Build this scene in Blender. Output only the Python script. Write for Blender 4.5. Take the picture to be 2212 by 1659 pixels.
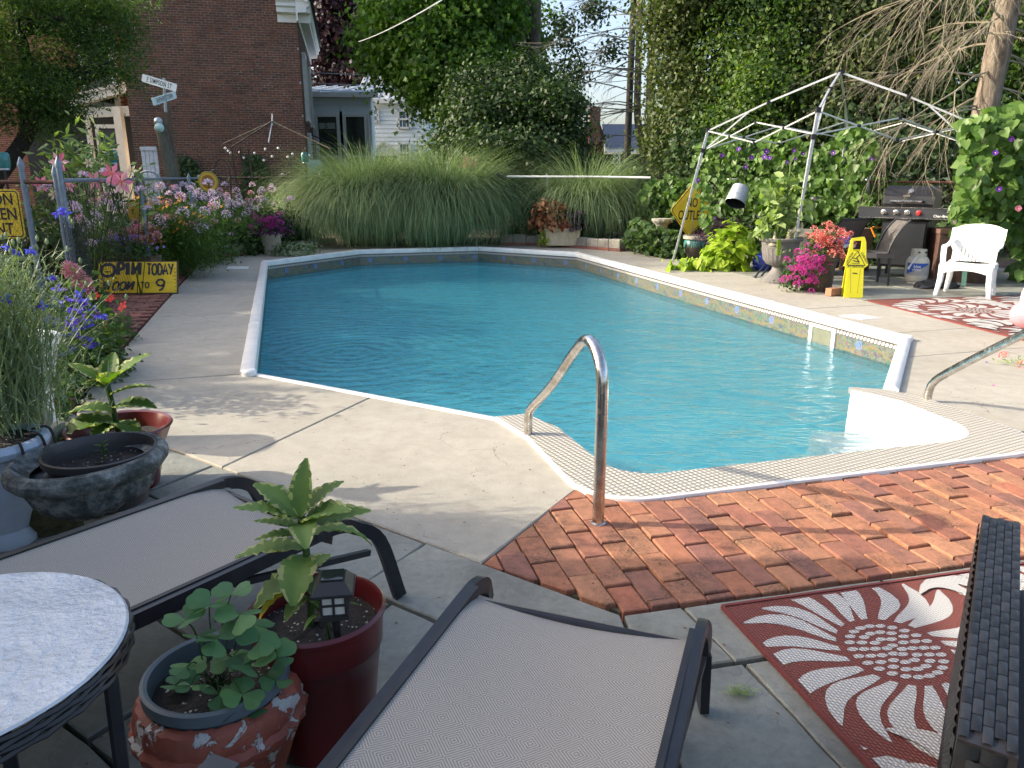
import bpy, bmesh, math, random
import numpy as np
from mathutils import Vector, Matrix, noise as mnoise

# ------------------------------------------------------------------ camera, sky, sun, exposure
for o in list(bpy.data.objects):
    bpy.data.objects.remove(o)
scene = bpy.context.scene
COL = scene.collection
R = math.radians
CH = 1.5                                   # eye height, metres
PITCH = math.atan(449.5 / 1632.0)
cam_d = bpy.data.cameras.new('camera')
cam = bpy.data.objects.new('camera', cam_d)
COL.objects.link(cam)
cam.location = (0, 0, CH)
cam.rotation_euler = (math.pi / 2 - PITCH, 0, 0)
cam_d.sensor_width = 36
cam_d.lens = 36 * 1632.0 / 2212.0
cam_d.clip_start = 0.05
cam_d.clip_end = 2000
scene.camera = cam

SUN_EL = 27.0
SUN_DIR = Vector((-math.cos(R(SUN_EL)), 0.06, math.sin(R(SUN_EL)))).normalized()   # towards the sun
world = bpy.data.worlds.new('World')
scene.world = world
world.use_nodes = True
wn = world.node_tree
sky = wn.nodes.new('ShaderNodeTexSky')
sky.sky_type = 'NISHITA'
sky.sun_disc = False
sky.sun_elevation = R(SUN_EL)
sky.sun_rotation = math.atan2(SUN_DIR.x, SUN_DIR.y)
sky.dust_density = 4.0
sky.air_density = 0.85
sky.ozone_density = 0.4
wn.nodes['Background'].inputs['Strength'].default_value = 0.15
wn.links.new(sky.outputs[0], wn.nodes['Background'].inputs['Color'])
sun_d = bpy.data.lights.new('sun', 'SUN')
sun_d.energy = 3.0
sun_d.angle = R(0.55)
sun_d.color = (1.0, 0.9, 0.74)
sun = bpy.data.objects.new('sun', sun_d)
sun.rotation_euler = (-SUN_DIR).to_track_quat('-Z', 'Y').to_euler()
COL.objects.link(sun)
scene.view_settings.view_transform = 'Standard'
scene.view_settings.look = 'None'
scene.view_settings.gamma = 1
scene.view_settings.exposure = 1.4

# ------------------------------------------------------------------ helpers
rnd = random.Random(7)
rng = np.random.default_rng(11)
PF = 1632.0; PCX = 1106.0; PCY = 829.5
def ray(u, v):
    dx = (u - PCX) / PF; dy = -(v - PCY) / PF
    return (dx, math.cos(PITCH) + dy * math.sin(PITCH), -math.sin(PITCH) + dy * math.cos(PITCH))
def g(u, v, z=0.0):                          # point of the plane at height z
    d = ray(u, v); t = (z - CH) / d[2]
    return Vector((t * d[0], t * d[1], z))
def dp(u, v, y):                             # point of the upright plane at distance y
    d = ray(u, v); t = y / d[1]
    return Vector((t * d[0], y, CH + t * d[2]))

WL = {}                                      # world origin of every root and part
def tag(o, label=None, cat=None, group=None, kind=None):
    if label: o['label'] = label
    if cat: o['category'] = cat
    if group: o['group'] = group
    if kind: o['kind'] = kind
    return o
def thing(name, label, cat, loc=(0, 0, 0), group=None, rz=0.0):
    o = bpy.data.objects.new(name, None)
    o.empty_display_size = 0.1
    COL.objects.link(o)
    o.location = loc
    o.rotation_euler = (0, 0, rz)
    WL[o.name] = Vector((0, 0, 0)) if rz else Vector(loc)
    return tag(o, label, cat, group)
def struct_root(name, loc=(0, 0, 0)):
    o = bpy.data.objects.new(name, None)
    COL.objects.link(o); o.location = loc; WL[o.name] = Vector(loc); o['kind'] = 'structure'
    return o
def link_mesh(name, me, mat=None, parent=None, loc=None):
    o = bpy.data.objects.new(name, me)
    COL.objects.link(o)
    if mat is not None and not me.materials:
        for m in (mat if isinstance(mat, (list, tuple)) else [mat]): me.materials.append(m)
    if parent is not None: o.parent = parent
    if loc is not None: o.location = loc
    WL[o.name] = Vector((0, 0, 0))
    return o

class MB:
    """collects geometry for one mesh object"""
    def __init__(s): s.v = []; s.f = []; s.m = []
    def add(s, vs, fs, mi=0):
        b = len(s.v); s.v.extend([tuple(x) for x in vs])
        for f in fs: s.f.append([b + i for i in f]); s.m.append(mi)
        return s
    def box(s, c, size, rz=0.0, mi=0, mat=None, taper=1.0):
        hx, hy, hz = size[0] / 2, size[1] / 2, size[2] / 2
        vs = []
        for k in (-1, 1):
            t = taper if k > 0 else 1.0
            for x, y in ((-1, -1), (1, -1), (1, 1), (-1, 1)):
                vs.append(Vector((x * hx * t, y * hy * t, k * hz)))
        M = mat if mat is not None else Matrix.Rotation(rz, 3, 'Z')
        vs = [M @ p + Vector(c) for p in vs]
        return s.add(vs, [(3, 2, 1, 0), (4, 5, 6, 7), (0, 1, 5, 4), (1, 2, 6, 5), (2, 3, 7, 6), (3, 0, 4, 7)], mi)
    def bar(s, a, b, w, h=None, mi=0, up=(0, 0, 1)):
        a = Vector(a); b = Vector(b); h = h or w
        d = (b - a); L = d.length; d.normalize()
        U = Vector(up)
        if abs(d.dot(U)) > 0.97: U = Vector((0, 1, 0))
        x = d.cross(U).normalized(); z = x.cross(d).normalized()
        M = Matrix((x, d, z)).transposed()
        return s.box((a + b) / 2, (w, L, h), mi=mi, mat=M)
    def tube(s, pts, r, n=8, mi=0, caps=True, closed=False):
        pts = [Vector(p) for p in pts]; N = len(pts)
        rs = r if isinstance(r, (list, tuple)) else [r] * N
        ref = None; rings = []
        for i in range(N):
            if closed: t = pts[(i + 1) % N] - pts[i - 1]
            else: t = pts[min(i + 1, N - 1)] - pts[max(i - 1, 0)]
            if t.length < 1e-9: t = Vector((0, 0, 1))
            t.normalize()
            if ref is None:
                ref = t.orthogonal().normalized()
            x = (ref - t * ref.dot(t))
            if x.length < 1e-6: x = t.orthogonal()
            x.normalize(); ref = x; y = t.cross(x)
            rings.append([pts[i] + (x * math.cos(2 * math.pi * k / n) + y * math.sin(2 * math.pi * k / n)) * rs[i] for k in range(n)])
        vs = [p for rg in rings for p in rg]; fs = []
        M = N if closed else N - 1
        for i in range(M):
            j = (i + 1) % N
            for k in range(n):
                fs.append((i * n + k, i * n + (k + 1) % n, j * n + (k + 1) % n, j * n + k))
        if caps and not closed:
            fs.append(tuple(range(n - 1, -1, -1))); fs.append(tuple((N - 1) * n + k for k in range(n)))
        return s.add(vs, fs, mi)
    def lathe(s, prof, c=(0, 0, 0), n=28, mi=0, flute=0, fa=0.0, cap0=True, cap1=True, tilt=None):
        vs = []; fs = []; c = Vector(c)
        for (r, z) in prof:
            for k in range(n):
                a = 2 * math.pi * k / n
                rr = r * (1 + (fa * math.cos(flute * a) if flute else 0))
                p = Vector((rr * math.cos(a), rr * math.sin(a), z))
                if tilt is not None: p = tilt @ p
                vs.append(p + c)
        for i in range(len(prof) - 1):
            for k in range(n):
                fs.append((i * n + k, i * n + (k + 1) % n, (i + 1) * n + (k + 1) % n, (i + 1) * n + k))
        if cap0: fs.append(tuple(range(n - 1, -1, -1)))
        if cap1: fs.append(tuple((len(prof) - 1) * n + k for k in range(n)))
        return s.add(vs, fs, mi)
    def ball(s, c, r, mi=0, n=8, m=6, sq=(1, 1, 1), mat=None):
        prof = [(max(1e-4, math.sin(math.pi * i / m)), -math.cos(math.pi * i / m)) for i in range(m + 1)]
        vs = []; fs = []
        for pr, z in prof:
            for k in range(n):
                a = 2 * math.pi * k / n
                p = Vector((pr * math.cos(a) * r * sq[0], pr * math.sin(a) * r * sq[1], z * r * sq[2]))
                if mat is not None: p = mat @ p
                vs.append(p + Vector(c))
        for i in range(m):
            for k in range(n):
                fs.append((i * n + k, i * n + (k + 1) % n, (i + 1) * n + (k + 1) % n, (i + 1) * n + k))
        return s.add(vs, fs, mi)
    def prism(s, poly, z0, z1, mi=0, bevel=0.0):
        """poly: list of (x, y) anticlockwise; solid from z0 to z1 with a chamfered top"""
        n = len(poly)
        if bevel:
            ins = inset(poly, bevel)
            vs = [(p[0], p[1], z0) for p in poly] + [(p[0], p[1], z1 - bevel) for p in poly] + [(p[0], p[1], z1) for p in ins]
            fs = [tuple(range(2 * n, 3 * n))]
            for l in (0, 1):
                for i in range(n):
                    j = (i + 1) % n; fs.append((l * n + i, l * n + j, (l + 1) * n + j, (l + 1) * n + i))
        else:
            vs = [(p[0], p[1], z0) for p in poly] + [(p[0], p[1], z1) for p in poly]
            fs = [tuple(range(n, 2 * n)), tuple(range(n - 1, -1, -1))]
            for i in range(n):
                j = (i + 1) % n; fs.append((i, j, n + j, n + i))
        return s.add(vs, fs, mi)
    def grid(s, P, mi=0, close=False):
        """P: rows of points"""
        nr = len(P); nc = len(P[0]); vs = [p for row in P for p in row]; fs = []
        for i in range(nr - 1):
            for k in range(nc - (0 if close else 1)):
                k2 = (k + 1) % nc
                fs.append((i * nc + k, i * nc + k2, (i + 1) * nc + k2, (i + 1) * nc + k))
        return s.add(vs, fs, mi)
    def mesh(s, name, shift=None, smooth=False):
        me = bpy.data.meshes.new(name)
        vs = s.v
        if shift is not None:
            vs = [(x - shift[0], y - shift[1], z - shift[2]) for x, y, z in vs]
        me.from_pydata(vs, [], s.f)
        if any(s.m): me.polygons.foreach_set('material_index', s.m)
        if smooth:
            me.polygons.foreach_set('use_smooth', [True] * len(me.polygons))
            if smooth != 'all':
                try: me.set_sharp_from_angle(angle=R(38))
                except Exception: pass
        me.update()
        return me
    def build(s, name, mat, parent=None, smooth=False, local=False, label=None):
        shift = None
        if parent is not None and not local:
            shift = WL.get(parent.name, Vector((0, 0, 0)))
        if parent is None and not local and s.v:
            a = np.array(s.v); lo = a.min(0); hi = a.max(0)
            shift = Vector(((lo[0] + hi[0]) / 2, (lo[1] + hi[1]) / 2, lo[2]))
        me = s.mesh(name, shift, smooth)
        o = link_mesh(name, me, mat, parent)
        if parent is None and shift is not None: o.location = shift
        WL[o.name] = (shift if shift is not None else Vector((0, 0, 0)))
        if label: o['label'] = label
        return o

def area2(poly): return sum(poly[i][0] * poly[(i + 1) % len(poly)][1] - poly[(i + 1) % len(poly)][0] * poly[i][1] for i in range(len(poly)))
def ccw(poly):
    poly = [(p[0], p[1]) for p in poly]
    return poly if area2(poly) > 0 else poly[::-1]
def inset(poly, d):
    n = len(poly); out = []
    for i in range(n):
        p0 = Vector(poly[i - 1][:2]); p1 = Vector(poly[i][:2]); p2 = Vector(poly[(i + 1) % n][:2])
        e1 = (p1 - p0); e2 = (p2 - p1)
        if e1.length < 1e-7 or e2.length < 1e-7: out.append((p1.x, p1.y)); continue
        e1.normalize(); e2.normalize()
        n1 = Vector((-e1.y, e1.x)); n2 = Vector((-e2.y, e2.x))
        b = n1 + n2
        if b.length < 1e-4: b = n1.copy()
        b.normalize(); k = min(2.2, 1 / max(0.2, b.dot(n1)))
        q = p1 + b * d * k; out.append((q.x, q.y))
    return out
def clip(poly, a, b):
    """keep what lies left of the line a->b"""
    out = []; n = len(poly)
    def side(p): return (b[0] - a[0]) * (p[1] - a[1]) - (b[1] - a[1]) * (p[0] - a[0])
    for i in range(n):
        p = poly[i]; q = poly[(i + 1) % n]; sp = side(p); sq = side(q)
        if sp >= 0: out.append(p)
        if (sp >= 0) != (sq >= 0):
            t = sp / (sp - sq); out.append((p[0] + (q[0] - p[0]) * t, p[1] + (q[1] - p[1]) * t))
    res = []
    for p in out:
        if not res or math.hypot(p[0] - res[-1][0], p[1] - res[-1][1]) > 1e-4: res.append(p)
    if len(res) > 1 and math.hypot(res[0][0] - res[-1][0], res[0][1] - res[-1][1]) < 1e-4: res.pop()
    return res if len(res) > 2 else []
def clip_to(poly, region):
    for i in range(len(region)):
        if not poly: return []
        poly = clip(poly, region[i], region[(i + 1) % len(region)])
    return poly
def inside(p, poly):
    c = False; n = len(poly)
    for i in range(n):
        a = poly[i]; b = poly[i - 1]
        if (a[1] > p[1]) != (b[1] > p[1]) and p[0] < (b[0] - a[0]) * (p[1] - a[1]) / (b[1] - a[1]) + a[0]: c = not c
    return c
def smooth_path(pts, k=6):
    pts = [Vector(p) for p in pts]; out = []
    P = [pts[0] * 2 - pts[1]] + pts + [pts[-1] * 2 - pts[-2]]
    for i in range(1, len(P) - 2):
        for j in range(k):
            t = j / k; a, b, c, d = P[i - 1], P[i], P[i + 1], P[i + 2]
            out.append(0.5 * ((2 * b) + (c - a) * t + (2 * a - 5 * b + 4 * c - d) * t * t + (3 * b - a - 3 * c + d) * t ** 3))
    out.append(pts[-1]); return out
def sheet(name, outer, holes, z, mat, kind='structure'):
    bm = bmesh.new(); es = []
    for lp in [outer] + holes:
        vs = [bm.verts.new((p[0], p[1], z)) for p in lp]
        for i in range(len(vs)): es.append(bm.edges.new((vs[i], vs[(i + 1) % len(vs)])))
    bmesh.ops.triangle_fill(bm, use_beauty=True, use_dissolve=False, edges=es)
    for f in bm.faces:
        if f.normal.z < 0: f.normal_flip()
    me = bpy.data.meshes.new(name); bm.to_mesh(me); bm.free()
    o = link_mesh(name, me, mat)
    if kind: o['kind'] = kind
    return o

# ------------------------------------------------------------------ materials
def mat_new(name):
    m = bpy.data.materials.new(name); m.use_nodes = True
    nt = m.node_tree; b = nt.nodes['Principled BSDF']
    return m, nt, b
def nd(nt, t, **kw):
    n = nt.nodes.new(t)
    for k, v in kw.items():
        if k in n.inputs.keys() if hasattr(n.inputs, 'keys') else False: n.inputs[k].default_value = v
        else: setattr(n, k, v)
    return n
def ramp(nt, fac, stops):
    r = nt.nodes.new('ShaderNodeValToRGB'); e = r.color_ramp.elements
    while len(e) < len(stops): e.new(0.5)
    for i, (p, c) in enumerate(stops):
        e[i].position = p; e[i].color = (*c, 1) if len(c) == 3 else c
    nt.links.new(fac, r.inputs[0]); return r.outputs[0]
def noise(nt, scale, detail=4, rough=0.55, vec=None, dist=0.0):
    n = nt.nodes.new('ShaderNodeTexNoise'); n.inputs['Scale'].default_value = scale
    n.inputs['Detail'].default_value = detail; n.inputs['Roughness'].default_value = rough
    n.inputs['Distortion'].default_value = dist
    if vec is not None: nt.links.new(vec, n.inputs['Vector'])
    return n.outputs['Fac']
def objcoord(nt, which='Object'):
    return nt.nodes.new('ShaderNodeTexCoord').outputs[which]
def geo_pos(nt): return nt.nodes.new('ShaderNodeNewGeometry').outputs['Position']
def mixc(nt, fac, a, b, mode='MIX'):
    n = nt.nodes.new('ShaderNodeMix'); n.data_type = 'RGBA'; n.blend_type = mode
    for s, i in ((fac, 0), (a, 6), (b, 7)):
        if hasattr(s, 'is_linked') or hasattr(s, 'links'): nt.links.new(s, n.inputs[i])
        else: n.inputs[i].default_value = s if i == 0 else (*s, 1)
    return n.outputs[2]
def math_(nt, op, a, b=None, c=None):
    n = nt.nodes.new('ShaderNodeMath'); n.operation = op
    for i, s in enumerate((a, b, c)):
        if s is None: continue
        if isinstance(s, (int, float)): n.inputs[i].default_value = s
        else: nt.links.new(s, n.inputs[i])
    return n.outputs[0]
def bump(nt, b, h, strength=0.3, dist=0.01, sock='Normal'):
    n = nt.nodes.new('ShaderNodeBump'); n.inputs['Strength'].default_value = strength
    n.inputs['Distance'].default_value = dist; nt.links.new(h, n.inputs['Height'])
    nt.links.new(n.outputs[0], b.inputs[sock]); return n
def island(nt):
    """random number per loose piece and per object"""
    gi = nt.nodes.new('ShaderNodeNewGeometry').outputs['Random Per Island']
    oi = nt.nodes.new('ShaderNodeObjectInfo').outputs['Random']
    return math_(nt, 'FRACT', math_(nt, 'ADD', gi, math_(nt, 'MULTIPLY', oi, 3.7)))

def simple(name, col, rough=0.6, metal=0.0, var=0.12, scale=12, bmp=0.0, coat=0.0, bscale=None, spec=None):
    m, nt, b = mat_new(name)
    p = objcoord(nt)
    lo = tuple(c * (1 - var) for c in col); hi = tuple(min(1, c * (1 + var)) for c in col)
    f = noise(nt, scale, 5, 0.6, p)
    nt.links.new(ramp(nt, f, [(0.3, lo), (0.7, hi)]), b.inputs['Base Color'])
    b.inputs['Roughness'].default_value = rough; b.inputs['Metallic'].default_value = metal
    if coat: b.inputs['Coat Weight'].default_value = coat
    if spec is not None: b.inputs['Specular IOR Level'].default_value = spec
    if bmp: bump(nt, b, noise(nt, bscale or scale * 6, 4, 0.6, p), bmp, 0.01)
    return m

def foliage(name, cols, rough=0.55, trans=0.35, tcol=None, nscale=0.6, veins=False):
    """leaf colour varies leaf by leaf and slowly through the crown; light passes through the blade"""
    m, nt, b = mat_new(name)
    r = island(nt)
    n = noise(nt, nscale, 3, 0.6, geo_pos(nt))
    f = math_(nt, 'ADD', math_(nt, 'MULTIPLY', r, 0.6), math_(nt, 'MULTIPLY', n, 0.5))
    k = len(cols); c = ramp(nt, f, [(0.12 + 0.8 * i / max(1, k - 1), cc) for i, cc in enumerate(cols)])
    nt.links.new(c, b.inputs['Base Color'])
    b.inputs['Roughness'].default_value = rough
    b.inputs['Specular IOR Level'].default_value = 0.28
    tr = nt.nodes.new('ShaderNodeBsdfTranslucent')
    tc = mixc(nt, 1.0, c, tcol or (1.5, 1.7, 0.5), 'MULTIPLY')
    nt.links.new(tc, tr.inputs['Color'])
    mx = nt.nodes.new('ShaderNodeMixShader'); mx.inputs[0].default_value = trans
    nt.links.new(b.outputs[0], mx.inputs[1]); nt.links.new(tr.outputs[0], mx.inputs[2])
    nt.links.new(mx.outputs[0], nt.nodes['Material Output'].inputs['Surface'])
    return m

M = {}
# concrete of the pool deck
m, nt, b = mat_new('concrete'); p = geo_pos(nt)
f1 = noise(nt, 0.9, 5, 0.6, p); f2 = noise(nt, 160, 3, 0.6, p); f3 = noise(nt, 9, 6, 0.7, p)
c = ramp(nt, f1, [(0.25, (0.315, 0.292, 0.238)), (0.5, (0.37, 0.345, 0.287)), (0.75, (0.42, 0.39, 0.33))])
c = mixc(nt, 0.5, c, ramp(nt, f2, [(0.3, (0.62, 0.61, 0.6)), (0.55, (1, 1, 1)), (0.72, (1.25, 1.22, 1.15))]), 'MULTIPLY')
c = mixc(nt, 0.5, c, ramp(nt, f3, [(0.3, (0.7, 0.68, 0.65)), (0.6, (1.05, 1.05, 1.05))]), 'MULTIPLY')
spk = ramp(nt, noise(nt, 55, 2, 0.5, p), [(0.70, (1, 1, 1)), (0.74, (0.5, 0.46, 0.4))]); c = mixc(nt, 1.0, c, spk, 'MULTIPLY')
vc = nt.nodes.new('ShaderNodeTexVoronoi'); vc.feature = 'DISTANCE_TO_EDGE'; vc.inputs['Scale'].default_value = 0.55; vd = nt.nodes.new('ShaderNodeVectorMath'); vd.operation = 'ADD'; nt.links.new(p, vd.inputs[0]); vn = nt.nodes.new('ShaderNodeTexNoise'); vn.inputs['Scale'].default_value = 2.2; vn.inputs['Detail'].default_value = 6; nt.links.new(p, vn.inputs['Vector']); nt.links.new(vn.outputs['Color'], vd.inputs[1]); nt.links.new(vd.outputs[0], vc.inputs['Vector'])
c = mixc(nt, math_(nt, 'MULTIPLY', math_(nt, 'LESS_THAN', vc.outputs['Distance'], 0.0014), math_(nt, 'GREATER_THAN', f1, 0.5)), c, (0.16, 0.14, 0.12))
nt.links.new(c, b.inputs['Base Color']); b.inputs['Roughness'].default_value = 0.85
bump(nt, b, f2, 0.35, 0.004); M['concrete'] = m
# flagstone
m, nt, b = mat_new('flagstone'); p = geo_pos(nt); r = island(nt)
f1 = noise(nt, 2.2, 6, 0.62, p, 0.6); f2 = noise(nt, 30, 6, 0.7, p, 0.5)
c = ramp(nt, f1, [(0.25, (0.13, 0.13, 0.11)), (0.45, (0.21, 0.215, 0.19)), (0.6, (0.25, 0.26, 0.235)), (0.8, (0.25, 0.22, 0.16))])
c = mixc(nt, 0.55, c, ramp(nt, r, [(0.0, (0.72, 0.78, 0.78)), (0.5, (1, 0.98, 0.92)), (1.0, (1.15, 1.08, 0.95))]), 'MULTIPLY')
c = mixc(nt, 0.5, c, ramp(nt, f2, [(0.3, (0.6, 0.6, 0.6)), (0.6, (1.1, 1.1, 1.1))]), 'MULTIPLY')
nt.links.new(c, b.inputs['Base Color']); nt.links.new(ramp(nt, f1, [(0.3, (0.45, 0.45, 0.45)), (0.6, (0.7, 0.7, 0.7))]), b.inputs['Roughness'])
vor = nt.nodes.new('ShaderNodeTexVoronoi'); vor.feature = 'DISTANCE_TO_EDGE'; vor.inputs['Scale'].default_value = 2.6
wp = nt.nodes.new('ShaderNodeVectorMath'); wp.operation = 'ADD'; nt.links.new(p, wp.inputs[0])
nn = nt.nodes.new('ShaderNodeTexNoise'); nn.inputs['Scale'].default_value = 4; nn.inputs['Detail'].default_value = 5
nt.links.new(p, nn.inputs['Vector']); nt.links.new(nn.outputs['Color'], wp.inputs[1]); nt.links.new(wp.outputs[0], vor.inputs['Vector'])
hh = math_(nt, 'ADD', math_(nt, 'MULTIPLY', noise(nt, 5, 8, 0.65, p, 1.2), 1.0), math_(nt, 'MULTIPLY', math_(nt, 'MINIMUM', vor.outputs['Distance'], 0.02), 6))
bump(nt, b, hh, 0.7, 0.012); M['flagstone'] = m
# paving bricks
def brickmat(name, cols, dirt=(0.03, 0.028, 0.02), mossy=0.5, sc=1.0):
    m, nt, b = mat_new(name); p = geo_pos(nt); r = island(nt)
    k = len(cols); c = ramp(nt, r, [(i / (k - 1), cc) for i, cc in enumerate(cols)])
    f = noise(nt, 26 * sc, 6, 0.7, p); f2 = noise(nt, 5 * sc, 5, 0.7, p); f3 = noise(nt, 110 * sc, 3, 0.6, p)
    c = mixc(nt, 0.5, c, ramp(nt, f, [(0.3, (0.5, 0.48, 0.45)), (0.6, (1.15, 1.12, 1.05))]), 'MULTIPLY')
    ff = math_(nt, 'MULTIPLY', ramp(nt, f2, [(0.45, (0, 0, 0)), (0.68, (1, 1, 1))]), ramp(nt, f3, [(0.42, (1, 1, 1)), (0.62, (0.1, 0.1, 0.1))]))
    c = mixc(nt, math_(nt, 'MULTIPLY', ff, mossy), c, dirt)
    nt.links.new(c, b.inputs['Base Color']); b.inputs['Roughness'].default_value = 0.88
    bump(nt, b, math_(nt, 'ADD', f, math_(nt, 'MULTIPLY', f3, 0.5)), 0.6, 0.006)
    return m
M['paver'] = brickmat('paving_brick', [(0.32, 0.12, 0.07), (0.41, 0.18, 0.095), (0.26, 0.105, 0.072), (0.43, 0.20, 0.11), (0.35, 0.16, 0.09), (0.24, 0.105, 0.08), (0.41, 0.145, 0.08)], mossy=0.85)
M['path_brick'] = brickmat('path_brick', [(0.23, 0.09, 0.07), (0.30, 0.13, 0.09), (0.19, 0.085, 0.075), (0.33, 0.12, 0.08)], mossy=0.5)
M['house_brick'] = brickmat('house_brick', [(0.13, 0.052, 0.033), (0.17, 0.066, 0.041), (0.10, 0.045, 0.031), (0.20, 0.076, 0.046), (0.07, 0.036, 0.028)], mossy=0.75, sc=0.3)
M['mortar'] = simple('mortar', (0.42, 0.36, 0.31), 0.95, var=0.3, scale=3)
M['block'] = brickmat('border_stone', [(0.26, 0.25, 0.22), (0.34, 0.32, 0.27), (0.22, 0.21, 0.19)], mossy=0.6, sc=0.8)
# soil with perlite
m, nt, b = mat_new('potting_soil'); p = geo_pos(nt)
f = noise(nt, 60, 5, 0.7, p)
c = ramp(nt, f, [(0.3, (0.008, 0.006, 0.005)), (0.7, (0.035, 0.025, 0.02))])
vor = nt.nodes.new('ShaderNodeTexVoronoi'); vor.inputs['Scale'].default_value = 95; nt.links.new(p, vor.inputs['Vector'])
wm = math_(nt, 'MULTIPLY', math_(nt, 'LESS_THAN', vor.outputs['Distance'], 0.36), math_(nt, 'GREATER_THAN', nt.nodes.new('ShaderNodeSeparateColor').outputs[0], 2))
sc_ = nt.nodes.new('ShaderNodeSeparateColor'); nt.links.new(vor.outputs['Color'], sc_.inputs[0])
wm = math_(nt, 'MULTIPLY', math_(nt, 'LESS_THAN', vor.outputs['Distance'], 0.34), math_(nt, 'GREATER_THAN', sc_.outputs[0], 0.86))
c = mixc(nt, wm, c, (0.55, 0.53, 0.48)); nt.links.new(c, b.inputs['Base Color']); b.inputs['Roughness'].default_value = 0.75
bump(nt, b, f, 1.0, 0.02); M['soil'] = m
M['earth'] = simple('earth', (0.06, 0.045, 0.03), 0.95, var=0.5, scale=8, bmp=0.6)
# lawn / far ground
m, nt, b = mat_new('grass_ground'); p = geo_pos(nt)
c = ramp(nt, noise(nt, 3, 8, 0.7, p), [(0.3, (0.025, 0.04, 0.012)), (0.6, (0.05, 0.08, 0.02)), (0.8, (0.09, 0.08, 0.04))])
nt.links.new(c, b.inputs['Base Color']); b.inputs['Roughness'].default_value = 0.95
bump(nt, b, noise(nt, 40, 6, 0.7, p), 0.8, 0.05); M['ground'] = m
M['white_plastic'] = simple('white_plastic', (0.80, 0.80, 0.77), 0.35, var=0.05, scale=5)
M['white_coping'] = simple('white_coping', (0.70, 0.70, 0.67), 0.4, var=0.10, scale=6)
M['white_paint'] = simple('white_paint', (0.68, 0.68, 0.66), 0.6, var=0.1, scale=4)
M['cream_paint'] = simple('cream_paint', (0.64, 0.57, 0.48), 0.6, var=0.1, scale=4)
M['black_metal'] = simple('black_metal', (0.022, 0.024, 0.03), 0.38, 0.2, var=0.2, scale=20)
M['black_plastic'] = simple('black_plastic', (0.02, 0.02, 0.021), 0.45, var=0.3, scale=14)
M['dark_glass'] = simple('dark_glass', (0.02, 0.024, 0.026), 0.06, var=0.4, scale=1.2)
M['galv'] = simple('galvanised_metal', (0.42, 0.45, 0.48), 0.5, 0.6, var=0.25, scale=30, bmp=0.1)
M['fence_paint'] = simple('fence_paint', (0.19, 0.23, 0.28), 0.5, 0.3, var=0.2, scale=25)
M['rust'] = simple('rust', (0.11, 0.05, 0.033), 0.85, 0.2, var=0.5, scale=25)
M['canopy_steel'] = simple('canopy_steel', (0.55, 0.56, 0.56), 0.38, 0.5, var=0.15, scale=18)
m, nt, b = mat_new('stainless'); b.inputs['Metallic'].default_value = 1; b.inputs['Base Color'].default_value = (0.62, 0.60, 0.57, 1)
p = objcoord(nt); nt.links.new(ramp(nt, noise(nt, 30, 6, 0.7, p), [(0.3, (0.12, 0.12, 0.12)), (0.7, (0.34, 0.34, 0.34))]), b.inputs['Roughness'])
nt.links.new(ramp(nt, noise(nt, 14, 6, 0.7, p), [(0.35, (0.42, 0.38, 0.33)), (0.65, (0.72, 0.71, 0.69))]), b.inputs['Base Color']); M['steel'] = m
# bark
def bark(name, a, bcol, sc=6):
    m, nt, b = mat_new(name); p = geo_pos(nt)
    mp = nt.nodes.new('ShaderNodeMapping'); mp.inputs['Scale'].default_value = (1, 1, 0.25); nt.links.new(p, mp.inputs[0])
    f = noise(nt, sc, 8, 0.7, mp.outputs[0], 0.8)
    nt.links.new(ramp(nt, f, [(0.35, a), (0.65, bcol)]), b.inputs['Base Color']); b.inputs['Roughness'].default_value = 0.95
    bump(nt, b, f, 1.0, 0.05); return m
M['bark'] = bark('bark_grey_brown', (0.05, 0.04, 0.03), (0.20, 0.165, 0.125))
M['bark_dark'] = bark('bark_dark', (0.015, 0.013, 0.01), (0.06, 0.05, 0.04))
M['bark_pale'] = bark('bark_spruce', (0.09, 0.07, 0.05), (0.30, 0.245, 0.19), 9)
M['twig'] = simple('dry_twig', (0.30, 0.26, 0.18), 0.9, var=0.3, scale=5)
M['post_wood'] = bark('weathered_post', (0.07, 0.065, 0.045), (0.20, 0.18, 0.135), 12)
M['wood_red'] = simple('old_timber', (0.12, 0.075, 0.05), 0.85, var=0.4, scale=14, bmp=0.4)
# foliage
M['leaf_maple'] = foliage('maple_leaves', [(0.025, 0.06, 0.012), (0.055, 0.12, 0.018), (0.10, 0.19, 0.03), (0.16, 0.26, 0.045)], trans=.42)
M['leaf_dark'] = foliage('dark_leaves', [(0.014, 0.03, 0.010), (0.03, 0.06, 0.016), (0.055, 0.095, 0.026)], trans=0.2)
M['leaf_olive'] = foliage('hedge_leaves', [(0.018, 0.033, 0.010), (0.042, 0.065, 0.018), (0.085, 0.115, 0.034), (0.14, 0.16, 0.06)], trans=0.28)
M['leaf_purple'] = foliage('purple_maple_leaves', [(0.010, 0.006, 0.010), (0.025, 0.012, 0.020), (0.05, 0.022, 0.032)], trans=0.15, tcol=(1.5, 0.6, 0.6))
M['leaf_locust'] = foliage('locust_leaves', [(0.016, 0.045, 0.014), (0.04, 0.085, 0.022), (0.08, 0.14, 0.03), (0.14, 0.19, 0.045)], trans=0.4)
M['leaf_vine'] = foliage('vine_leaves', [(0.035, 0.085, 0.016), (0.08, 0.155, 0.028), (0.15, 0.24, 0.06)], trans=0.33, rough=0.4, nscale=1.5)
M['leaf_lime'] = foliage('lime_leaves', [(0.16, 0.26, 0.02), (0.26, 0.36, 0.025), (0.34, 0.44, 0.04)], trans=0.35)
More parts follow.
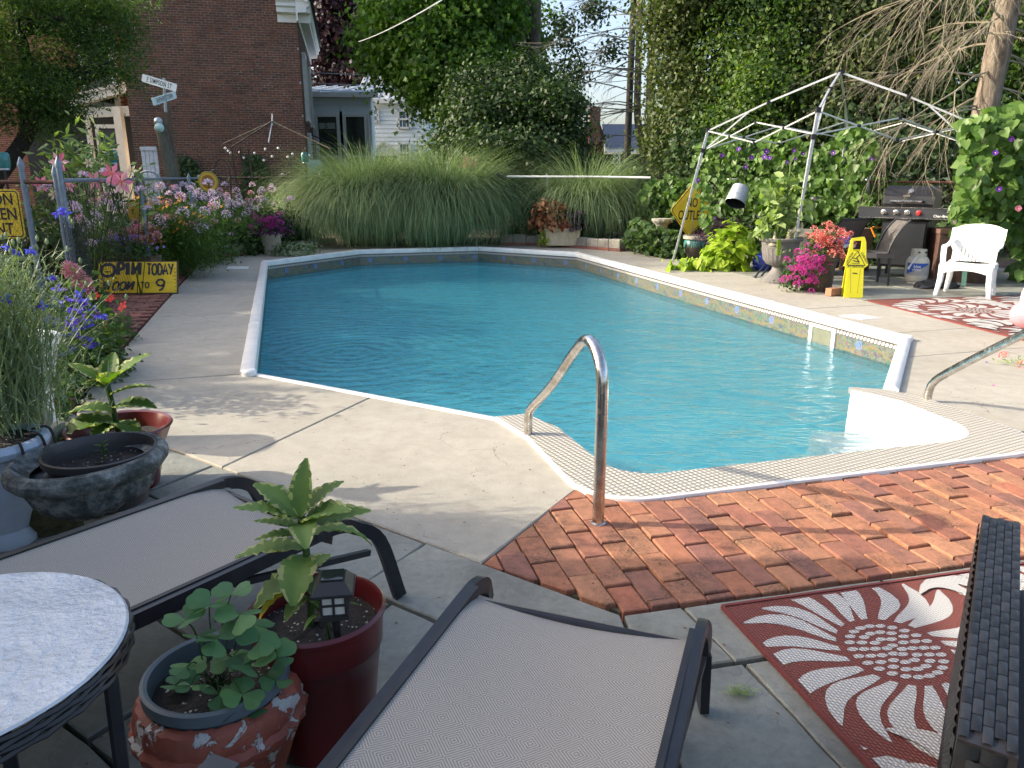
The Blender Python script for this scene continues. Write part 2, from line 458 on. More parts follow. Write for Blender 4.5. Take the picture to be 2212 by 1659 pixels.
M['leaf_mid'] = foliage('garden_leaves', [(0.020, 0.05, 0.014), (0.045, 0.09, 0.022), (0.08, 0.14, 0.035)], trans=0.3, nscale=3)
M['leaf_silver'] = foliage('silvery_stems', [(0.13, 0.19, 0.09), (0.22, 0.28, 0.15), (0.31, 0.37, 0.22)], trans=0.2, nscale=3)
M['leaf_fern'] = foliage('feathery_leaves', [(0.03, 0.075, 0.014), (0.06, 0.12, 0.02), (0.10, 0.17, 0.03)], trans=0.3, nscale=3)
M['leaf_plum'] = foliage('plum_foliage', [(0.03, 0.012, 0.03), (0.07, 0.025, 0.06), (0.10, 0.05, 0.08)], trans=0.15, tcol=(1.5, 0.5, 0.8))
M['leaf_coleus'] = foliage('coleus_leaves', [(0.12, 0.03, 0.02), (0.24, 0.09, 0.04), (0.36, 0.20, 0.09), (0.20, 0.06, 0.03)], trans=0.2, tcol=(1.5, 0.7, 0.4), nscale=5)
M['leaf_pale'] = foliage('lily_leaves', [(0.14, 0.20, 0.07), (0.22, 0.30, 0.10), (0.32, 0.40, 0.16)], trans=0.3, nscale=3)
# blades of the big grasses: pale edge veins
M['blade'] = foliage('grass_blades', [(0.07, 0.12, 0.055), (0.13, 0.20, 0.09), (0.24, 0.32, 0.15), (0.40, 0.46, 0.25)], trans=0.3, nscale=2.0, tcol=(1.15, 1.25, 0.8))
def petal(name, cols): return foliage(name, cols, trans=0.25, tcol=(1.2, 1.1, 1.1), rough=0.6, nscale=4)
M['pink'] = petal('pink_petals', [(0.55, 0.12, 0.20), (0.70, 0.25, 0.33), (0.75, 0.42, 0.48)])
M['cleome'] = petal('cleome_petals', [(0.55, 0.20, 0.42), (0.70, 0.45, 0.65), (0.80, 0.72, 0.80), (0.45, 0.18, 0.45)])
M['whitefl'] = petal('white_petals', [(0.65, 0.55, 0.60), (0.80, 0.78, 0.78)])
M['violet'] = petal('violet_petals', [(0.10, 0.04, 0.42), (0.16, 0.07, 0.58), (0.10, 0.10, 0.65)])
M['blue'] = petal('blue_petals', [(0.08, 0.12, 0.65), (0.16, 0.20, 0.80)])
M['lilac'] = petal('lilac_petals', [(0.28, 0.20, 0.55), (0.42, 0.34, 0.68)])
M['magenta'] = petal('magenta_petals', [(0.50, 0.02, 0.28), (0.65, 0.05, 0.42), (0.58, 0.10, 0.50)])
M['coral'] = petal('coral_petals', [(0.60, 0.06, 0.06), (0.72, 0.14, 0.13), (0.75, 0.28, 0.25)])
M['redfl'] = petal('red_petals', [(0.40, 0.01, 0.01), (0.62, 0.03, 0.02)])
M['orange'] = petal('orange_petals', [(0.70, 0.22, 0.02), (0.80, 0.38, 0.03)])
M['yellowfl'] = petal('yellow_petals', [(0.80, 0.55, 0.03), (0.85, 0.68, 0.10)])
M['lilypink'] = petal('lily_petals', [(0.60, 0.05, 0.15), (0.72, 0.25, 0.35), (0.78, 0.5, 0.5)])
M['purplefl'] = petal('purple_morning_glory', [(0.07, 0.01, 0.20), (0.14, 0.03, 0.35)])
M['cream'] = petal('cream_petals', [(0.65, 0.55, 0.32), (0.75, 0.68, 0.48)])
M['yellow_sign'] = simple('yellow_sign_paint', (0.86, 0.58, 0.03), 0.45, var=0.12, scale=5)
M['yellow_plastic'] = simple('yellow_plastic', (0.80, 0.72, 0.02), 0.35, var=0.06, scale=5)
M['sign_black'] = simple('black_print', (0.02, 0.02, 0.022), 0.6, var=0.2)
M['sign_navy'] = simple('navy_brushed_paint', (0.035, 0.035, 0.05), 0.6, var=0.3)
M['sign_white'] = simple('white_sign_sheet', (0.70, 0.75, 0.74), 0.4, var=0.06)
# ------------------------------------------------------------------ pool frame of reference
def A2(a, b): return (0.958 * a - 0.2867 * b, 0.2867 * a + 0.958 * b)
def A3(a, b, z=0.0): x, y = A2(a, b); return Vector((x, y, z))
POOL = [(-0.31, 6.08), (1.29, 4.35), (4.10, 4.25), (5.56, 5.66), (5.56, 14.1), (4.0, 15.9), (1.5, 15.9), (-0.31, 14.2)]   # anticlockwise
def arc(cx, cy, r, a0, a1, n=7): return [(cx + r * math.cos(R(a0 + (a1 - a0) * i / n)), cy + r * math.sin(R(a0 + (a1 - a0) * i / n))) for i in range(n + 1)]
# outer rim of the moulded step unit and its inner lip (clockwise from the left end)
STEP_OUT = [(1.22, 4.42), (1.30, 4.0)] + arc(1.62, 3.33, 0.32, 180, 270) + arc(3.80, 3.33, 0.36, 270, 360) + [(4.17, 3.95), (4.08, 4.22), (3.86, 4.36)]
STEP_IN = [(1.42, 4.42), (1.52, 4.10)] + arc(1.80, 3.52, 0.26, 180, 270) + arc(3.62, 3.52, 0.30, 270, 360) + [(3.95, 3.95), (3.88, 4.16), (3.82, 4.28)]
WATER_Z = -0.27
HOLE = [A2(*q) for q in [POOL[0]] + [(1.24, 4.38)] + STEP_OUT[2:-2] + [(4.12, 4.26)] + POOL[3:]]

# ground out to the horizon, open where the pool is
gr = sheet('ground', [(-400, -60), (400, -60), (400, 900), (-400, 900)], [HOLE], -0.07, M['ground'])
dbase = sheet('soil_bed', [A2(-6, -4), A2(12, -4), A2(14, 22), A2(-8, 22)], [HOLE], -0.045, M['earth'])

# deck: cast concrete slabs
deck = struct_root('pool_deck')
L1a = Vector((-2.86, 4.72, 0)); L1b = Vector((0.39, 2.37, 0))
L1d = (L1b - L1a).normalized()
slabs = []
js = [6.1, 7.55, 9.0, 10.45, 11.9, 13.35, 14.8]
for i in range(len(js) - 1): slabs.append([(-1.45, js[i]), (-0.33, js[i] + 0.02), (-0.33, js[i + 1] + 0.02), (-1.45, js[i + 1])])
slabs[-1] = [(-1.45, 13.35), (-0.33, 13.37), (-0.33, 14.22), (0.15, 14.68), (-1.30, 15.9), (-1.45, 15.6)]
slabs.append([(-1.30, 15.9), (0.15, 14.68), (1.49, 15.93), (1.49, 17.35), (-0.3, 17.3)])
slabs.append([(1.49, 15.93), (4.01, 15.93), (4.01, 17.0), (1.49, 17.35)])
slabs.append([(4.01, 15.93), (5.0, 14.8), (6.5, 15.5), (6.0, 16.2), (4.9, 16.9), (4.01, 17.0)])
slabs.append([(5.0, 14.8), (5.58, 14.12), (5.58, 13.4), (6.85, 13.4), (6.85, 14.9), (6.5, 15.5)])
rj = [13.4, 11.9, 10.4, 8.9, 7.4, 5.95]
for i in range(len(rj) - 1): slabs.append([(5.58, rj[i + 1]), (6.87, rj[i + 1]), (6.87, rj[i]), (5.58, rj[i])])
slabs.append([(5.0, 5.08), (6.87, 5.08), (6.87, 5.95), (5.58, 5.95), (5.58, 5.68)])
slabs.append([(4.05, 3.28), (6.87, 3.28), (6.87, 5.08), (5.0, 5.08), (4.14, 4.27), (4.05, 4.2)])
nl = [A2(-1.45, 6.1), (L1a.x, L1a.y), (-1.55, 3.77), A2(0.52, 5.04 + 0.14), A2(-0.33, 6.10)]
nr_ = [A2(0.52, 5.04 + 0.14), (-1.55, 3.77), (-0.12, 2.735), (0.335, 3.50), A2(1.31, 4.35)]
k = 0
for s in slabs: 
    MB().prism(inset(ccw([A2(*q) for q in s]), 0.004), -0.06, rnd.uniform(-0.001, 0.001), bevel=0.006).build('slab', M['concrete'], deck)
for s in (nl, nr_): MB().prism(inset(ccw(s), 0.005), -0.06, 0.0, bevel=0.006).build('slab', M['concrete'], deck)

# flagstones of the near patio
def offs(P, d, n): return (P[0] + d[0] * n, P[1] + d[1] * n)
patio = struct_root('patio')
fs_left = []
D1 = (L1d.x, L1d.y); N1 = (D1[1], -D1[0])             # along the deck edge, and away from it towards the camera
def fl(s, t): return (L1b.x + D1[0] * s + N1[0] * t, L1b.y + D1[1] * s + N1[1] * t)
rows = [(0.0, 0.42, [-6.2, -5.5, -4.9, -4.35, -3.75, -3.2, -2.46, -1.62, -0.93, 0.3]),
        (0.42, 0.98, [-6.6, -5.6, -4.7, -4.0, -3.3, -2.75, -2.2, -1.35, -0.72, 0.8]),
        (0.98, 1.42, [-6.5, -5.3, -4.6, -3.9, -3.0, -2.3, -1.7, -0.95, 0.1, 1.1]),
        (1.42, 2.2, [-6.5, -5.0, -4.1, -3.1, -2.2, -1.4, -0.5, 0.5, 1.6]), (2.2, 3.2, [-6.5, -5.2, -3.9, -2.8, -1.9, -0.9, 0.3, 1.6])]
D2 = Vector((0.972, 0.234)); N2 = (D2.y, -D2.x)
def fr(s, t): return (L1b.x + 0.01 + D2.x * s + N2[0] * t, L1b.y + D2.y * s + N2[1] * t)
split_a = (L1b.x, L1b.y); split_b = (L1b.x + 0.12, L1b.y - 1.6)
def stone(poly, z=None, mat='flagstone', par=patio):
    poly = inset(ccw(poly), 0.008)
    if len(poly) < 3 or area2(poly) < 0.01: return
    # irregular worked edge
    q = []
    for i in range(len(poly)):
        a = Vector(poly[i]); b = Vector(poly[(i + 1) % len(poly)]); n = max(1, int((b - a).length / 0.12))
        for j in range(n):
            p = a.lerp(b, j / n)
            if j: p += Vector((rnd.uniform(-.004, .004), rnd.uniform(-.004, .004)))
            q.append((p.x, p.y))
    z = rnd.uniform(-0.006, 0.002) if z is None else z
    MB().prism(q, -0.05, z, bevel=0.005).build('flagstone', M[mat], par)
for t0, t1, xs in rows:
    for i in range(len(xs) - 1):
        poly = ccw([fl(xs[i], t0), fl(xs[i + 1], t0), fl(xs[i + 1] + 0.04, t1), fl(xs[i] - 0.05 * math.sin(i * 7), t1)])
        poly = clip(poly, split_b, split_a) if xs[i + 1] > -1.6 else poly
        if poly: stone(poly)
rows2 = [(0.0, 0.34, [-0.3, 0.22, 1.05, 1.9, 2.8, 3.8]), (0.34, 0.86, [-0.7, 0.27, 0.82, 1.7, 2.5, 3.5]), (0.86, 1.5, [-1.1, 0.12, 0.66, 1.3, 2.2, 3.4]), (1.5, 2.6, [-1.6, 0.1, 1.0, 2.0, 3.2])]
for t0, t1, xs in rows2:
    for i in range(len(xs) - 1):
        poly = ccw([fr(xs[i], t0), fr(xs[i + 1], t0), fr(xs[i + 1] + 0.03, t1), fr(xs[i] + 0.02, t1)])
        poly = clip(poly, split_a, split_b)
        if poly: stone(poly)
# flagstones of the barbecue patio, right of the deck
bbq = struct_root('barbecue_patio')
for i in range(7):
    b0 = 4.6 + i * 1.25; xs = [6.89]
    while xs[-1] < 11.5: xs.append(xs[-1] + rnd.uniform(0.6, 1.1))
    for j in range(len(xs) - 1):
        stone([A2(xs[j], b0), A2(xs[j + 1], b0), A2(xs[j + 1], b0 + 0.62), A2(xs[j], b0 + 0.62)], par=bbq)
        xo = 0.3 if 0 < j else 0.0; xo2 = 0.3 if j < len(xs) - 2 else 0
        stone([A2(xs[j] + xo, b0 + 0.62), A2(xs[j + 1] + xo2, b0 + 0.62), A2(xs[j + 1] + xo2, b0 + 1.25), A2(xs[j] + xo, b0 + 1.25)], par=bbq)

# brick paving beside the steps
paving = struct_root('brick_paving')
E = g(2212, 1205); 
region = ccw([(0.335, 3.515), (-0.115, 2.735), (0.39, 2.385), (0.39 + D2.x * 3.4, 2.385 + D2.y * 3.4), A2(6.3, 3.25), A2(4.0, 3.25), A2(3.9, 3.06), A2(1.45, 3.06)])
hull = ccw([(-0.115, 2.735), (0.39, 2.385), (0.39 + D2.x * 3.4, 2.385 + D2.y * 3.4), A2(6.3, 3.26), A2(1.32, 3.26)])
dl = Vector((0.25, -0.968)); dw = Vector((0.968, 0.25)); org = Vector((0.3, 2.76))
np_ = 0
for i in range(-8, 36):
    off = (0.0 if i % 2 == 0 else 0.115) + rnd.uniform(-0.015, 0.015)
    for j in range(-12, 12):
        p0 = org + dw * (i * 0.112) + dl * (j * 0.232 + off)
        wj = 0.0525 + rnd.uniform(-0.0015, 0.001); lj = 0.1125 + rnd.uniform(-0.002, 0.001)
        c = p0 + dw * 0.052 + dl * 0.112; ja = rnd.uniform(-0.012, 0.012)
        ddl = (dl + dw * ja); ddw = (dw - dl * ja)
        poly = ccw([c - ddw * wj - ddl * lj, c + ddw * wj - ddl * lj, c + ddw * wj + ddl * lj, c - ddw * wj + ddl * lj])
        poly = clip_to(poly, hull)
        if len(poly) < 3 or area2(poly) < 0.004: continue
        z = rnd.uniform(-0.004, 0.007); tz = (rnd.uniform(-0.02, 0.02), rnd.uniform(-0.03, 0.03))
        mb = MB().prism(inset(poly, 0.0005), -0.06, z, bevel=0.004)
        n_ = len(poly); mb.v = [(x, y, zz + ((x - c.x) * tz[0] + (y - c.y) * tz[1] if zz > -0.02 else 0)) for x, y, zz in mb.v]
        mb.build('brick', M['paver'], paving); np_ += 1

jsand = ccw([(-0.1, 2.75), (0.39, 2.40), (3.69, 3.19), (5.0, 4.85), A2(1.5, 3.2), (0.33, 3.45)])
MB().prism(jsand, -0.05, -0.013).build('joint_sand', simple('joint_sand', (0.085, 0.075, 0.045), 0.95, var=0.6, scale=40, bmp=0.5), paving)
# brick path outside the deck on the left
path = struct_root('brick_path')
bb = 5.1; row = 0
while bb < 14.6:
    aa = -1.47 - (0.0 if row % 2 else 0.11)
    h_ = 0.105
    if row % 2: MB().prism(inset(ccw([A2(-1.47, bb), A2(-1.58, bb), A2(-1.58, bb + h_), A2(-1.47, bb + h_)]), 0.006), -0.06, rnd.uniform(-.012, .006), bevel=0.007).build('brick', M['path_brick'], path)
    while aa > -2.55:
        ja = rnd.uniform(-.012, .012)
        q = ccw([A2(aa, bb + ja), A2(aa - 0.215, bb - ja), A2(aa - 0.215, bb - ja + h_), A2(aa, bb + ja + h_)])
        MB().prism(inset(q, 0.006), -0.06, rnd.uniform(-.012, .006), bevel=0.007).build('brick', M['path_brick'], path)
        aa -= 0.222
    bb += 0.115; row += 1

# ------------------------------------------------------------------ swimming pool
pool = thing('swimming_pool', 'in-ground swimming pool of turquoise water with white coping and patterned liner', 'swimming pool', A3(2.6, 9, -0.3))
# liner wall with printed border; UV = metres along, height
m, nt, b = mat_new('pool_liner_wall')
uv = nt.nodes.new('ShaderNodeUVMap'); sp = nt.nodes.new('ShaderNodeSeparateXYZ'); nt.links.new(uv.outputs[0], sp.inputs[0])
U_ = sp.outputs[0]; Z_ = sp.outputs[1]
p = uv.outputs[0]
n1 = noise(nt, 9, 3, 0.6, p, 1.5)
mos = ramp(nt, n1, [(0.34, (0.03, 0.055, 0.11)), (0.42, (0.05, 0.095, 0.08)), (0.50, (0.13, 0.15, 0.11)), (0.57, (0.17, 0.12, 0.05)), (0.64, (0.07, 0.11, 0.11)), (0.72, (0.16, 0.16, 0.13))])
vor = nt.nodes.new('ShaderNodeTexVoronoi'); vor.inputs['Scale'].default_value = 60; nt.links.new(p, vor.inputs['Vector'])
mos = mixc(nt, 0.4, mos, mixc(nt, 1.0, vor.outputs['Color'], (0.25, 0.28, 0.25), 'MULTIPLY'))
wv = math_(nt, 'SINE', math_(nt, 'MULTIPLY', U_, 8.5))
wv2 = math_(nt, 'ABSOLUTE', math_(nt, 'SUBTRACT', math_(nt, 'ADD', Z_, 0.2), math_(nt, 'MULTIPLY', wv, 0.05)))
mos = mixc(nt, math_(nt, 'LESS_THAN', wv2, 0.012), mos, (0.17, 0.14, 0.07))
cu = math_(nt, 'SUBTRACT', math_(nt, 'FRACT', math_(nt, 'MULTIPLY', U_, 1.353)), 0.5)
dist = math_(nt, 'SQRT', math_(nt, 'ADD', math_(nt, 'POWER', math_(nt, 'MULTIPLY', cu, 0.74), 2), math_(nt, 'POWER', math_(nt, 'ADD', Z_, 0.17), 2)))
ring = math_(nt, 'LESS_THAN', math_(nt, 'ABSOLUTE', math_(nt, 'SUBTRACT', math_(nt, 'FRACT', math_(nt, 'MULTIPLY', dist, 38)), 0.5)), 0.22)
ring = math_(nt, 'MULTIPLY', ring, math_(nt, 'LESS_THAN', dist, 0.05))
mos = mixc(nt, ring, mos, (0.10, 0.20, 0.50))
# rope of beads above it
bx = math_(nt, 'SUBTRACT', math_(nt, 'FRACT', math_(nt, 'ADD', math_(nt, 'MULTIPLY', U_, 20), math_(nt, 'MULTIPLY', Z_, 9))), 0.5)
bz = math_(nt, 'MULTIPLY', math_(nt, 'ADD', Z_, 0.088), 23)
bead = math_(nt, 'LESS_THAN', math_(nt, 'ADD', math_(nt, 'POWER', math_(nt, 'MULTIPLY', bx, 1.2), 2), math_(nt, 'POWER', bz, 2)), 0.21)
band = mixc(nt, bead, (0.10, 0.09, 0.085), (0.50, 0.46, 0.42))
c = mixc(nt, math_(nt, 'GREATER_THAN', Z_, -0.115), mos, band)
c = mixc(nt, math_(nt, 'GREATER_THAN', Z_, -0.06), c, mixc(nt, noise(nt, 70, 2, 0.5, p), (0.16, 0.13, 0.10), (0.34, 0.29, 0.23)))
lin = ramp(nt, noise(nt, 3, 5, 0.6, p), [(0.3, (0.14, 0.52, 0.64)), (0.7, (0.28, 0.70, 0.78))])
c = mixc(nt, math_(nt, 'LESS_THAN', Z_, -0.36), c, lin)
nt.links.new(c, b.inputs['Base Color']); b.inputs['Roughness'].default_value = 0.4
M['liner_wall'] = m
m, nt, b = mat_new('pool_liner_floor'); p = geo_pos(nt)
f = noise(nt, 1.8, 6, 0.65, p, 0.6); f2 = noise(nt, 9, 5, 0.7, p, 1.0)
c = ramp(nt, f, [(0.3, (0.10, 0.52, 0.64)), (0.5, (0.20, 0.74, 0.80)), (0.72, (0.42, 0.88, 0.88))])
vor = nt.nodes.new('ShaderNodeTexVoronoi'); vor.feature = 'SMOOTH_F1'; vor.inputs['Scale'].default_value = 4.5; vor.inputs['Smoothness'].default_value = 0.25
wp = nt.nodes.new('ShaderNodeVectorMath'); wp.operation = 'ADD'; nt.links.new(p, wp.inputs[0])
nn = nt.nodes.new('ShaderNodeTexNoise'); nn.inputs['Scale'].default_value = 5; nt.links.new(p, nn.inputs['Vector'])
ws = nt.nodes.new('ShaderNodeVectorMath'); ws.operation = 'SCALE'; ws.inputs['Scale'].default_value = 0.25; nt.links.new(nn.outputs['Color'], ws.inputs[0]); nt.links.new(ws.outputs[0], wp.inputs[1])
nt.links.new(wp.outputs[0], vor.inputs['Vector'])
vein = ramp(nt, vor.outputs['Distance'], [(0.40, (0, 0, 0)), (0.72, (1, 1, 1))])  # pale net of sun caustics painted into the floor colour
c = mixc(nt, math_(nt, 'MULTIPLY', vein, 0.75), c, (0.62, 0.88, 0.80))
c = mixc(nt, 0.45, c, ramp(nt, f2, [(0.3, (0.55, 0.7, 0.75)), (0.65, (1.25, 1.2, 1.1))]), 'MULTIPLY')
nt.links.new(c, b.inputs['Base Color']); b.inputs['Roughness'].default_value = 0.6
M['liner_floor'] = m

def wall_strip(name, pts, z0, z1, mat, parent, closed=False):
    """vertical band along pts (ab coords), uv in metres; normal towards the left of travel"""
    W = [A3(*q) for q in pts]
    if closed: W.append(W[0])
    vs = []; fs = []; us = []; L = 0
    for i, p in enumerate(W):
        if i: L += (p - W[i - 1]).length
        vs += [(p.x, p.y, z0), (p.x, p.y, z1)]; us += [(L, z0), (L, z1)]
    for i in range(len(W) - 1): fs.append((2 * i, 2 * i + 2, 2 * i + 3, 2 * i + 1))
    sh = WL[parent.name]
    me = bpy.data.meshes.new(name); me.from_pydata([(x - sh.x, y - sh.y, z - sh.z) for x, y, z in vs], [], fs)
    uvl = me.uv_layers.new(name='UVMap')
    for l in me.loops: uvl.data[l.index].uv = us[l.vertex_index]
    o = link_mesh(name, me, mat, parent); return o
liner = wall_strip('liner_wall', [POOL[2], POOL[3], POOL[4], POOL[5], POOL[6], POOL[7], POOL[0], POOL[1]], -2.4, 0.0, M['liner_wall'], pool)
# floor: shallow shelf near the steps sloping to the deep end
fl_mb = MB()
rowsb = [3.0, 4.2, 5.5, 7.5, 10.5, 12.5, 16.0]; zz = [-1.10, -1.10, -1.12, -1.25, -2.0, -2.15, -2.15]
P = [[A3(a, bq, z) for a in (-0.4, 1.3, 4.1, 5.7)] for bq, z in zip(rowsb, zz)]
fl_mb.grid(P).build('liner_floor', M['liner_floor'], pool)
# coping lengths with joint covers
def coping(p, q, w=0.105, h=0.045):
    p = A3(*p); q = A3(*q); d = (q - p); L = d.length; d.normalize(); nrm = Vector((d.y, -d.x, 0))   # outward
    prof = [(-0.028, -0.045), (-0.032, 0.0), (-0.022, h * 0.75), (0.0, h), (w * 0.55, h * 0.95), (w * 0.85, h * 0.55), (w * 0.9, 0.001)]
    n = max(1, round(L / 1.9)); 
    for i in range(n):
        a = p + d * (L * i / n + 0.002); c = p + d * (L * (i + 1) / n - 0.002)
        mb = MB(); mb.grid([[a + nrm * x + Vector((0, 0, z)) for x, z in prof], [c + nrm * x + Vector((0, 0, z)) for x, z in prof]])
        for e_ in (a, c): mb.add([e_ + nrm * x + Vector((0, 0, z)) for x, z in prof], [tuple(range(len(prof)))])
        mb.build('coping', M['white_coping'], pool, smooth=True)
        if i:
            mb = MB(); a2 = a - d * 0.03; c2 = a + d * 0.03
            pr = [(x * 1.05 - 0.001, z + 0.003) for x, z in prof]
            mb.grid([[a2 + nrm * x + Vector((0, 0, z)) for x, z in pr], [c2 + nrm * x + Vector((0, 0, z)) for x, z in pr]])
            mb.add([a2 + nrm * x + Vector((0, 0, z)) for x, z in pr], [tuple(range(len(pr)))]); mb.add([c2 + nrm * x + Vector((0, 0, z)) for x, z in pr], [tuple(range(len(pr)))])
            mb.build('coping_joint', M['white_plastic'], pool)
for i in (3, 4, 5, 6, 7): coping(POOL[i], POOL[(i + 1) % 8])
coping(POOL[2], POOL[3], w=0.085)
coping(POOL[0], POOL[1], w=0.035, h=0.012)
for i in (3, 4, 5, 6, 7, 0):
    c = A3(*POOL[i]); d = c - A3(2.6, 10); d.normalize()
    MB().lathe([(0.056, -0.045), (0.058, 0.035), (0.045, 0.047)], c + d * 0.03, n=12).build('coping_corner', M['white_plastic'], pool, smooth=True) if i in (3, 4, 7, 0) else None
# step unit: textured rim, smooth inside wall, tread
m, nt, b = mat_new('tread_plastic'); p = geo_pos(nt)
mp = nt.nodes.new('ShaderNodeMapping'); mp.inputs['Rotation'].default_value = (0, 0, R(16.6 + 45)); mp.inputs['Scale'].default_value = (1, 1, 0); nt.links.new(p, mp.inputs[0])
s3 = nt.nodes.new('ShaderNodeSeparateXYZ'); nt.links.new(mp.outputs[0], s3.inputs[0])
sx = math_(nt, 'ABSOLUTE', math_(nt, 'SINE', math_(nt, 'MULTIPLY', s3.outputs[0], 3.1416 / 0.030)))
sy = math_(nt, 'ABSOLUTE', math_(nt, 'SINE', math_(nt, 'MULTIPLY', s3.outputs[1], 3.1416 / 0.030)))
cell = math_(nt, 'MULTIPLY', sx, sy)
nt.links.new(ramp(nt, cell, [(0.08, (0.26, 0.225, 0.17)), (0.5, (0.50, 0.475, 0.42))]), b.inputs['Base Color'])
b.inputs['Roughness'].default_value = 0.5; bump(nt, b, math_(nt, 'POWER', cell, 0.5), 1.0, 0.006); M['tread'] = m
steps = MB()
n_ = len(STEP_OUT)
steps.grid([[A3(*q, 0.022) for q in STEP_OUT], [A3(*q, 0.024) for q in STEP_IN]])
steps.build('step_rim', M['tread'], pool)
lip = MB()
def off_path(pts, d):
    out = []
    for i, p_ in enumerate(pts):
        a = Vector(pts[max(0, i - 1)]); c = Vector(pts[min(len(pts) - 1, i + 1)]); t = (c - a).normalized(); nrm = Vector((t.y, -t.x))
        out.append((p_[0] + nrm.x * d, p_[1] + nrm.y * d))
    return out
o1 = off_path(STEP_OUT, 0.0); o2 = off_path(STEP_OUT, 0.016)
lip.grid([[A3(*q, 0.0225) for q in o1], [A3(*q, 0.022) for q in off_path(STEP_OUT, 0.006)], [A3(*q, 0.016) for q in off_path(STEP_OUT, 0.014)], [A3(*q, -0.03) for q in o2]])
i1 = off_path(STEP_IN, -0.012); i2 = off_path(STEP_IN, -0.022)
lip.build('step_lip', M['white_plastic'], pool, smooth=True)
iw = MB()
iw.grid([[A3(*q, 0.0235) for q in STEP_IN], [A3(*q, 0.015) for q in i1], [A3(*q, -0.02) for q in i2], [A3(*q, -0.45) for q in off_path(STEP_IN, -0.05)], [A3(*q, -1.12) for q in off_path(STEP_IN, -0.10)]])
iw.build('step_wall', M['white_plastic'], pool, smooth=True)
tr = MB()
tr.prism(ccw([A2(3.24, 3.28), A2(3.92, 3.28), A2(3.92, 4.3), A2(3.55, 4.34)]), -1.1, WATER_Z - 0.035, bevel=0.02)
tr.build('step_seat', M['white_plastic'], pool)
# screws of the lip
sk = MB()
for u, v in ((1745, 1022), (1772, 1020)): sk.ball(g(u, v, 0.02), 0.004, n=6, m=4)
# skimmer mouth on the right wall and lids on the deck
def on_right_wall(bq, z, d=0.0): return A3(5.56 - d, bq, z)
sm = MB(); b0, b1 = 6.56, 6.98
for (x0, x1, z0, z1) in ((b0, b1, -0.10, -0.07), (b0, b1, -0.31, -0.28), (b0, b0 + 0.05, -0.28, -0.10), (b1 - 0.05, b1, -0.28, -0.10)):
    a = on_right_wall(x0, z0, 0); c = on_right_wall(x1, z1, 0.02)
    sm.box(on_right_wall((x0 + x1) / 2, (z0 + z1) / 2, 0.008), (0.02, x1 - x0, z1 - z0), rz=math.atan2(0.2867, 0.958))
sk_ = sm.build('skimmer_frame', M['white_plastic'], pool)
sf = MB().box(on_right_wall(6.77, -0.2, 0.003), (0.008, 0.33, 0.18), rz=math.atan2(0.2867, 0.958)).build('skimmer_flap', simple('skimmer_flap', (0.16, 0.17, 0.12), 0.4), pool)
def lid(name, pts, label):
    q = ccw(pts)
    t = thing(name, label, 'access lid', (q[0][0], q[0][1], 0))
    MB().prism(q, 0.0, 0.004).build('frame', M['white_plastic'], t)
    MB().prism(inset(q, 0.02), 0.004, 0.009, bevel=0.002).build('cover', M['white_coping'], t)
    c = [sum(p_[0] for p_ in q) / 4, sum(p_[1] for p_ in q) / 4]
    MB().lathe([(0.008, 0.009), (0.008, 0.0105)], (c[0], c[1], 0), n=8).build('screw', M['black_metal'], t)
lid('skimmer_lid', [g(1813, 682)[:2], g(1862, 691)[:2], g(1905, 688)[:2], g(1856, 679)[:2]], 'white plastic access lid in the sunny deck near the red patterned rug')
lid('skimmer_lid', [g(489, 581)[:2], g(536, 581)[:2], g(538, 576)[:2], g(493, 576)[:2]], 'white plastic access lid in the shaded far left corner of the deck')
# water: closed body with an absorbing colour
m = bpy.data.materials.new('pool_water'); m.use_nodes = True; nt = m.node_tree; nt.nodes.clear()
out = nt.nodes.new('ShaderNodeOutputMaterial'); p = geo_pos(nt)
mp = nt.nodes.new('ShaderNodeMapping'); mp.inputs['Scale'].default_value = (1.0, 1.9, 1.0); mp.inputs['Rotation'].default_value = (0, 0, R(10)); nt.links.new(p, mp.inputs[0])
h1 = noise(nt, 2.4, 3, 0.55, mp.outputs[0], 0.6); h2 = noise(nt, 8, 3, 0.6, mp.outputs[0], 0.3)
jp = g(760, 765, WATER_Z)                       # return jet: rings spread from here
sub = nt.nodes.new('ShaderNodeVectorMath'); sub.operation = 'SUBTRACT'; nt.links.new(p, sub.inputs[0]); sub.inputs[1].default_value = jp
dn = nt.nodes.new('ShaderNodeTexNoise'); dn.inputs['Scale'].default_value = 1.6; nt.links.new(p, dn.inputs['Vector'])
ln = nt.nodes.new('ShaderNodeVectorMath'); ln.operation = 'LENGTH'; nt.links.new(sub.outputs[0], ln.inputs[0])
rr = math_(nt, 'ADD', ln.outputs['Value'], math_(nt, 'MULTIPLY', dn.outputs['Fac'], 0.25))
wave = math_(nt, 'SINE', math_(nt, 'MULTIPLY', rr, 36))
fall = math_(nt, 'POWER', 2.718, math_(nt, 'MULTIPLY', ln.outputs['Value'], -0.55))
ht = math_(nt, 'ADD', math_(nt, 'ADD', math_(nt, 'MULTIPLY', h1, 1.0), math_(nt, 'MULTIPLY', h2, 0.32)), math_(nt, 'MULTIPLY', math_(nt, 'MULTIPLY', wave, fall), 0.13))
bp = nt.nodes.new('ShaderNodeBump'); bp.inputs['Strength'].default_value = 0.9; bp.inputs['Distance'].default_value = 0.07; nt.links.new(ht, bp.inputs['Height'])
fr_ = nt.nodes.new('ShaderNodeFresnel'); fr_.inputs['IOR'].default_value = 1.33; nt.links.new(bp.outputs[0], fr_.inputs['Normal'])
gl = nt.nodes.new('ShaderNodeBsdfGlossy'); gl.inputs['Roughness'].default_value = 0.03; nt.links.new(bp.outputs[0], gl.inputs['Normal'])
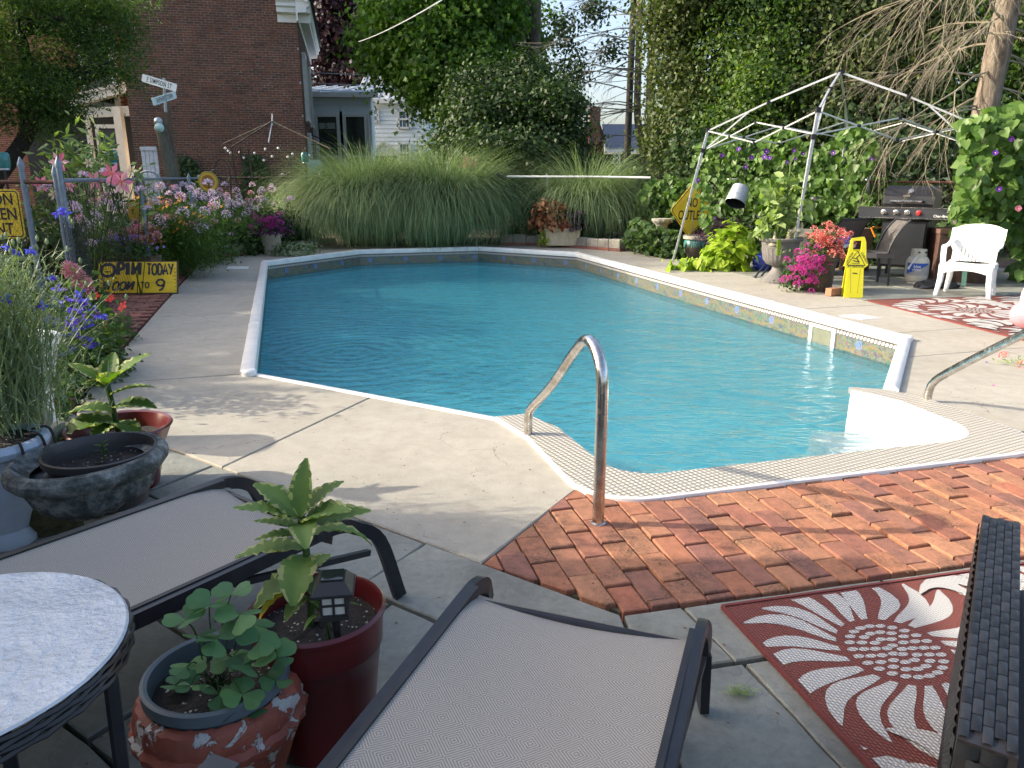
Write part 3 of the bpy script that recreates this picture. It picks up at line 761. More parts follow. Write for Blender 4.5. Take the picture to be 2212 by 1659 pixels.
tp = nt.nodes.new('ShaderNodeBsdfTransparent'); tp.inputs['Color'].default_value = (0.94, 0.99, 1.0, 1)
rf = nt.nodes.new('ShaderNodeBsdfRefraction'); rf.inputs['IOR'].default_value = 1.20; rf.inputs['Roughness'].default_value = 0.0; nt.links.new(bp.outputs[0], rf.inputs['Normal']); rf.inputs['Color'].default_value = (0.94, 0.99, 1.0, 1)
mr = nt.nodes.new('ShaderNodeMixShader'); mr.inputs[0].default_value = 0.5; nt.links.new(tp.outputs[0], mr.inputs[1]); nt.links.new(rf.outputs[0], mr.inputs[2])
mx = nt.nodes.new('ShaderNodeMixShader'); nt.links.new(fr_.outputs[0], mx.inputs[0]); nt.links.new(mr.outputs[0], mx.inputs[1]); nt.links.new(gl.outputs[0], mx.inputs[2])
df = nt.nodes.new('ShaderNodeBsdfDiffuse'); df.inputs['Color'].default_value = (0.11, 0.55, 0.66, 1)
mx2 = nt.nodes.new('ShaderNodeMixShader'); mx2.inputs[0].default_value = 0.12; nt.links.new(mx.outputs[0], mx2.inputs[1]); nt.links.new(df.outputs[0], mx2.inputs[2])
nt.links.new(mx2.outputs[0], out.inputs['Surface'])
va = nt.nodes.new('ShaderNodeVolumeAbsorption'); va.inputs['Color'].default_value = (0.10, 0.87, 0.96, 1); va.inputs['Density'].default_value = 0.13
nt.links.new(va.outputs[0], out.inputs['Volume'])
M['water'] = m
wp_ = ccw([A2(*q) for q in [(-0.34, 6.07), (1.27, 4.33), (1.30, 3.5), (1.6, 3.12), (3.8, 3.12), (4.12, 3.5), (4.12, 4.22), (5.59, 5.65), (5.59, 14.13), (4.02, 15.93), (1.49, 15.93), (-0.34, 14.22)]])
wb = MB(); wb.prism(wp_, -2.45, WATER_Z)
w = wb.build('water', M['water']); w['kind'] = 'structure'
# grab rails
def rail(pts, label):
    t = thing('grab_rail', label, 'handrail', pts[0])
    MB().tube(pts, 0.0265, n=16).build('tube', M['steel'], t, smooth=True)
    for e in (pts[0], pts[-1]):
        MB().lathe([(0.034, e[2] - 0.001), (0.034, e[2] + 0.008), (0.027, e[2] + 0.012)], (e[0], e[1], 0), n=20).build('collar', M['steel'], t, smooth=True)
    return t
nb = Vector((0.385, 3.09, 0.0)); fb = Vector((0.095, 4.25, 0.0))
def rp(t, z): p_ = nb.lerp(fb, t); return Vector((p_.x, p_.y, z))
rail(smooth_path([rp(0, 0), rp(0, 0.3), rp(0.0, 0.56), rp(0.015, 0.70), rp(0.09, 0.785), rp(0.19, 0.79), rp(0.33, 0.69), rp(0.6, 0.455), rp(0.9, 0.235), rp(0.975, 0.17), rp(1.0, 0.10), rp(1.0, 0)], 5), 'arched steel grab rail standing by the near brick corner of the pool')
rb = g(2003, 868)
def rq(s, z): return Vector((rb.x + 0.235 * s * 1.0, rb.y - 0.971 * s, z))
rail(smooth_path([rq(0, 0), rq(0, 0.06), rq(0.02, 0.135), rq(0.10, 0.215), rq(0.35, 0.40), rq(0.75, 0.68), rq(0.90, 0.78), rq(1.02, 0.80), rq(1.14, 0.72), rq(1.17, 0.6), rq(1.17, 0.3), rq(1.17, 0)], 5), 'steel grab rail running out of the right edge of the photo')
# ------------------------------------------------------------------ leaf, blade and branch generators
def T(vs, fs): return np.array(vs, float), fs
LEAF_DIAMOND = T([(0, 0, 0), (.45, -.33, .03), (1, 0, -.08), (.45, .33, .03)], [(0, 1, 2, 3)])
LEAF_NARROW = T([(0, 0, 0), (.5, -.13, .0), (1, 0, -.12), (.5, .13, .0)], [(0, 1, 2, 3)])
LEAF_HEART = T([(0, 0, 0), (-.12, -.22, .06), (.10, -.46, .10), (.5, -.40, .05), (1.0, 0, -.16), (.5, .40, .05), (.10, .46, .10), (-.12, .22, .06), (.45, 0, -.05)],
               [(0, 1, 2, 8), (8, 2, 3, 4), (0, 8, 6, 7), (8, 4, 5, 6)])
LEAF_OVAL = T([(0, 0, 0), (.3, -.25, .05), (.7, -.22, .02), (1, 0, -.1), (.7, .22, .02), (.3, .25, .05), (.5, 0, -.03)], [(0, 1, 6), (1, 2, 6), (2, 3, 6), (3, 4, 6), (4, 5, 6), (5, 0, 6)])
LEAF_MAPLE = T([(0, 0, 0), (.05, -.42, .02), (.38, -.22, .02), (.6, -.38, -.05), (.66, -.14, 0), (1, 0, -.1), (.66, .14, 0), (.6, .38, -.05), (.38, .22, .02), (.05, .42, .02)],
               [(0, 1, 2, 8, 9), (2, 3, 4, 6, 7, 8), (4, 5, 6)])
def frames(nrm, r):
    """random in-plane direction for every normal"""
    n = nrm / (np.linalg.norm(nrm, axis=1, keepdims=True) + 1e-9)
    t = r.normal(size=n.shape); t -= n * (t * n).sum(1, keepdims=True); t /= np.linalg.norm(t, axis=1, keepdims=True) + 1e-9
    return t, np.cross(n, t), n
def np_mesh(name, V, tmplf, nper, N):
    tot = []; starts = []; cnt = []
    sizes = [len(f) for f in tmplf]
    idx = np.concatenate([np.array(f) for f in tmplf])
    L = (idx[None, :] + (np.arange(N) * nper)[:, None]).ravel()
    ls = np.tile(np.array(sizes), N); st = np.concatenate([[0], np.cumsum(ls)[:-1]])
    me = bpy.data.meshes.new(name)
    me.vertices.add(len(V)); me.vertices.foreach_set('co', V.ravel().astype(np.float32))
    me.loops.add(len(L)); me.loops.foreach_set('vertex_index', L.astype(np.int32))
    me.polygons.add(len(ls)); me.polygons.foreach_set('loop_start', st.astype(np.int32)); me.polygons.foreach_set('loop_total', ls.astype(np.int32))
    me.update(calc_edges=True); me.validate(); return me
def leaves(name, P, size, tmpl, mat, parent=None, nrm=None, up=0.6, jit=0.7, r=rng, down=False, kind='stuff'):
    N = len(P)
    if nrm is None: nrm = np.zeros((N, 3))
    n = nrm + np.array([0, 0, up]) + r.normal(size=(N, 3)) * jit
    t, b, n = frames(n, r)
    if down:                                      # tip points downwards, as leaves hang
        g_ = np.array([0, 0, -1.0]) + r.normal(size=(N, 3)) * 0.45
        t = g_ - n * (g_ * n).sum(1, keepdims=True); t /= np.linalg.norm(t, axis=1, keepdims=True) + 1e-9; b = np.cross(n, t)
    s = (size * r.uniform(0.65, 1.3, N))[:, None, None]
    tv, tf = tmpl
    sh = np.array(WL.get(parent.name, Vector((0, 0, 0)))) if parent is not None else P.mean(0)
    V = (P - sh)[:, None, :] + s * (tv[None, :, 0:1] * t[:, None, :] + tv[None, :, 1:2] * b[:, None, :] + tv[None, :, 2:3] * n[:, None, :])
    me = np_mesh(name, V.reshape(-1, 3), tf, len(tv), N)
    o = link_mesh(name, me, mat, parent)
    if parent is None: o.location = sh
    if kind: o['kind'] = kind
    return o
_leafmesh = {}
def leaf_parts(name, P, size, tmpl, mat, parent, nrm, up=0.3, jit=0.5, r=rng, down=True):
    """single leaves as parts sharing one mesh"""
    key = (id(tmpl[1]), mat.name)
    if key not in _leafmesh:
        me = bpy.data.meshes.new(name); me.from_pydata([tuple(v) for v in tmpl[0]], [], tmpl[1]); me.materials.append(mat); _leafmesh[key] = me
    me = _leafmesh[key]; N = len(P)
    n = nrm + np.array([0, 0, up]) + r.normal(size=(N, 3)) * jit
    t, b, n = frames(n, r)
    if down:
        g_ = np.array([0, 0, -1.0]) + r.normal(size=(N, 3)) * 0.45
        t = g_ - n * (g_ * n).sum(1, keepdims=True); t /= np.linalg.norm(t, axis=1, keepdims=True) + 1e-9; b = np.cross(n, t)
    sh = WL.get(parent.name, Vector((0, 0, 0)))
    for i in range(N):
        s = size * r.uniform(0.7, 1.3)
        o = bpy.data.objects.new(name, me); COL.objects.link(o); o.parent = parent
        X = t[i] * s; Y = b[i] * s; Z = n[i] * s
        o.matrix_local = Matrix(((X[0], Y[0], Z[0], P[i][0] - sh.x), (X[1], Y[1], Z[1], P[i][1] - sh.y), (X[2], Y[2], Z[2], P[i][2] - sh.z), (0, 0, 0, 1)))
def blades(name, base, az, e0, k, L, w, mat, parent=None, segs=6, r=rng, kind='stuff', twist=0.4, pw=1.3):
    """curved strips: base (N,3), azimuth, start elevation, bend, length"""
    N = len(base); t = np.linspace(0, 1, segs + 1)
    el = e0[:, None] - k[:, None] * (t[None, :] ** pw)
    ds = L[:, None] / segs
    h = np.cumsum(np.cos(el) * ds, 1) - np.cos(el[:, :1]) * ds; z = np.cumsum(np.sin(el) * ds, 1) - np.sin(el[:, :1]) * ds
    azz = az[:, None] + r.normal(size=N)[:, None] * 0.25 * t[None, :]
    X = base[:, 0:1] + np.cos(azz) * h; Y = base[:, 1:2] + np.sin(azz) * h; Z = base[:, 2:3] + z
    ta = az + np.pi / 2 + r.normal(size=N) * twist
    ww = (w * (1 - t[None, :] ** 1.6) * 0.5 + w * 0.03) * np.ones((N, 1))
    dx = np.cos(ta)[:, None] * ww; dy = np.sin(ta)[:, None] * ww
    A = np.stack([X - dx, Y - dy, Z], -1); B = np.stack([X + dx, Y + dy, Z], -1)
    V = np.stack([A, B], 2).reshape(N, -1, 3)
    sh = np.array(WL.get(parent.name, Vector((0, 0, 0)))) if parent is not None else np.append(base.mean(0)[:2], base[:, 2].min())
    V = V - sh
    fs = [(2 * i, 2 * i + 1, 2 * i + 3, 2 * i + 2) for i in range(segs)]
    me = np_mesh(name, V.reshape(-1, 3), fs, 2 * (segs + 1), N)
    o = link_mesh(name, me, mat, parent)
    if parent is None: o.location = sh
    if kind: o['kind'] = kind
    return o
def crown_points(blobs, n, r=rng, shell=0.45, clump=0.28, per=26):
    """blobs: (x, y, z, rx, ry, rz[, weight]) -> leaf points gathered in clumps near the blob surfaces, and outward normals"""
    wts = np.array([(b[3] * b[4] * b[5]) ** 0.67 * (b[6] if len(b) > 6 else 1) for b in blobs]); wts /= wts.sum()
    nc = max(1, n // per); which = r.choice(len(blobs), nc, p=wts)
    d = r.normal(size=(nc, 3)); d /= np.linalg.norm(d, axis=1, keepdims=True)
    rad = (shell + (1 - shell) * r.uniform(0, 1, nc) ** 0.6) * r.uniform(0.85, 1.12, nc)
    bl = np.array([b[:6] for b in blobs])[which]
    C = bl[:, :3] + d * bl[:, 3:6] * rad[:, None]
    P = np.repeat(C, per, 0); D = np.repeat(d, per, 0)
    off = r.normal(size=P.shape) * clump * np.array([1, 1, 0.55])
    off[:, 2] -= 0.25 * (off[:, 0] ** 2 + off[:, 1] ** 2) / max(clump, .01)
    on = off / (np.linalg.norm(off, axis=1, keepdims=True) + 1e-6)
    return P + off, D * .45 + on * .75
def limb(mb, a, b, r0, r1, bend=0.15, n=6, k=7):
    a = Vector(a); b = Vector(b); L = (b - a).length
    o = Vector((rnd.uniform(-1, 1), rnd.uniform(-1, 1), rnd.uniform(0, 1))) * L * bend
    pts = [a.lerp(b, i / n) + o * math.sin(math.pi * i / n) * 0.6 + Vector((rnd.uniform(-1, 1), rnd.uniform(-1, 1), 0)) * 0.02 * L for i in range(n + 1)]
    pts[0] = a; pts[-1] = b
    mb.tube(pts, [r0 + (r1 - r0) * i / n for i in range(n + 1)], n=k); return pts
def tree(name, label, base, trunks, blobs, nleaf, lsize, mat, barkm, tmpl=LEAF_DIAMOND, cat='tree', group=None, clump=0.3, per=26, shell=0.45, limbs=14, up=0.5, jit=0.6, nw=0.9):
    base = Vector(base); t = thing(name, label, cat, base, group)
    mb = MB(); ends = []
    for tr in trunks:                      # ([points], r0, r1)
        pts = smooth_path(tr[0], 4); n = len(pts)
        mb.tube(pts, [tr[1] + (tr[2] - tr[1]) * (i / (n - 1)) ** 0.8 for i in range(n)], n=10)
        ends += pts[n // 3:]
    mb.build('trunk', barkm, t, smooth=True)
    kids = []
    for bl in blobs:                       # knobbly outline: smaller boughs on every bough
        for _ in range(4):
            d = Vector((rnd.gauss(0, 1), rnd.gauss(0, 1), rnd.gauss(0, .8))).normalized(); q = rnd.uniform(.3, .5)
            kids.append((bl[0] + d.x * bl[3] * .85, bl[1] + d.y * bl[4] * .85, max(.3, bl[2] + d.z * bl[5] * .85), bl[3] * q, bl[4] * q, bl[5] * q, (bl[6] if len(bl) > 6 else 1) * 1.1))
    blobs = blobs + kids
    if limbs:
        lb = MB()
        for i in range(limbs):
            bl = blobs[i % len(blobs)]; s = min(ends, key=lambda q: abs(q.z - (bl[2] - bl[5] * 0.8)) + rnd.uniform(0, 1.5))
            e = Vector((bl[0] + rnd.uniform(-.5, .5) * bl[3], bl[1] + rnd.uniform(-.5, .5) * bl[4], bl[2] + rnd.uniform(-.3, .6) * bl[5]))
            p = limb(lb, s, e, 0.09, 0.025)
            for j in range(3):
                q = p[rnd.randint(2, 5)]; e2 = q + Vector((rnd.uniform(-1, 1), rnd.uniform(-1, 1), rnd.uniform(-.2, 1))) * min(bl[3], 1.2)
                limb(lb, q, e2, 0.035, 0.008, n=4, k=5)
        lb.build('limbs', barkm, t, smooth=True)
    P, D = crown_points(blobs, nleaf, shell=shell, clump=clump, per=per)
    o = leaves('crown', P, lsize, tmpl, mat, t, nrm=D * nw, up=up, jit=jit)
    return t
def twigs(mb, a, d, L, r0, depth, droop, rr=rnd, n=4, spread=0.7, kids=4):
    """bare branch that forks"""
    pts = [Vector(a)]; d = Vector(d).normalized(); q = Vector(a)
    for i in range(n):
        d = (d + Vector((rr.uniform(-1, 1), rr.uniform(-1, 1), rr.uniform(-1, 1))) * 0.16 + Vector((0, 0, -droop)) * 0.3).normalized()
        q = q + d * (L / n); pts.append(q.copy())
    mb.tube(pts, [r0 + (r0 * 0.3 - r0) * i / n for i in range(n + 1)], n=4 if depth else 3, caps=False)
    if depth:
        for i in range(kids):
            j = rr.randint(1, n); dd = (pts[j] - pts[j - 1]).normalized()
            nd_ = (dd + Vector((rr.uniform(-1, 1), rr.uniform(-1, 1), rr.uniform(-1, .5))) * spread).normalized()
            twigs(mb, pts[j], nd_, L * rr.uniform(0.4, 0.65), r0 * 0.45, depth - 1, droop, rr, 3, spread, kids)

# ------------------------------------------------------------------ brick house
TH = R(12)
HC = Vector((-6.39, 24.5, 0)); hd = Vector((math.cos(TH), math.sin(TH), 0)); hn = Vector((math.sin(TH), -math.cos(TH), 0))
def HP(t, z, o=0.0): return HC - hd * t + hn * o + Vector((0, 0, z))        # t metres left of the corner
house = thing('brick_house', 'tall dark red brick house with white cornice behind the garden fence', 'house', HC)
HW, HH = 4.94, 7.6
def brick_wall(parent, P, W, H, z0, mat, nsingle=0, key=None, skip=None, depth=0.03, bl=0.200, bh=0.0545, pu=0.2155, pv=0.0677):
    us = []; row = 0; z = z0
    while z < H:
        u = -(pu / 2 if row % 2 else 0.0)
        if row % 7 == 6: u += 0.05
        while u < W:
            a = max(0.0, u + rnd.uniform(-.003, .003)); c = min(W, u + bl + rnd.uniform(-.003, .003))
            if c - a > 0.03 and not (skip and skip((a + c) / 2, z)): us.append((a, c, z))
            u += pu
        z += pv; row += 1
    if key: us.sort(key=key)
    vec = P(1, 0) - P(0, 0); nv = (P(0, 0, 1) - P(0, 0))
    for i, (a, c, z) in enumerate(us[:nsingle]):
        k = i % 6
        nm = 'brickmesh_%s' % parent.name + str(k)
        me = bpy.data.meshes.get(nm)
        if me is None or abs((c - a) - bl) > 0.02:
            mb = MB(); L = c - a
            pts = [(0, 0, 0), (L, 0, 0), (L, 0, bh), (0, 0, bh)]
            out = 0.008 + 0.002 * k
            F = [tuple(vec * x + Vector((0, 0, zz))) for x, _, zz in pts]; G_ = [tuple(Vector(f) + nv * out) for f in F]
            mb.add(F + G_, [(4, 5, 6, 7), (0, 1, 5, 4), (1, 2, 6, 5), (2, 3, 7, 6), (3, 0, 4, 7)])
            me = mb.mesh(nm); me.materials.append(mat)
        o = bpy.data.objects.new('brick', me); COL.objects.link(o); o.parent = parent
        o.location = P(a, z) - WL[parent.name]
    mb = MB()
    for (a, c, z) in us[nsingle:]:
        out = rnd.uniform(0.008, 0.016)
        F = [P(a, z), P(c, z), P(c, z + bh), P(a, z + bh)]; G_ = [f + nv * out for f in F]
        mb.add(F + G_, [(4, 5, 6, 7), (0, 1, 5, 4), (1, 2, 6, 5), (2, 3, 7, 6), (3, 0, 4, 7)])
    o = mb.build('brickwork', mat, parent); o['kind'] = 'stuff'
    return o
core = MB()
D_ = 9.0
core.add([HP(0, -0.1), HP(HW, -0.1), HP(HW, -0.1, -D_), HP(0, -0.1, -D_), HP(0, HH), HP(HW, HH), HP(HW, HH, -D_), HP(0, HH, -D_)],
         [(0, 1, 5, 4), (1, 2, 6, 5), (2, 3, 7, 6), (3, 0, 4, 7), (4, 5, 6, 7)])
core.build('wall', M['mortar'], house)
brick_wall(house, HP, HW, HH - 0.05, 0.0, M['house_brick'], 300, key=lambda q: (abs(q[2] - 3.9) * 1.2 + abs(q[0] - 1.2)))
# side wall, seen at a glancing angle
def HS(t, z, o=0.0): return HC - hn * t + hd * o + Vector((0, 0, z))
side = struct = None
sd = MB()
rowz = 0.0; r_ = 0
brick_wall(house, HS, 8.9, HH - 1.2, 0.0, M['house_brick'], 0)
for (t0, z0) in ((1.2, 3.3), (4.6, 3.3), (1.4, 0.9)):
    w_ = MB()
    for (ta, tb, za, zb) in ((t0, t0 + 0.12, z0, z0 + 1.9), (t0 + 0.95, t0 + 1.07, z0, z0 + 1.9), (t0, t0 + 1.07, z0 + 1.8, z0 + 1.95), (t0 - .05, t0 + 1.12, z0 - 0.1, z0)):
        c = HS((ta + tb) / 2, (za + zb) / 2, 0.06); w_.box(c, (0.12, tb - ta, zb - za), rz=TH)
    wo = w_.build('window', M['white_paint'], house)
    MB().box(HS(t0 + 0.53, z0 + 0.9, 0.03), (0.05, 0.9, 1.8), rz=TH).build('pane', M['dark_glass'], wo)
# cornice: return on the gable front and the eave along the side
cz = 6.22
def cornice(name, a, b, prof, n):
    mb = MB(); mb.grid([[a + n * x + Vector((0, 0, z)) for x, z in prof], [b + n * x + Vector((0, 0, z)) for x, z in prof]])
    mb.add([a + n * x + Vector((0, 0, z)) for x, z in prof], [tuple(range(len(prof)))]); mb.add([b + n * x + Vector((0, 0, z)) for x, z in prof], [tuple(range(len(prof)))])
    return mb.build(name, M['white_paint'], house)
prof = [(0.0, cz - 0.34), (0.05, cz - 0.34), (0.05, cz - 0.12), (0.26, cz - 0.10), (0.27, cz + 0.02), (0.33, cz + 0.06), (0.33, cz + 0.14), (0.38, cz + 0.20), (0.0, cz + 0.24)]
cornice('cornice', HP(0.55, 0), HP(-0.40, 0), prof, hn)
prof2 = [(0.0, cz - 0.34), (0.05, cz - 0.34), (0.05, cz - 0.12), (0.30, cz - 0.10), (0.31, cz + 0.02), (0.37, cz + 0.06), (0.37, cz + 0.14), (0.42, cz + 0.20), (0.0, cz + 0.24)]
cornice('cornice', HS(-0.36, 0), HS(8.9, 0), prof2, hd)
# rake of the roof above the return
rk = MB(); a = HP(-0.42, cz + 0.25, 0.40); b_ = HP(2.8, cz + 3.0, 0.40)
rk.bar(a, b_, 0.10, 0.30); rk.build('rake_board', M['white_paint'], house)
rf = MB(); rf.add([HP(-0.5, cz + 0.34, 0.45), HP(2.8, cz + 3.15, 0.45), HP(2.8, cz + 3.15, -D_), HP(-0.5, cz + 0.34, -D_)], [(0, 1, 2, 3)])
rf.add([HP(2.8, cz + 3.15, 0.45), HP(5.6, cz + 0.34, 0.45), HP(5.6, cz + 0.34, -D_), HP(2.8, cz + 3.15, -D_)], [(0, 1, 2, 3)])
rf.build('roof', simple('slate', (0.10, 0.10, 0.11), 0.7, var=0.3), house)
gb = MB(); gb.add([HP(0, HH - 0.01, -0.02), HP(2.8, cz + 3.1, -0.02), HP(HW, HH - 0.01, -0.02)], [(0, 1, 2)]); gb.build('gable', M['house_brick'], house)
# downpipe and string of light bulbs at the corner
# recessed wing with window, porch
wing = thing('brick_wing', 'sunlit orange brick wing seen through the leafy tree left of the house', 'house', (-13.5, 27.0, 0))
def WP(t, z, o=0.0): return Vector((-12.2 - t, 27.0 - o, z))
MB().box((-15.7, 29.0, 3.9), (7.0, 4.0, 8.0)).build('wall', M['mortar'], wing)
brick_wall(wing, WP, 6.9, 7.5, 0.0, brickmat('wing_brick', [(0.20, 0.06, 0.035), (0.27, 0.085, 0.05), (0.16, 0.05, 0.03)], mossy=0.3), 120, key=lambda q: abs(q[2] - 4.2) + abs(q[0] - 2.0), skip=lambda u, z: 0.95 < u < 2.15 and 3.7 < z < 6.15)
wd = MB()
for (xa, xb, za, zb) in ((-14.35, -14.22, 3.7, 6.1), (-13.28, -13.15, 3.7, 6.1), (-14.35, -13.15, 6.0, 6.2), (-14.4, -13.1, 3.6, 3.72), (-14.3, -13.2, 4.85, 4.95)):
    wd.box(((xa + xb) / 2, 26.93, (za + zb) / 2), (xb - xa, 0.16, zb - za))
wo = wd.build('window', M['white_paint'], wing); MB().box((-13.75, 26.985, 4.9), (0.95, 0.03, 2.3)).build('pane', M['dark_glass'], wo)
porch = thing('porch', 'cream painted porch with scalloped screen door beside the brick house', 'porch', (-12.9, 24.0, 0))
def pq(u, v, y=24.0): return dp(u, v, y)
pb = MB()
a = pq(150, 222); b_ = pq(281, 186); pb.bar(a, b_, 0.3, 0.30); 
pb.build('fascia', M['cream_paint'], porch)
MB().add([pq(150, 212, 23.8), pq(285, 178, 23.8), pq(285, 170, 27), pq(150, 205, 27)], [(0, 1, 2, 3)]).build('roof', simple('porch_roof', (0.10, 0.09, 0.09), 0.8), porch)
pb = MB(); pb.bar(pq(150, 245, 24.1), pq(281, 240, 24.1), 0.15, 0.28); pb.build('header', M['cream_paint'], porch)
for (u0, u1) in ((262, 277), (198, 206)):
    a = pq((u0 + u1) / 2 - 6, 240); c = pq((u0 + u1) / 2 + 2, 380)
    MB().bar((c.x, 24.05, 0), (c.x, 24.05, 3.5), (u1 - u0) / 68.0).build('post', M['cream_paint'], porch)
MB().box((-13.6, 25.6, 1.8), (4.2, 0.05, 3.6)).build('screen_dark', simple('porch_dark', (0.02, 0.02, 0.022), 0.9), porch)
door = thing('screen_door', 'cream screen door with scalloped trim on the porch', 'door', (-12.65, 24.1, 0))
x0, x1 = pq(208, 300).x, pq(262, 300).x; dz0, dz1 = 0.35, 3.0
fr_mb = MB()
for q in (((x0 + .05), dz0, dz1, 'v'), ((x1 - .05), dz0, dz1, 'v')): fr_mb.box((q[0], 24.02, (dz0 + dz1) / 2), (0.1, 0.05, dz1 - dz0))
for z in (dz1 - 0.06, 1.05, 2.25, dz0 + 0.06): fr_mb.box(((x0 + x1) / 2, 24.02, z), (x1 - x0, 0.045, 0.11))
for sx in (x0 + .1, x1 - .1):
    for z in (2.19, 1.11):
        s_ = 1 if sx < (x0 + x1) / 2 else -1; q_ = 1 if z < 1.5 else -1
        fr_mb.prism([(0, 0), (0.01, 0), (0, 0.01)], 0, 0.001)
        for k in range(3): fr_mb.lathe([(0.05, -0.012), (0.05, 0.012)], (sx + s_ * 0.05 * k, 24.02, z + q_ * 0.05 * (2 - k)), n=10, tilt=Matrix.Rotation(R(90), 3, 'X'))
for i in range(4): fr_mb.box((x0 + 0.2 + i * (x1 - x0 - .4) / 3, 24.02, 0.72), (0.03, 0.03, 0.6))
fr_mb.build('door_frame', M['cream_paint'], door)
MB().box(((x0 + x1) / 2, 24.05, 1.7), (x1 - x0 - .1, 0.01, 2.5)).build('screen', simple('insect_screen', (0.03, 0.032, 0.035), 0.7), door)
# ivy patches climbing the brick wall
for i, (t0, w_, h_, lab) in enumerate(((3.55, 0.75, 1.9, 'narrow column of dark ivy climbing the brick wall beside the wooden post'), (1.55, 0.62, 1.95, 'rounded patch of dark ivy on the brick wall under the bare gazebo frame'))):
    q = HP(t0, 0, 0.06); iv = thing('ivy', lab, 'plant', q)
    n = 2200; u = rng.normal(size=n) * w_ * 0.42; z = rng.beta(1.2, 1.5, n) * h_
    keep = np.abs(u) < w_ * (1.15 - z / h_ * 0.75); u = u[keep]; z = z[keep]
    P = np.array([list(HP(t0 + uu, zz + 0.2, 0.05 + rnd.uniform(0, .12))) for uu, zz in zip(u, z)])
    leaves('foliage', P, 0.10, LEAF_HEART, M['leaf_dark'], iv, nrm=np.tile(np.array(hn) * 1.3, (len(P), 1)), up=0.5, jit=0.35, down=True)

# ------------------------------------------------------------------ pale houses behind
sunroom = thing('sunroom', 'pale blue-white sunroom with two tall dark windows beside the brick house', 'house', (dp(735, 380, 31).x, 31, 0))
def sp_(u, v, y=31.0): return dp(u, v, y)
pale = simple('pale_blue_paint', (0.70, 0.78, 0.85), 0.6, var=0.06)
xa, xb = sp_(640, 300).x, sp_(803, 300).x
MB().box(((xa + xb) / 2, 31.4, 2.2), (xb - xa, 0.8, 4.6)).build('wall', pale, sunroom)
for (u0, u1) in ((683, 736), (744, 795)):
    a = sp_(u0, 250); c = sp_(u1, 345); w_ = MB()
    zt, zb = sp_(700, 250).z, 0.9
    for xx in (a.x, c.x): w_.box((xx, 30.95, (zt + zb) / 2), (0.12, 0.12, zt - zb + 0.1))
    for z in (zt, (zt + zb) / 2 - .1, zb): w_.box(((a.x + c.x) / 2, 30.95, z), (c.x - a.x, 0.10, 0.09))
    wo = w_.build('window', M['white_paint'], sunroom)
    MB().box(((a.x + c.x) / 2, 30.985, (zt + zb) / 2), (c.x - a.x, 0.02, zt - zb)).build('pane', simple('green_dark_glass', (0.035, 0.05, 0.04), 0.08, var=0.5, scale=1), wo)
    for xx in (a.x - 0.12, c.x + 0.12): MB().box((xx, 30.97, (zt + zb) / 2), (0.1, 0.06, zt - zb + 0.3)).build('trim', pale, wo)
MB().box(((xa + xb) / 2, 30.98, sp_(700, 226).z), (xb - xa, 0.03, 0.06)).build('trim', pale, sunroom)
gu = MB(); gu.bar((xa - 0.1, 30.8, sp_(640, 205).z), (xb + 0.35, 30.8, sp_(800, 207).z), 0.22, 0.17); gu.build('gutter', M['white_paint'], sunroom)
MB().tube([(xb + .05, 30.8, 4.4), (xb + .02, 30.88, 4.1), (xb - .02, 30.9, 0.1)], 0.05).build('downpipe', M['white_paint'], sunroom, smooth=True)
metalroof = simple('painted_metal_roof', (0.50, 0.54, 0.58), 0.35, 0.3, var=0.25, scale=0.8)
darkroof = simple('shaded_metal_roof', (0.16, 0.18, 0.22), 0.35, 0.4, var=0.25, scale=0.8)
zr = sp_(700, 202).z; rf = MB(); rf.add([(xa - .2, 30.7, zr), (xb + .45, 30.7, zr), (xb + .45, 36.5, zr + 0.85), (xa - .2, 36.5, zr + .85)], [(0, 1, 2, 3)])
for i in range(8): x_ = xa + i * 0.55; rf.bar((x_, 30.7, zr + .03), (x_, 36.5, zr + .88), 0.03, 0.05)
rf.build('roof', metalroof, sunroom)
c5 = sp_(707, 272, 30.94)
def text_mesh(s, size, mat, name='lettering', parent=None, M4=None, sx=1.0, bold=0.0, align='CENTER', space=1.0):
    cu = bpy.data.curves.new('txt', 'FONT'); cu.body = s; cu.size = size; cu.align_x = align; cu.align_y = 'CENTER'; cu.offset = bold; cu.space_character = space
    cu.resolution_u = 3; o = bpy.data.objects.new('txt', cu); COL.objects.link(o)
    dg = bpy.context.evaluated_depsgraph_get(); me = bpy.data.meshes.new_from_object(o.evaluated_get(dg))
    bpy.data.objects.remove(o); me.transform(Matrix.Diagonal((sx, 1, 1, 1)))
    if M4 is not None: me.transform(M4)
    me.materials.clear(); me.materials.append(mat)
    if parent is not None:
        me.transform(Matrix.Translation(-WL[parent.name]))
    oo = link_mesh(name, me, None, parent); WL[oo.name] = WL[parent.name].copy() if parent is not None else Vector((0, 0, 0)); return oo
def facing(o, right, up):
    right = Vector(right).normalized(); up = Vector(up); n = right.cross(up).normalized(); up = n.cross(right).normalized()
    return Matrix(((right.x, up.x, n.x, o[0]), (right.y, up.y, n.y, o[1]), (right.z, up.z, n.z, o[2]), (0, 0, 0, 1)))
sticker = thing('window_notice', 'pale notice with a numeral in the left sunroom window', 'sign', (c5.x, 30.93, c5.z - 0.1))
MB().box((c5.x, 30.93, c5.z), (0.62, 0.01, 0.22)).build('paper', simple('notice_paper', (0.30, 0.33, 0.30), 0.6), sticker)
text_mesh('5', 0.3, M['sign_black'], parent=sticker, M4=facing((c5.x - 0.05, 30.92, c5.z), (1, 0, 0), (0, 0, 1)))

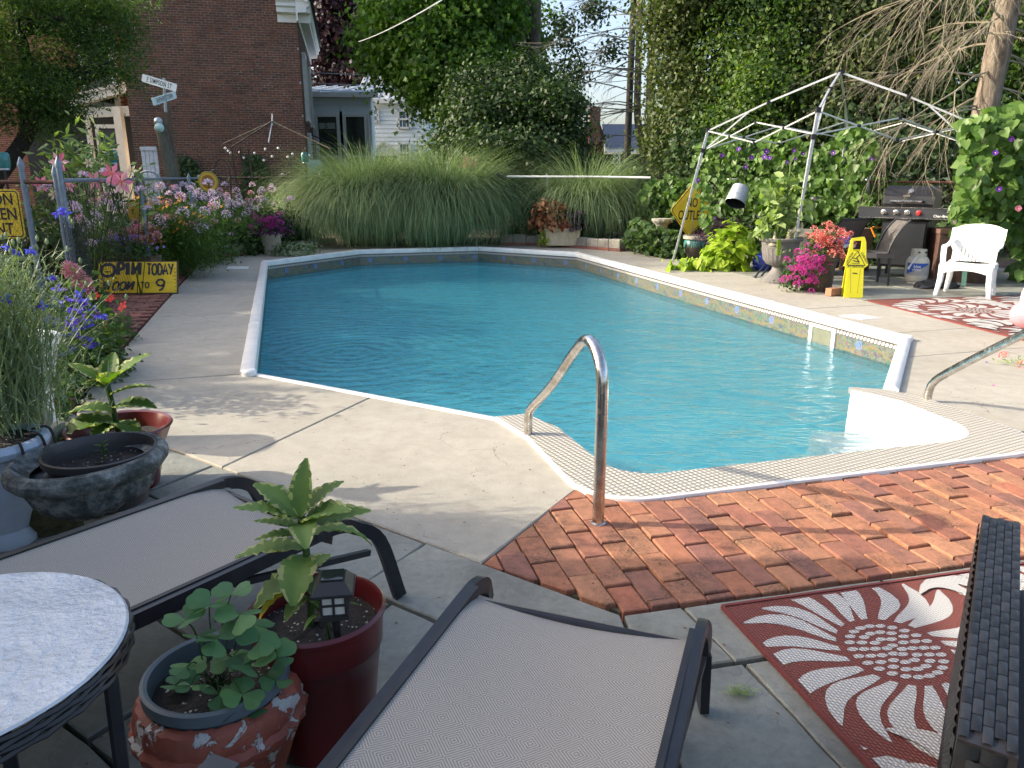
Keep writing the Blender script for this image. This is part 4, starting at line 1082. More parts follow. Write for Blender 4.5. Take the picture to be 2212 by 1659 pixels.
sid = thing('siding_house', 'white clapboard house with grey metal roof behind the tall grass', 'house', (dp(860, 380, 40).x, 40, 0))
xa, xb = dp(780, 300, 40).x, dp(921, 300, 40).x; zt = dp(860, 219, 40).z
siding = simple('white_siding', (0.70, 0.75, 0.78), 0.6, var=0.05)
MB().box(((xa + xb) / 2, 43.1, zt / 2), (xb - xa, 6.0, zt)).build('wall', siding, sid)
nb_ = int(zt / 0.2)
bm_ = None
for i in range(nb_):
    mb = MB(); z = i * 0.2
    mb.add([(xa, 40.075, z), (xb, 40.075, z), (xb, 40.085, z + 0.2), (xa, 40.085, z + 0.2), (xa, 40.05, z), (xb, 40.05, z)], [(4, 5, 2, 3), (0, 1, 5, 4)])
    mb.build('clapboard', siding, sid)
for (u0, u1, v0, v1) in ((860, 886, 239, 276), (862, 886, 310, 350), (803, 817, 236, 262)):
    a = dp(u0, v0, 39.95); c = dp(u1, v1, 39.95); w_ = MB()
    for xx in (a.x, c.x): w_.box((xx, 39.98, (a.z + c.z) / 2), (0.10, 0.1, a.z - c.z + 0.1))
    for z in (a.z, (a.z + c.z) / 2, c.z): w_.box(((a.x + c.x) / 2, 39.98, z), (c.x - a.x, 0.1, 0.09))
    for k in (1, 2): w_.box((a.x + (c.x - a.x) * k / 3, 39.99, (a.z + c.z) / 2), (0.03, 0.05, a.z - c.z))
    wo = w_.build('window', M['white_paint'], sid)
    MB().box(((a.x + c.x) / 2, 40.0, (a.z + c.z) / 2), (c.x - a.x, 0.03, a.z - c.z)).build('pane', simple('blue_glass', (0.13, 0.17, 0.2), 0.1), wo)
MB().bar((xa - .1, 39.8, zt), (xb + .2, 39.8, zt), 0.25, 0.2).build('gutter', M['white_paint'], sid)
rf = MB(); zt2 = zt + 0.1; rf.add([(xa - .2, 39.7, zt2), (xb + .25, 39.7, zt2), (xb + .25, 43.2, zt2 + 1.6), (xa - .2, 43.2, zt2 + 1.6)], [(0, 1, 2, 3)])
rf.add([(xa - .2, 46.6, zt2), (xb + .25, 46.6, zt2), (xb + .25, 43.2, zt2 + 1.6), (xa - .2, 43.2, zt2 + 1.6)], [(3, 2, 1, 0)])
for i in range(9): x_ = xa + i * 0.5; rf.bar((x_, 39.7, zt2 + .02), (x_, 43.2, zt2 + 1.62), 0.03, 0.05)
rf.build('roof', metalroof, sid)
# little entry hood in front of it
hood = thing('entry_hood', 'small gabled hood over a dark doorway at the clapboard house', 'door hood', (dp(828, 380, 38).x, 38, 0))
c = dp(828, 305, 38); hb = MB()
hb.bar((c.x - .75, 38, 2.55), (c.x, 38, 3.05), .08, .1); hb.bar((c.x + .75, 38, 2.55), (c.x, 38, 3.05), .08, .1); hb.bar((c.x - .75, 38, 2.5), (c.x + .75, 38, 2.5), .08, .08)
hb.build('frame', M['white_paint'], hood); MB().add([(c.x - .7, 38.02, 2.55), (c.x + .7, 38.02, 2.55), (c.x, 38.02, 3.03)], [(0, 1, 2)]).build('gable_board', siding, hood)
MB().box((c.x, 38.6, 1.2), (1.1, 0.1, 2.5)).build('doorway', M['dark_glass'], hood)

gar = thing('brick_bungalow', 'brick bungalow with navy roof and white lattice porch behind the bare conifer', 'house', (dp(1340, 380, 42).x, 42, 0))
def gp(u, v, y=42.0): return dp(u, v, y)
navy = simple('navy_shingle', (0.035, 0.05, 0.085), 0.6, var=0.2)
a = gp(1300, 268, 46); b_ = gp(1425, 268, 46); c = gp(1425, 320, 41.5); d = gp(1308, 320, 41.5)
MB().add([a, b_, c, d], [(3, 2, 1, 0)]).build('roof', navy, gar)
MB().bar(gp(1306, 324, 41.6), gp(1425, 324, 41.6), 0.1, 0.22).build('fascia', M['white_paint'], gar)
MB().box(((gp(1250, 300).x + gp(1306, 300).x) / 2, 44, 1.6), (gp(1306, 300).x - gp(1250, 300).x, 3.5, 3.4)).build('wall', M['house_brick'], gar)
gm = MB(); x0 = gp(1235, 300).x; x1 = gp(1310, 300).x; gm.add([(x0, 42.1, 3.3), (x1, 42.1, 3.3), ((x0 + x1) / 2 + .4, 42.1, 4.6)], [(0, 1, 2)]); gm.build('gable', M['house_brick'], gar)
MB().box((gp(1283, 300).x, 41.9, 2.4), (0.55, 0.5, 5.1)).build('chimney', M['house_brick'], gar)
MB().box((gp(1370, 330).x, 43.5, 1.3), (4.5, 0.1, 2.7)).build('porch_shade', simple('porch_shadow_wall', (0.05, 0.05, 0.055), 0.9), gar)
la = MB(); lx = gp(1331, 330).x
for xx in (lx - .16, lx + .16): la.box((xx, 41.7, 1.3), (0.05, 0.05, 2.8))
for i in range(12):
    z = 0.1 + i * 0.22; la.bar((lx - .15, 41.7, z), (lx + .15, 41.72, z + .25), .03); la.bar((lx + .15, 41.7, z), (lx - .15, 41.72, z + .25), .03)
la.build('lattice_post', M['white_paint'], gar)

# utility pole and wires
pole = thing('utility_pole', 'dark wooden utility pole behind the bare conifer branches', 'utility pole', (dp(1356, 300, 30).x, 30, 0))
px_ = dp(1356, 300, 30).x; MB().tube([(px_, 30, 0), (px_ + .02, 30, 9)], [0.15, 0.11], n=10).build('pole', M['bark_dark'], pole, smooth=True)
def wire(a, b, sag, r, label, nm='overhead_wire', mat=None):
    a = Vector(a); b = Vector(b); pts = [a.lerp(b, i / 14) - Vector((0, 0, sag * 4 * (i / 14) * (1 - i / 14))) for i in range(15)]
    return tag(MB().tube(pts, r, n=5).build(nm, mat or M['black_plastic']), label, 'wire')
wire(dp(775, 90, 22), dp(955, 0, 12), 0.05, 0.012, 'grey overhead wire rising to the right across the bright maple', mat=M['galv'])
wire(dp(660, 155, 30), dp(860, 160, 31), 0.05, 0.012, 'uppermost thin wire in front of the purple maple', mat=M['galv'])
wire(dp(660, 178, 30), dp(860, 182, 31), 0.05, 0.012, 'middle thin wire in front of the purple maple', mat=M['galv'])
wire(dp(660, 192, 30), dp(900, 200, 31), 0.05, 0.012, 'lowest thin wire running just over the metal roofs', mat=M['galv'])
wire(dp(1240, 235, 29), (px_, 30, dp(1356, 236, 30).z), 0.1, 0.014, 'black wire reaching the utility pole through the sky gap')
wire(dp(1240, 170, 29), (px_, 30, dp(1356, 172, 30).z), 0.1, 0.010, 'thin upper wire reaching the utility pole through the sky gap')

# ------------------------------------------------------------------ trees
def X(u, y): return (u - PCX) / PF * y * 1.0 / (math.cos(PITCH) + 0) * 1.0 if False else dp(u, 380, y).x
def blob(u, v, y, ru, rv, ry=None, w=1.0):
    c = dp(u, v, y); s = y / PF * 1.04
    return (c.x, y, c.z, ru * s, (ry if ry else ru * s), rv * s, w)
mp_t = [([(X(1135, 27), 27, 0), (X(1133, 27), 27, 2.5), (X(1126, 27), 27, 4.5), (X(1112, 27), 27.2, 8.5)], 0.42, 0.25),
        ([(X(1135, 27), 27.1, 2.0), (X(1142, 27), 27.1, 4.5), (X(1152, 27), 27, 6.0), (X(1150, 27), 27, 9.5)], 0.28, 0.2)]
tree('maple_tree', 'large sunlit green maple with thick forked trunk beyond the tall grasses', (X(1135, 27), 27, 0), mp_t,
     [blob(880, 40, 25.5, 100, 85), blob(960, 120, 25, 110, 100), blob(1010, 30, 26, 85, 100), blob(885, 125, 26, 68, 50), blob(1025, 190, 25, 80, 80), blob(990, -40, 26, 140, 80), blob(830, 90, 26, 45, 55),
      blob(1090, 90, 28.5, 60, 90), blob(1120, 200, 28, 60, 60), blob(1160, 40, 29, 28, 80, w=.35), blob(1200, 215, 28, 55, 45, w=.4)], 62000, 0.155, M['leaf_maple'], M['bark'], tmpl=LEAF_MAPLE, clump=0.30, per=24, limbs=24)
tree('shrub_tree', 'dark glossy shrubby tree under the big maple', (X(1100, 21), 21, 0), [([(X(1100, 21), 21, 0), (X(1102, 21), 21, 1.5), (X(1110, 21), 21, 3)], 0.1, 0.05)],
     [blob(1025, 260, 21, 72, 60), blob(1035, 185, 22, 45, 45), blob(1130, 170, 22, 50, 40), blob(1100, 230, 21.5, 90, 70), blob(1190, 250, 21, 70, 70), blob(1060, 320, 20.5, 110, 50), blob(968, 300, 21.5, 26, 34), blob(1180, 320, 20.5, 80, 50), blob(1080, 360, 20.5, 120, 40), blob(1220, 350, 20.5, 60, 40), blob(985, 345, 21, 40, 45)], 46000, 0.12, M['leaf_dark'], M['bark_dark'], clump=0.3, up=0.5, limbs=8)
tree('purple_maple', 'dark purple maple rising behind the brick house', (X(745, 46), 46, 0), [([(X(745, 46), 46, 0), (X(750, 46), 46, 6), (X(745, 46), 46, 12)], 0.4, 0.2)],
     [blob(740, 60, 46, 80, 90), blob(800, 130, 45, 60, 60), blob(700, 130, 46, 60, 60), blob(760, -30, 46, 70, 60), blob(720, 30, 45, 60, 60)], 26000, 0.24, M['leaf_purple'], M['bark_dark'], clump=0.45, tmpl=LEAF_MAPLE)
tree('far_tree', 'light green tree glimpsed between the purple maple and the bright maple', (X(800, 60), 60, 0), [([(X(800, 60), 60, 0), (X(800, 60), 60, 8)], 0.4, 0.2)],
     [blob(790, 30, 60, 60, 50), blob(820, 90, 60, 30, 60)], 5000, 0.3, M['leaf_maple'], M['bark'], clump=0.6)
# bare conifers with two pale trunks
con = thing('bare_conifer', 'half bare conifer with twin pale trunks against the sky gap', 'tree', (X(1415, 24), 24, 0))
mb = MB()
for tr, r0, r1 in (([(X(1435, 24), 24, 0), (X(1430, 24), 24, 1.6), (X(1400, 24), 24, 2.6), (X(1397, 24), 24, 4.5), (X(1390, 24), 24, 9)], 0.17, 0.13), ([(X(1430, 24), 24.2, 1.2), (X(1380, 24), 24.3, 2.8), (X(1372, 24), 24.3, 5), (X(1368, 24), 24.3, 9)], 0.13, 0.09)):
    pts = smooth_path(tr, 5); mb.tube(pts, [r0 + (r1 - r0) * i / (len(pts) - 1) for i in range(len(pts))], n=10)
mb.build('trunk', M['bark_pale'], con, smooth=True)
mb = MB(); R1 = random.Random(3)
for i in range(26):
    z = R1.uniform(2.4, 8.6); a = Vector((X(1375, 24) + R1.uniform(-.1, .3), 24.2, z))
    twigs(mb, a, (-1.0, R1.uniform(-.6, .5), R1.uniform(-.1, .35)), R1.uniform(1.4, 2.7), 0.028, 2, 0.25, R1, 5, 0.6, 4)
mb.build('branches', M['twig'], con)
P, D = crown_points([blob(1215, 60, 24, 22, 40), blob(1240, 140, 24, 28, 28), blob(1215, 215, 23.5, 45, 30), blob(1320, 105, 24, 18, 20), blob(1285, 15, 24, 22, 18)], 2600, clump=0.2, per=12)
leaves('foliage', P, 0.12, LEAF_DIAMOND, M['leaf_dark'], con, nrm=D, up=.4, jit=.6)
# dense green wall on the right: five trees
specs = [('dense olive green tree whose crown spreads just right of the bare conifer', 1470, 20, [blob(1465, 90, 20, 62, 120), blob(1510, 220, 19.5, 85, 90), blob(1465, 260, 19, 50, 80), blob(1510, -20, 20, 110, 70), blob(1470, 330, 19, 60, 60)]),
         ('dense olive green tree rising behind the left corner of the bare canopy frame', 1620, 19, [blob(1620, 60, 19, 100, 110), blob(1660, 190, 18.5, 110, 90), blob(1590, 280, 18, 90, 60), blob(1700, -30, 19, 110, 60)]),
         ('dense olive green tree rising behind the peak of the bare canopy frame', 1800, 18.5, [blob(1790, 60, 18.5, 110, 110), blob(1830, 190, 18, 110, 90), blob(1760, 290, 18, 110, 60), blob(1900, -20, 18.5, 90, 70)]),
         ('brighter green tree glimpsed between dead spruce branches behind the canopy frame', 1970, 19, [blob(1970, 120, 19, 90, 130), blob(1930, 250, 18.5, 90, 80), blob(2050, 10, 19, 80, 80)]),
         ('green tree at the far right behind the spruce trunk', 2170, 18, [blob(2160, 80, 18, 110, 150), blob(2230, 220, 18, 110, 110), blob(2080, 230, 17.5, 90, 80), blob(2260, 0, 18, 100, 100)])]
for i, (lab, u, y, bl) in enumerate(specs):
    x_ = X(u, y + .5)
    tree('leafy_tree', lab, (x_, y + .5, 0), [([(x_, y + .5, 0), (x_ + .1, y + .5, 3), (x_, y + .6, 7)], 0.2, 0.12)], bl, 34000 if i < 3 else 26000, 0.105, [M['leaf_olive'], M['leaf_locust'], M['leaf_olive'], M['leaf_maple'], M['leaf_locust']][i], M['bark_dark'],
         clump=0.27, per=24, limbs=14, shell=0.3, up=0.35, jit=0.7)
# dark undergrowth that closes the view below them
for i, (u0, u1, y, h_, lab) in enumerate(((1230, 1480, 20, 1.9, 'dark undergrowth hedge behind the right hand tall grass'), (1440, 1800, 17.5, 2.6, 'dark undergrowth hedge behind the morning glory fence'), (1780, 2300, 16, 2.8, 'dark undergrowth hedge behind the barbecue grill'))):
    xa, xb = X(u0, y), X(u1, y); n = int(5200 * (xb - xa) * h_ / 8)
    P = np.stack([rng.uniform(xa, xb, n), y + rng.normal(size=n) * .45, rng.uniform(0, h_, n) * rng.uniform(.75, 1.1, n)], 1)
    hg = thing('hedge', lab, 'hedge', ((xa + xb) / 2, y, 0)); leaves('foliage', P, 0.12, LEAF_DIAMOND, M['leaf_dark'], hg, nrm=np.tile([-.2, -1., 0], (n, 1)), jit=.7)
# spruce with a thick trunk and dead branches
sp2 = thing('dead_spruce', 'tall spruce with thick flaking trunk and grey dead branches at the right', 'tree', (X(2085, 13), 13, 0))
mb = MB(); pts = smooth_path([(X(2092, 13), 13, 0), (X(2098, 13), 13, 1.3), (X(2110, 13), 13, 3), (X(2122, 13), 13, 4.6), (X(2136, 13), 13, 6.6)], 5)
mb.tube(pts, [0.21 - 0.05 * i / (len(pts) - 1) + rnd.uniform(-.012, .012) for i in range(len(pts))], n=14); mb.build('trunk', M['bark_pale'], sp2, smooth=True)
mb = MB(); R2 = random.Random(9)
for i in range(46):
    z = R2.uniform(2.5, 6.4); a = Vector((X(2120, 13) + (z - 3.5) * .11, 13, z)); s_ = -1 if i % 3 else 1
    twigs(mb, a, (s_ * R2.uniform(.7, 1.0), R2.uniform(-.7, .5), R2.uniform(-.25, .35)), R2.uniform(1.0, 2.3) if s_ < 0 else R2.uniform(.6, 1.3), 0.022, 3 if s_ < 0 else 2, 0.38, R2, 4, 0.75, 4)
mb.build('dead_branches', M['twig'], sp2)
# locust tree over the left corner
tree('locust_tree', 'leaning dark locust tree overhanging the left corner of the garden', (X(-60, 15), 15, 0), [([(X(-70, 15), 15, 0), (X(-20, 15), 15, 1.3), (X(60, 15), 15, 2.1), (X(95, 15), 15, 2.8), (X(90, 15), 15, 4.5)], 0.2, 0.1)],
     [blob(60, 60, 15, 140, 100), blob(200, 40, 15, 80, 80), blob(235, 125, 14.5, 48, 46), blob(110, 190, 14.5, 85, 55), blob(40, 220, 15, 90, 60), blob(130, 250, 14.5, 42, 34), blob(-60, 120, 15, 90, 120), blob(120, -50, 15, 180, 70), blob(250, 55, 15, 45, 50)],
     60000, 0.085, M['leaf_locust'], M['bark_dark'], tmpl=LEAF_NARROW, clump=0.17, per=26, limbs=20, up=0.3, jit=0.7)
# unseen trees placed left of the view, sized to throw shade over the deck
for i, (x_, y_, zt_) in enumerate(((-11.8, 7.0, 5.4), (-12.4, 10.4, 5.6), (-13.5, 14.5, 6.0))):
    tree('added_shade_tree', ['unseen shade tree outside the left edge, nearest of the row', 'unseen shade tree outside the left edge, second of the row', 'unseen shade tree outside the left edge, farthest of the row'][i], (x_, y_, 0), [([(x_, y_, 0), (x_ + .1, y_, 2), (x_, y_, 4)], 0.2, 0.1)],
         [(x_, y_, zt_ - 1.6, 1.8, 1.9, 1.6), (x_ + .3, y_ + 1.0, zt_ - 3.0, 1.7, 1.8, 1.4), (x_ - .3, y_ - .9, zt_ - 3.2, 1.6, 1.7, 1.3)], 17000, 0.22, M['leaf_locust'], M['bark_dark'], clump=0.3, limbs=6)
# ------------------------------------------------------------------ flowers: one mesh per kind of bloom, placed as single parts
def bloom_mesh(name, kind):
    me = bpy.data.meshes.get(name + '_mesh')
    if me: return me
    mb = MB(); r = random.Random(5)
    def pet(c, d, L, w, mi, curl=0.25):
        d = Vector(d).normalized(); s = d.orthogonal().normalized(); s = (Matrix.Rotation(r.uniform(0, 6), 3, d) @ s); u = d.cross(s)
        c = Vector(c); mb.add([c, c + d * L * .55 + s * w + u * L * curl * .3, c + d * L + u * L * curl * -.2, c + d * L * .55 - s * w + u * L * curl * .3], [(0, 1, 2, 3)], mi)
    if kind == 'cleome':
        for i in range(46):
            a = r.uniform(0, 6.28); e = r.uniform(-.2, 1.2); d = (math.cos(a) * math.cos(e), math.sin(a) * math.cos(e), math.sin(e)); rr = r.uniform(.2, .55)
            pet(Vector(d) * rr, d, r.uniform(.4, .6), .14, 0 if r.random() < .6 else 1)
        for i in range(16):
            a = r.uniform(0, 6.28); e = r.uniform(-.3, .5); d = Vector((math.cos(a) * math.cos(e), math.sin(a) * math.cos(e), math.sin(e)))
            mb.tube([d * .3, d * 1.1, d * 1.3 + Vector((0, 0, .15))], .012, n=3, mi=0)
    elif kind == 'ball':
        for i in range(70):
            a = r.uniform(0, 6.28); e = math.asin(r.uniform(-.35, 1)); d = Vector((math.cos(a) * math.cos(e), math.sin(a) * math.cos(e), math.sin(e)))
            pet(d * r.uniform(.7, .9), (d + Vector((r.uniform(-.8, .8), r.uniform(-.8, .8), r.uniform(-.8, .8)))), r.uniform(.2, .34), .13, 0 if r.random() < .75 else 1)
    elif kind == 'star':
        for i in range(6):
            a = i * 1.047; d = (math.cos(a), math.sin(a), .35); c = Vector((0, 0, 0)); dd = Vector(d).normalized(); s = Vector((-math.sin(a), math.cos(a), 0))
            w = .22 if i % 2 else .17
            mb.add([c, c + dd * .5 + s * w, c + dd * .95 - Vector((0, 0, .18)), c + dd * .5 - s * w, c + dd * .5 - Vector((0, 0, .05))], [(0, 1, 4), (1, 2, 4), (2, 3, 4), (3, 0, 4)], 0)
            mb.tube([c, c + Vector((math.cos(a + .5) * .3, math.sin(a + .5) * .3, .55))], .015, n=3, mi=1)
    elif kind == 'trumpet':
        mb.lathe([(.03, -.6), (.08, -.2), (.3, .02), (.55, .08)], n=9, cap0=False, cap1=False, flute=5, fa=.1)
        mb.lathe([(.06, 0.0), (.12, .02)], n=6, mi=1)
    elif kind == 'five':
        for i in range(5):
            a = i * 1.2566; d = Vector((math.cos(a), math.sin(a), .15)); s = Vector((-math.sin(a), math.cos(a), 0))
            mb.add([(0, 0, 0), d * .55 + s * .33, d * .95 + s * .15 + Vector((0, 0, -.08)), d * .95 - s * .15 + Vector((0, 0, -.08)), d * .55 - s * .33], [(0, 1, 2, 3, 4)], 0)
        mb.ball((0, 0, .03), .12, mi=1, n=5, m=3)
    elif kind == 'spur':
        for i in range(9):
            a = r.uniform(0, 6.28); d = Vector((math.cos(a), math.sin(a), r.uniform(-.9, .6))); pet((0, 0, 0), d, r.uniform(.6, 1), .2, 0 if i % 3 else 1, .5)
    elif kind == 'plume':
        for i in range(60):
            z = r.uniform(0, 2.2); a = r.uniform(0, 6.28); d = Vector((math.cos(a), math.sin(a), .9)); pet((d.x * .1, d.y * .1, z), d, r.uniform(.3, .5) * (1.25 - z / 2.4), .1, 0)
    me = mb.mesh(name + '_mesh'); return me
def blooms(parent, name, kind, mats, pts, size, face=None, jit=0.5, label=None):
    me = bloom_mesh(name + kind + mats[0].name, kind)
    if not me.materials:
        for m_ in mats: me.materials.append(m_)
    sh = WL.get(parent.name, Vector((0, 0, 0)))
    for i, p in enumerate(pts):
        o = bpy.data.objects.new(name, me); COL.objects.link(o); o.parent = parent; o.location = Vector(p) - sh
        d = Vector(face or (0, 0, 1)) + Vector((rnd.uniform(-jit, jit), rnd.uniform(-jit, jit), rnd.uniform(-jit, jit)))
        q = d.to_track_quat('Z', 'Y'); o.rotation_mode = 'QUATERNION'; o.rotation_quaternion = q
        s = size * rnd.uniform(.75, 1.25); o.scale = (s, s, s)
        if label: o['label'] = label
def stems(parent, base, tops, r=0.004, mat=None, name='stems'):
    mb = MB()
    for t_ in tops:
        b_ = Vector(base) + Vector((rnd.uniform(-.06, .06), rnd.uniform(-.06, .06), 0)); t_ = Vector(t_); mid = b_.lerp(t_, .55) + Vector((rnd.uniform(-.04, .04), rnd.uniform(-.04, .04), .05))
        mb.tube(smooth_path([b_, mid, t_], 3), r, n=4, caps=False)
    return mb.build(name, mat or M['leaf_mid'], parent)
def mound(name, P0, rx, ry, h, n, size, tmpl, mat, parent, up=.6, jit=.6, down=False, z0=0.0, full=False):
    d = rng.normal(size=(n, 3)); d /= np.linalg.norm(d, axis=1, keepdims=True); d[:, 2] = np.abs(d[:, 2])
    rad = rng.uniform(.55 if not full else .2, 1, n) ** .6
    bumpy = 1 + .18 * np.sin(d[:, 0] * 7 + P0[0]) * np.cos(d[:, 1] * 6) + .1 * np.sin(d[:, 2] * 11)
    P = d * (rad * bumpy)[:, None] * np.array([rx, ry, h]) + np.array([P0[0], P0[1], P0[2] + z0])
    return leaves(name, P, size, tmpl, mat, parent, nrm=d, up=up, jit=jit, down=down)

# ------------------------------------------------------------------ chain link fence round the garden
def fence(name, label, pts, zt, rail_m, post_m, posts, mesh=True, rr=0.021, pr=0.03, cell=0.11):
    t = thing(name, label, 'fence', (pts[0][0], pts[0][1], 0))
    for i in range(len(pts) - 1): MB().tube([(pts[i][0], pts[i][1], zt), (pts[i + 1][0], pts[i + 1][1], zt)], rr, n=8).build('top_rail', rail_m, t, smooth=True)
    for (x, y, h, r_) in posts:
        mb = MB(); mb.tube([(x, y, 0), (x, y, h)], r_, n=12)
        mb.lathe([(r_ * 1.18, h - 0.02), (r_ * 1.22, h + .0), (r_ * 1.1, h + 0.025), (r_ * .55, h + .06), (r_ * .2, h + .085), (0.001, h + .09)], (x, y, 0), n=12)
        for z in (h * .35, h * .62, h * .86): mb.lathe([(r_ * 1.12, z), (r_ * 1.12, z + .025)], (x, y, 0), n=12)
        mb.build('post', post_m, t, smooth=True)
    if mesh:
        mb = MB()
        for i in range(len(pts) - 1):
            a = Vector((*pts[i], 0)); b_ = Vector((*pts[i + 1], 0)); L = (b_ - a).length; d = (b_ - a) / L; H_ = zt - 0.06; s = -H_
            while s < L:
                for sg in (1, -1):
                    s0, s1 = (s, s + H_) if sg > 0 else (s + H_, s)
                    z0, z1 = 0.04, zt - .02
                    def cl(sa, za, sb, zb):
                        if sa > sb: sa, za, sb, zb = sb, zb, sa, za
                        if sb < 0 or sa > L: return None
                        if sa < 0: za += (zb - za) * (-sa) / (sb - sa); sa = 0
                        if sb > L: zb += (za - zb) * (sb - L) / (sb - sa); sb = L
                        return sa, za, sb, zb
                    q = cl(s0, z0, s1, z1)
                    if q and q[2] - q[0] > .02: mb.tube([a + d * q[0] + Vector((0, 0, q[1])), a + d * q[2] + Vector((0, 0, q[3]))], 0.0016, n=3, caps=False)
                s += cell
        mb.build('chain_link', M['rust'] if rail_m is M['rust'] else M['bark_dark'], t)['kind'] = 'stuff'
    return t
P1 = dp(52, 400, 8.0); P2 = dp(133, 400, 7.8)
corner = (-6.9, 18.0)
fence('chain_link_fence', 'grey chain link fence with domed posts running away through the flowers', [(P2.x, P2.y), corner], 1.455, M['fence_paint'], M['fence_paint'],
      [(P2.x, P2.y, 1.60, .029), (P2.x - .12, P2.y + .12, 1.52, .025), (P2.x - .45, P2.y + 2.6, 1.46, .026), (P2.x - .95, P2.y + 5.4, 1.46, .026), (*corner, 1.5, .03)])
fence('chain_link_fence', 'short rusty railed fence between the two leftmost domed posts and the photo edge', [(P1.x - 3.2, 8.3), (P1.x, P1.y), (P2.x - .13, P2.y + .12)], 1.44, M['rust'], M['fence_paint'], [(P1.x, P1.y, 1.60, .029)])
fence('chain_link_fence', 'far chain link fence behind the big round grasses', [corner, (3.8, 17.9)], 1.46, M['bark_dark'], M['galv'], [(-4.4, 18.0, 1.48, .026), (-1.8, 17.95, 1.48, .026), (.8, 17.93, 1.48, .026), (3.8, 17.9, 1.5, .03)])
fence('chain_link_fence', 'vine covered fence behind the bare canopy frame', [(3.8, 17.9), (4.9, 15.6), (6.2, 13.6)], 1.43, M['galv'], M['galv'], [(4.9, 15.6, 1.45, .026), (6.2, 13.6, 1.45, .026)])
fence('chain_link_fence', 'rusty railed chain link fence behind the barbecue grill', [(6.2, 13.6), (7.4, 12.75), (8.8, 11.2)], 1.40, M['rust'], M['rust'], [(7.4, 12.75, 1.42, .026), (8.8, 11.2, 1.42, .026)])
# warning sign on the left fence
sg = thing('warning_sign', 'yellow warning sign with rounded corners wired to the fence at the left edge', 'sign', dp(-25, 520, 8.05))
c = dp(-33, 462, 8.02); W_, H_ = .76, .50
def rrect(w, h, r, n=4):
    out = []
    for cx, cy, a0 in ((w / 2 - r, -h / 2 + r, -90), (w / 2 - r, h / 2 - r, 0), (-w / 2 + r, h / 2 - r, 90), (-w / 2 + r, -h / 2 + r, 180)):
        out += [(cx + r * math.cos(R(a0 + 90 * i / n)), cy + r * math.sin(R(a0 + 90 * i / n))) for i in range(n + 1)]
    return out
def plate(poly, M4, mat, parent, name, th=0.004, z=0.0):
    mb = MB(); mb.prism(poly, z - th, z); mb.v = [tuple(M4 @ Vector(v)) for v in mb.v]; return mb.build(name, mat, parent)
def ringplate(poly, wd, M4, mat, parent, name, z=0.001):
    ins = inset(poly, wd); n = len(poly); mb = MB(); mb.add([(p_[0], p_[1], z) for p_ in poly] + [(p_[0], p_[1], z) for p_ in ins], [(i, (i + 1) % n, n + (i + 1) % n, n + i) for i in range(n)])
    mb.v = [tuple(M4 @ Vector(v)) for v in mb.v]; return mb.build(name, mat, parent)
M4 = facing(c, (1, 0.04, -0.01), (-.0, 0, 1))
plate(rrect(W_, H_, .05), M4, M['yellow_sign'], sg, 'plate'); ringplate(inset(rrect(W_, H_, .05), .015), .012, M4, M['sign_black'], sg, 'border')
for i, s in enumerate(('CAUTION', 'CHILDREN', 'PRESENT')):
    text_mesh(s, .165, M['sign_black'], parent=sg, M4=M4 @ Matrix.Translation((0, .145 - i * .15, .002)), sx=.83, bold=.003)
# hexagonal chicken wire stretched over it
hx = MB()
for i in range(26):
    for j in range(14):
        s_ = .038; cx = -.4 + i * s_ * .87 + (.5 * s_ * .87 if j % 2 else 0); cy = -.34 + j * s_ * .75 * 1.35
        p3 = [M4 @ Vector((cx + s_ * .5 * math.cos(R(a)), cy + s_ * .66 * math.sin(R(a)), .03)) for a in (-30, 30, 90, 150)]
        hx.tube(p3, .0011, n=3, caps=False)
tag(hx.build('chicken_wire', M['black_metal']), 'fine chicken wire stretched in front of the yellow sign at the left edge', 'wire mesh')
# black garden mesh near the second post, solar stake lamp
gm = MB()
for i in range(15): x_ = i / 14; a = dp(165 + 44 * x_, 640, 7.6 + .5 * x_); gm.tube([(a.x, a.y, 0.1), (a.x - .02, a.y, 1.05 + .06 * math.sin(i))], .004, n=4)
for j in range(18):
    z = .15 + j * .052; a = dp(165, 640, 7.6); b_ = dp(209, 640, 8.1); gm.tube([(a.x, a.y, z), (b_.x, b_.y, z + .02 * math.sin(j))], .003, n=4)
tag(gm.build('garden_mesh', M['black_metal']), 'black wire garden mesh standing between the fence posts and the yellow board', 'wire mesh')
def stake_lamp(u, v, y, label, r_=.06, gh=.14):
    c = dp(u, v, y); t = thing('solar_stake_light', label, 'garden light', (c.x, c.y, 0))
    MB().tube([(c.x, c.y, 0), (c.x, c.y, c.z - gh)], .008, n=6).build('stake', M['black_metal'], t)
    MB().lathe([(r_ * .25, c.z - gh), (r_ * .6, c.z - gh * .4), (r_ * .75, c.z - .03)], (c.x, c.y, 0), n=12).build('lens', simple('clear_lens', (.5, .52, .52), .15), t, smooth=True)
    MB().lathe([(r_, c.z - .03), (r_ * .95, c.z - .01), (r_ * .5, c.z)], (c.x, c.y, 0), n=12).build('cap', M['black_plastic'], t, smooth=True)
stake_lamp(228, 468, 10.8, 'silver disc solar light leaning by the black garden mesh', .12, .07)
stake_lamp(1163, 448, 17.6, 'small solar stake light left of the planter box', .07, .2)
stake_lamp(1265, 420, 17.2, 'tall black stake light rising behind the planter box', .09, .1)
stake_lamp(1340, 470, 16.8, 'small solar stake light by the short stone pedestal', .06, .12)
stake_lamp(1762, 425, 13.0, 'flat black solar light on a thin stake beside the canopy post', .10, .06)

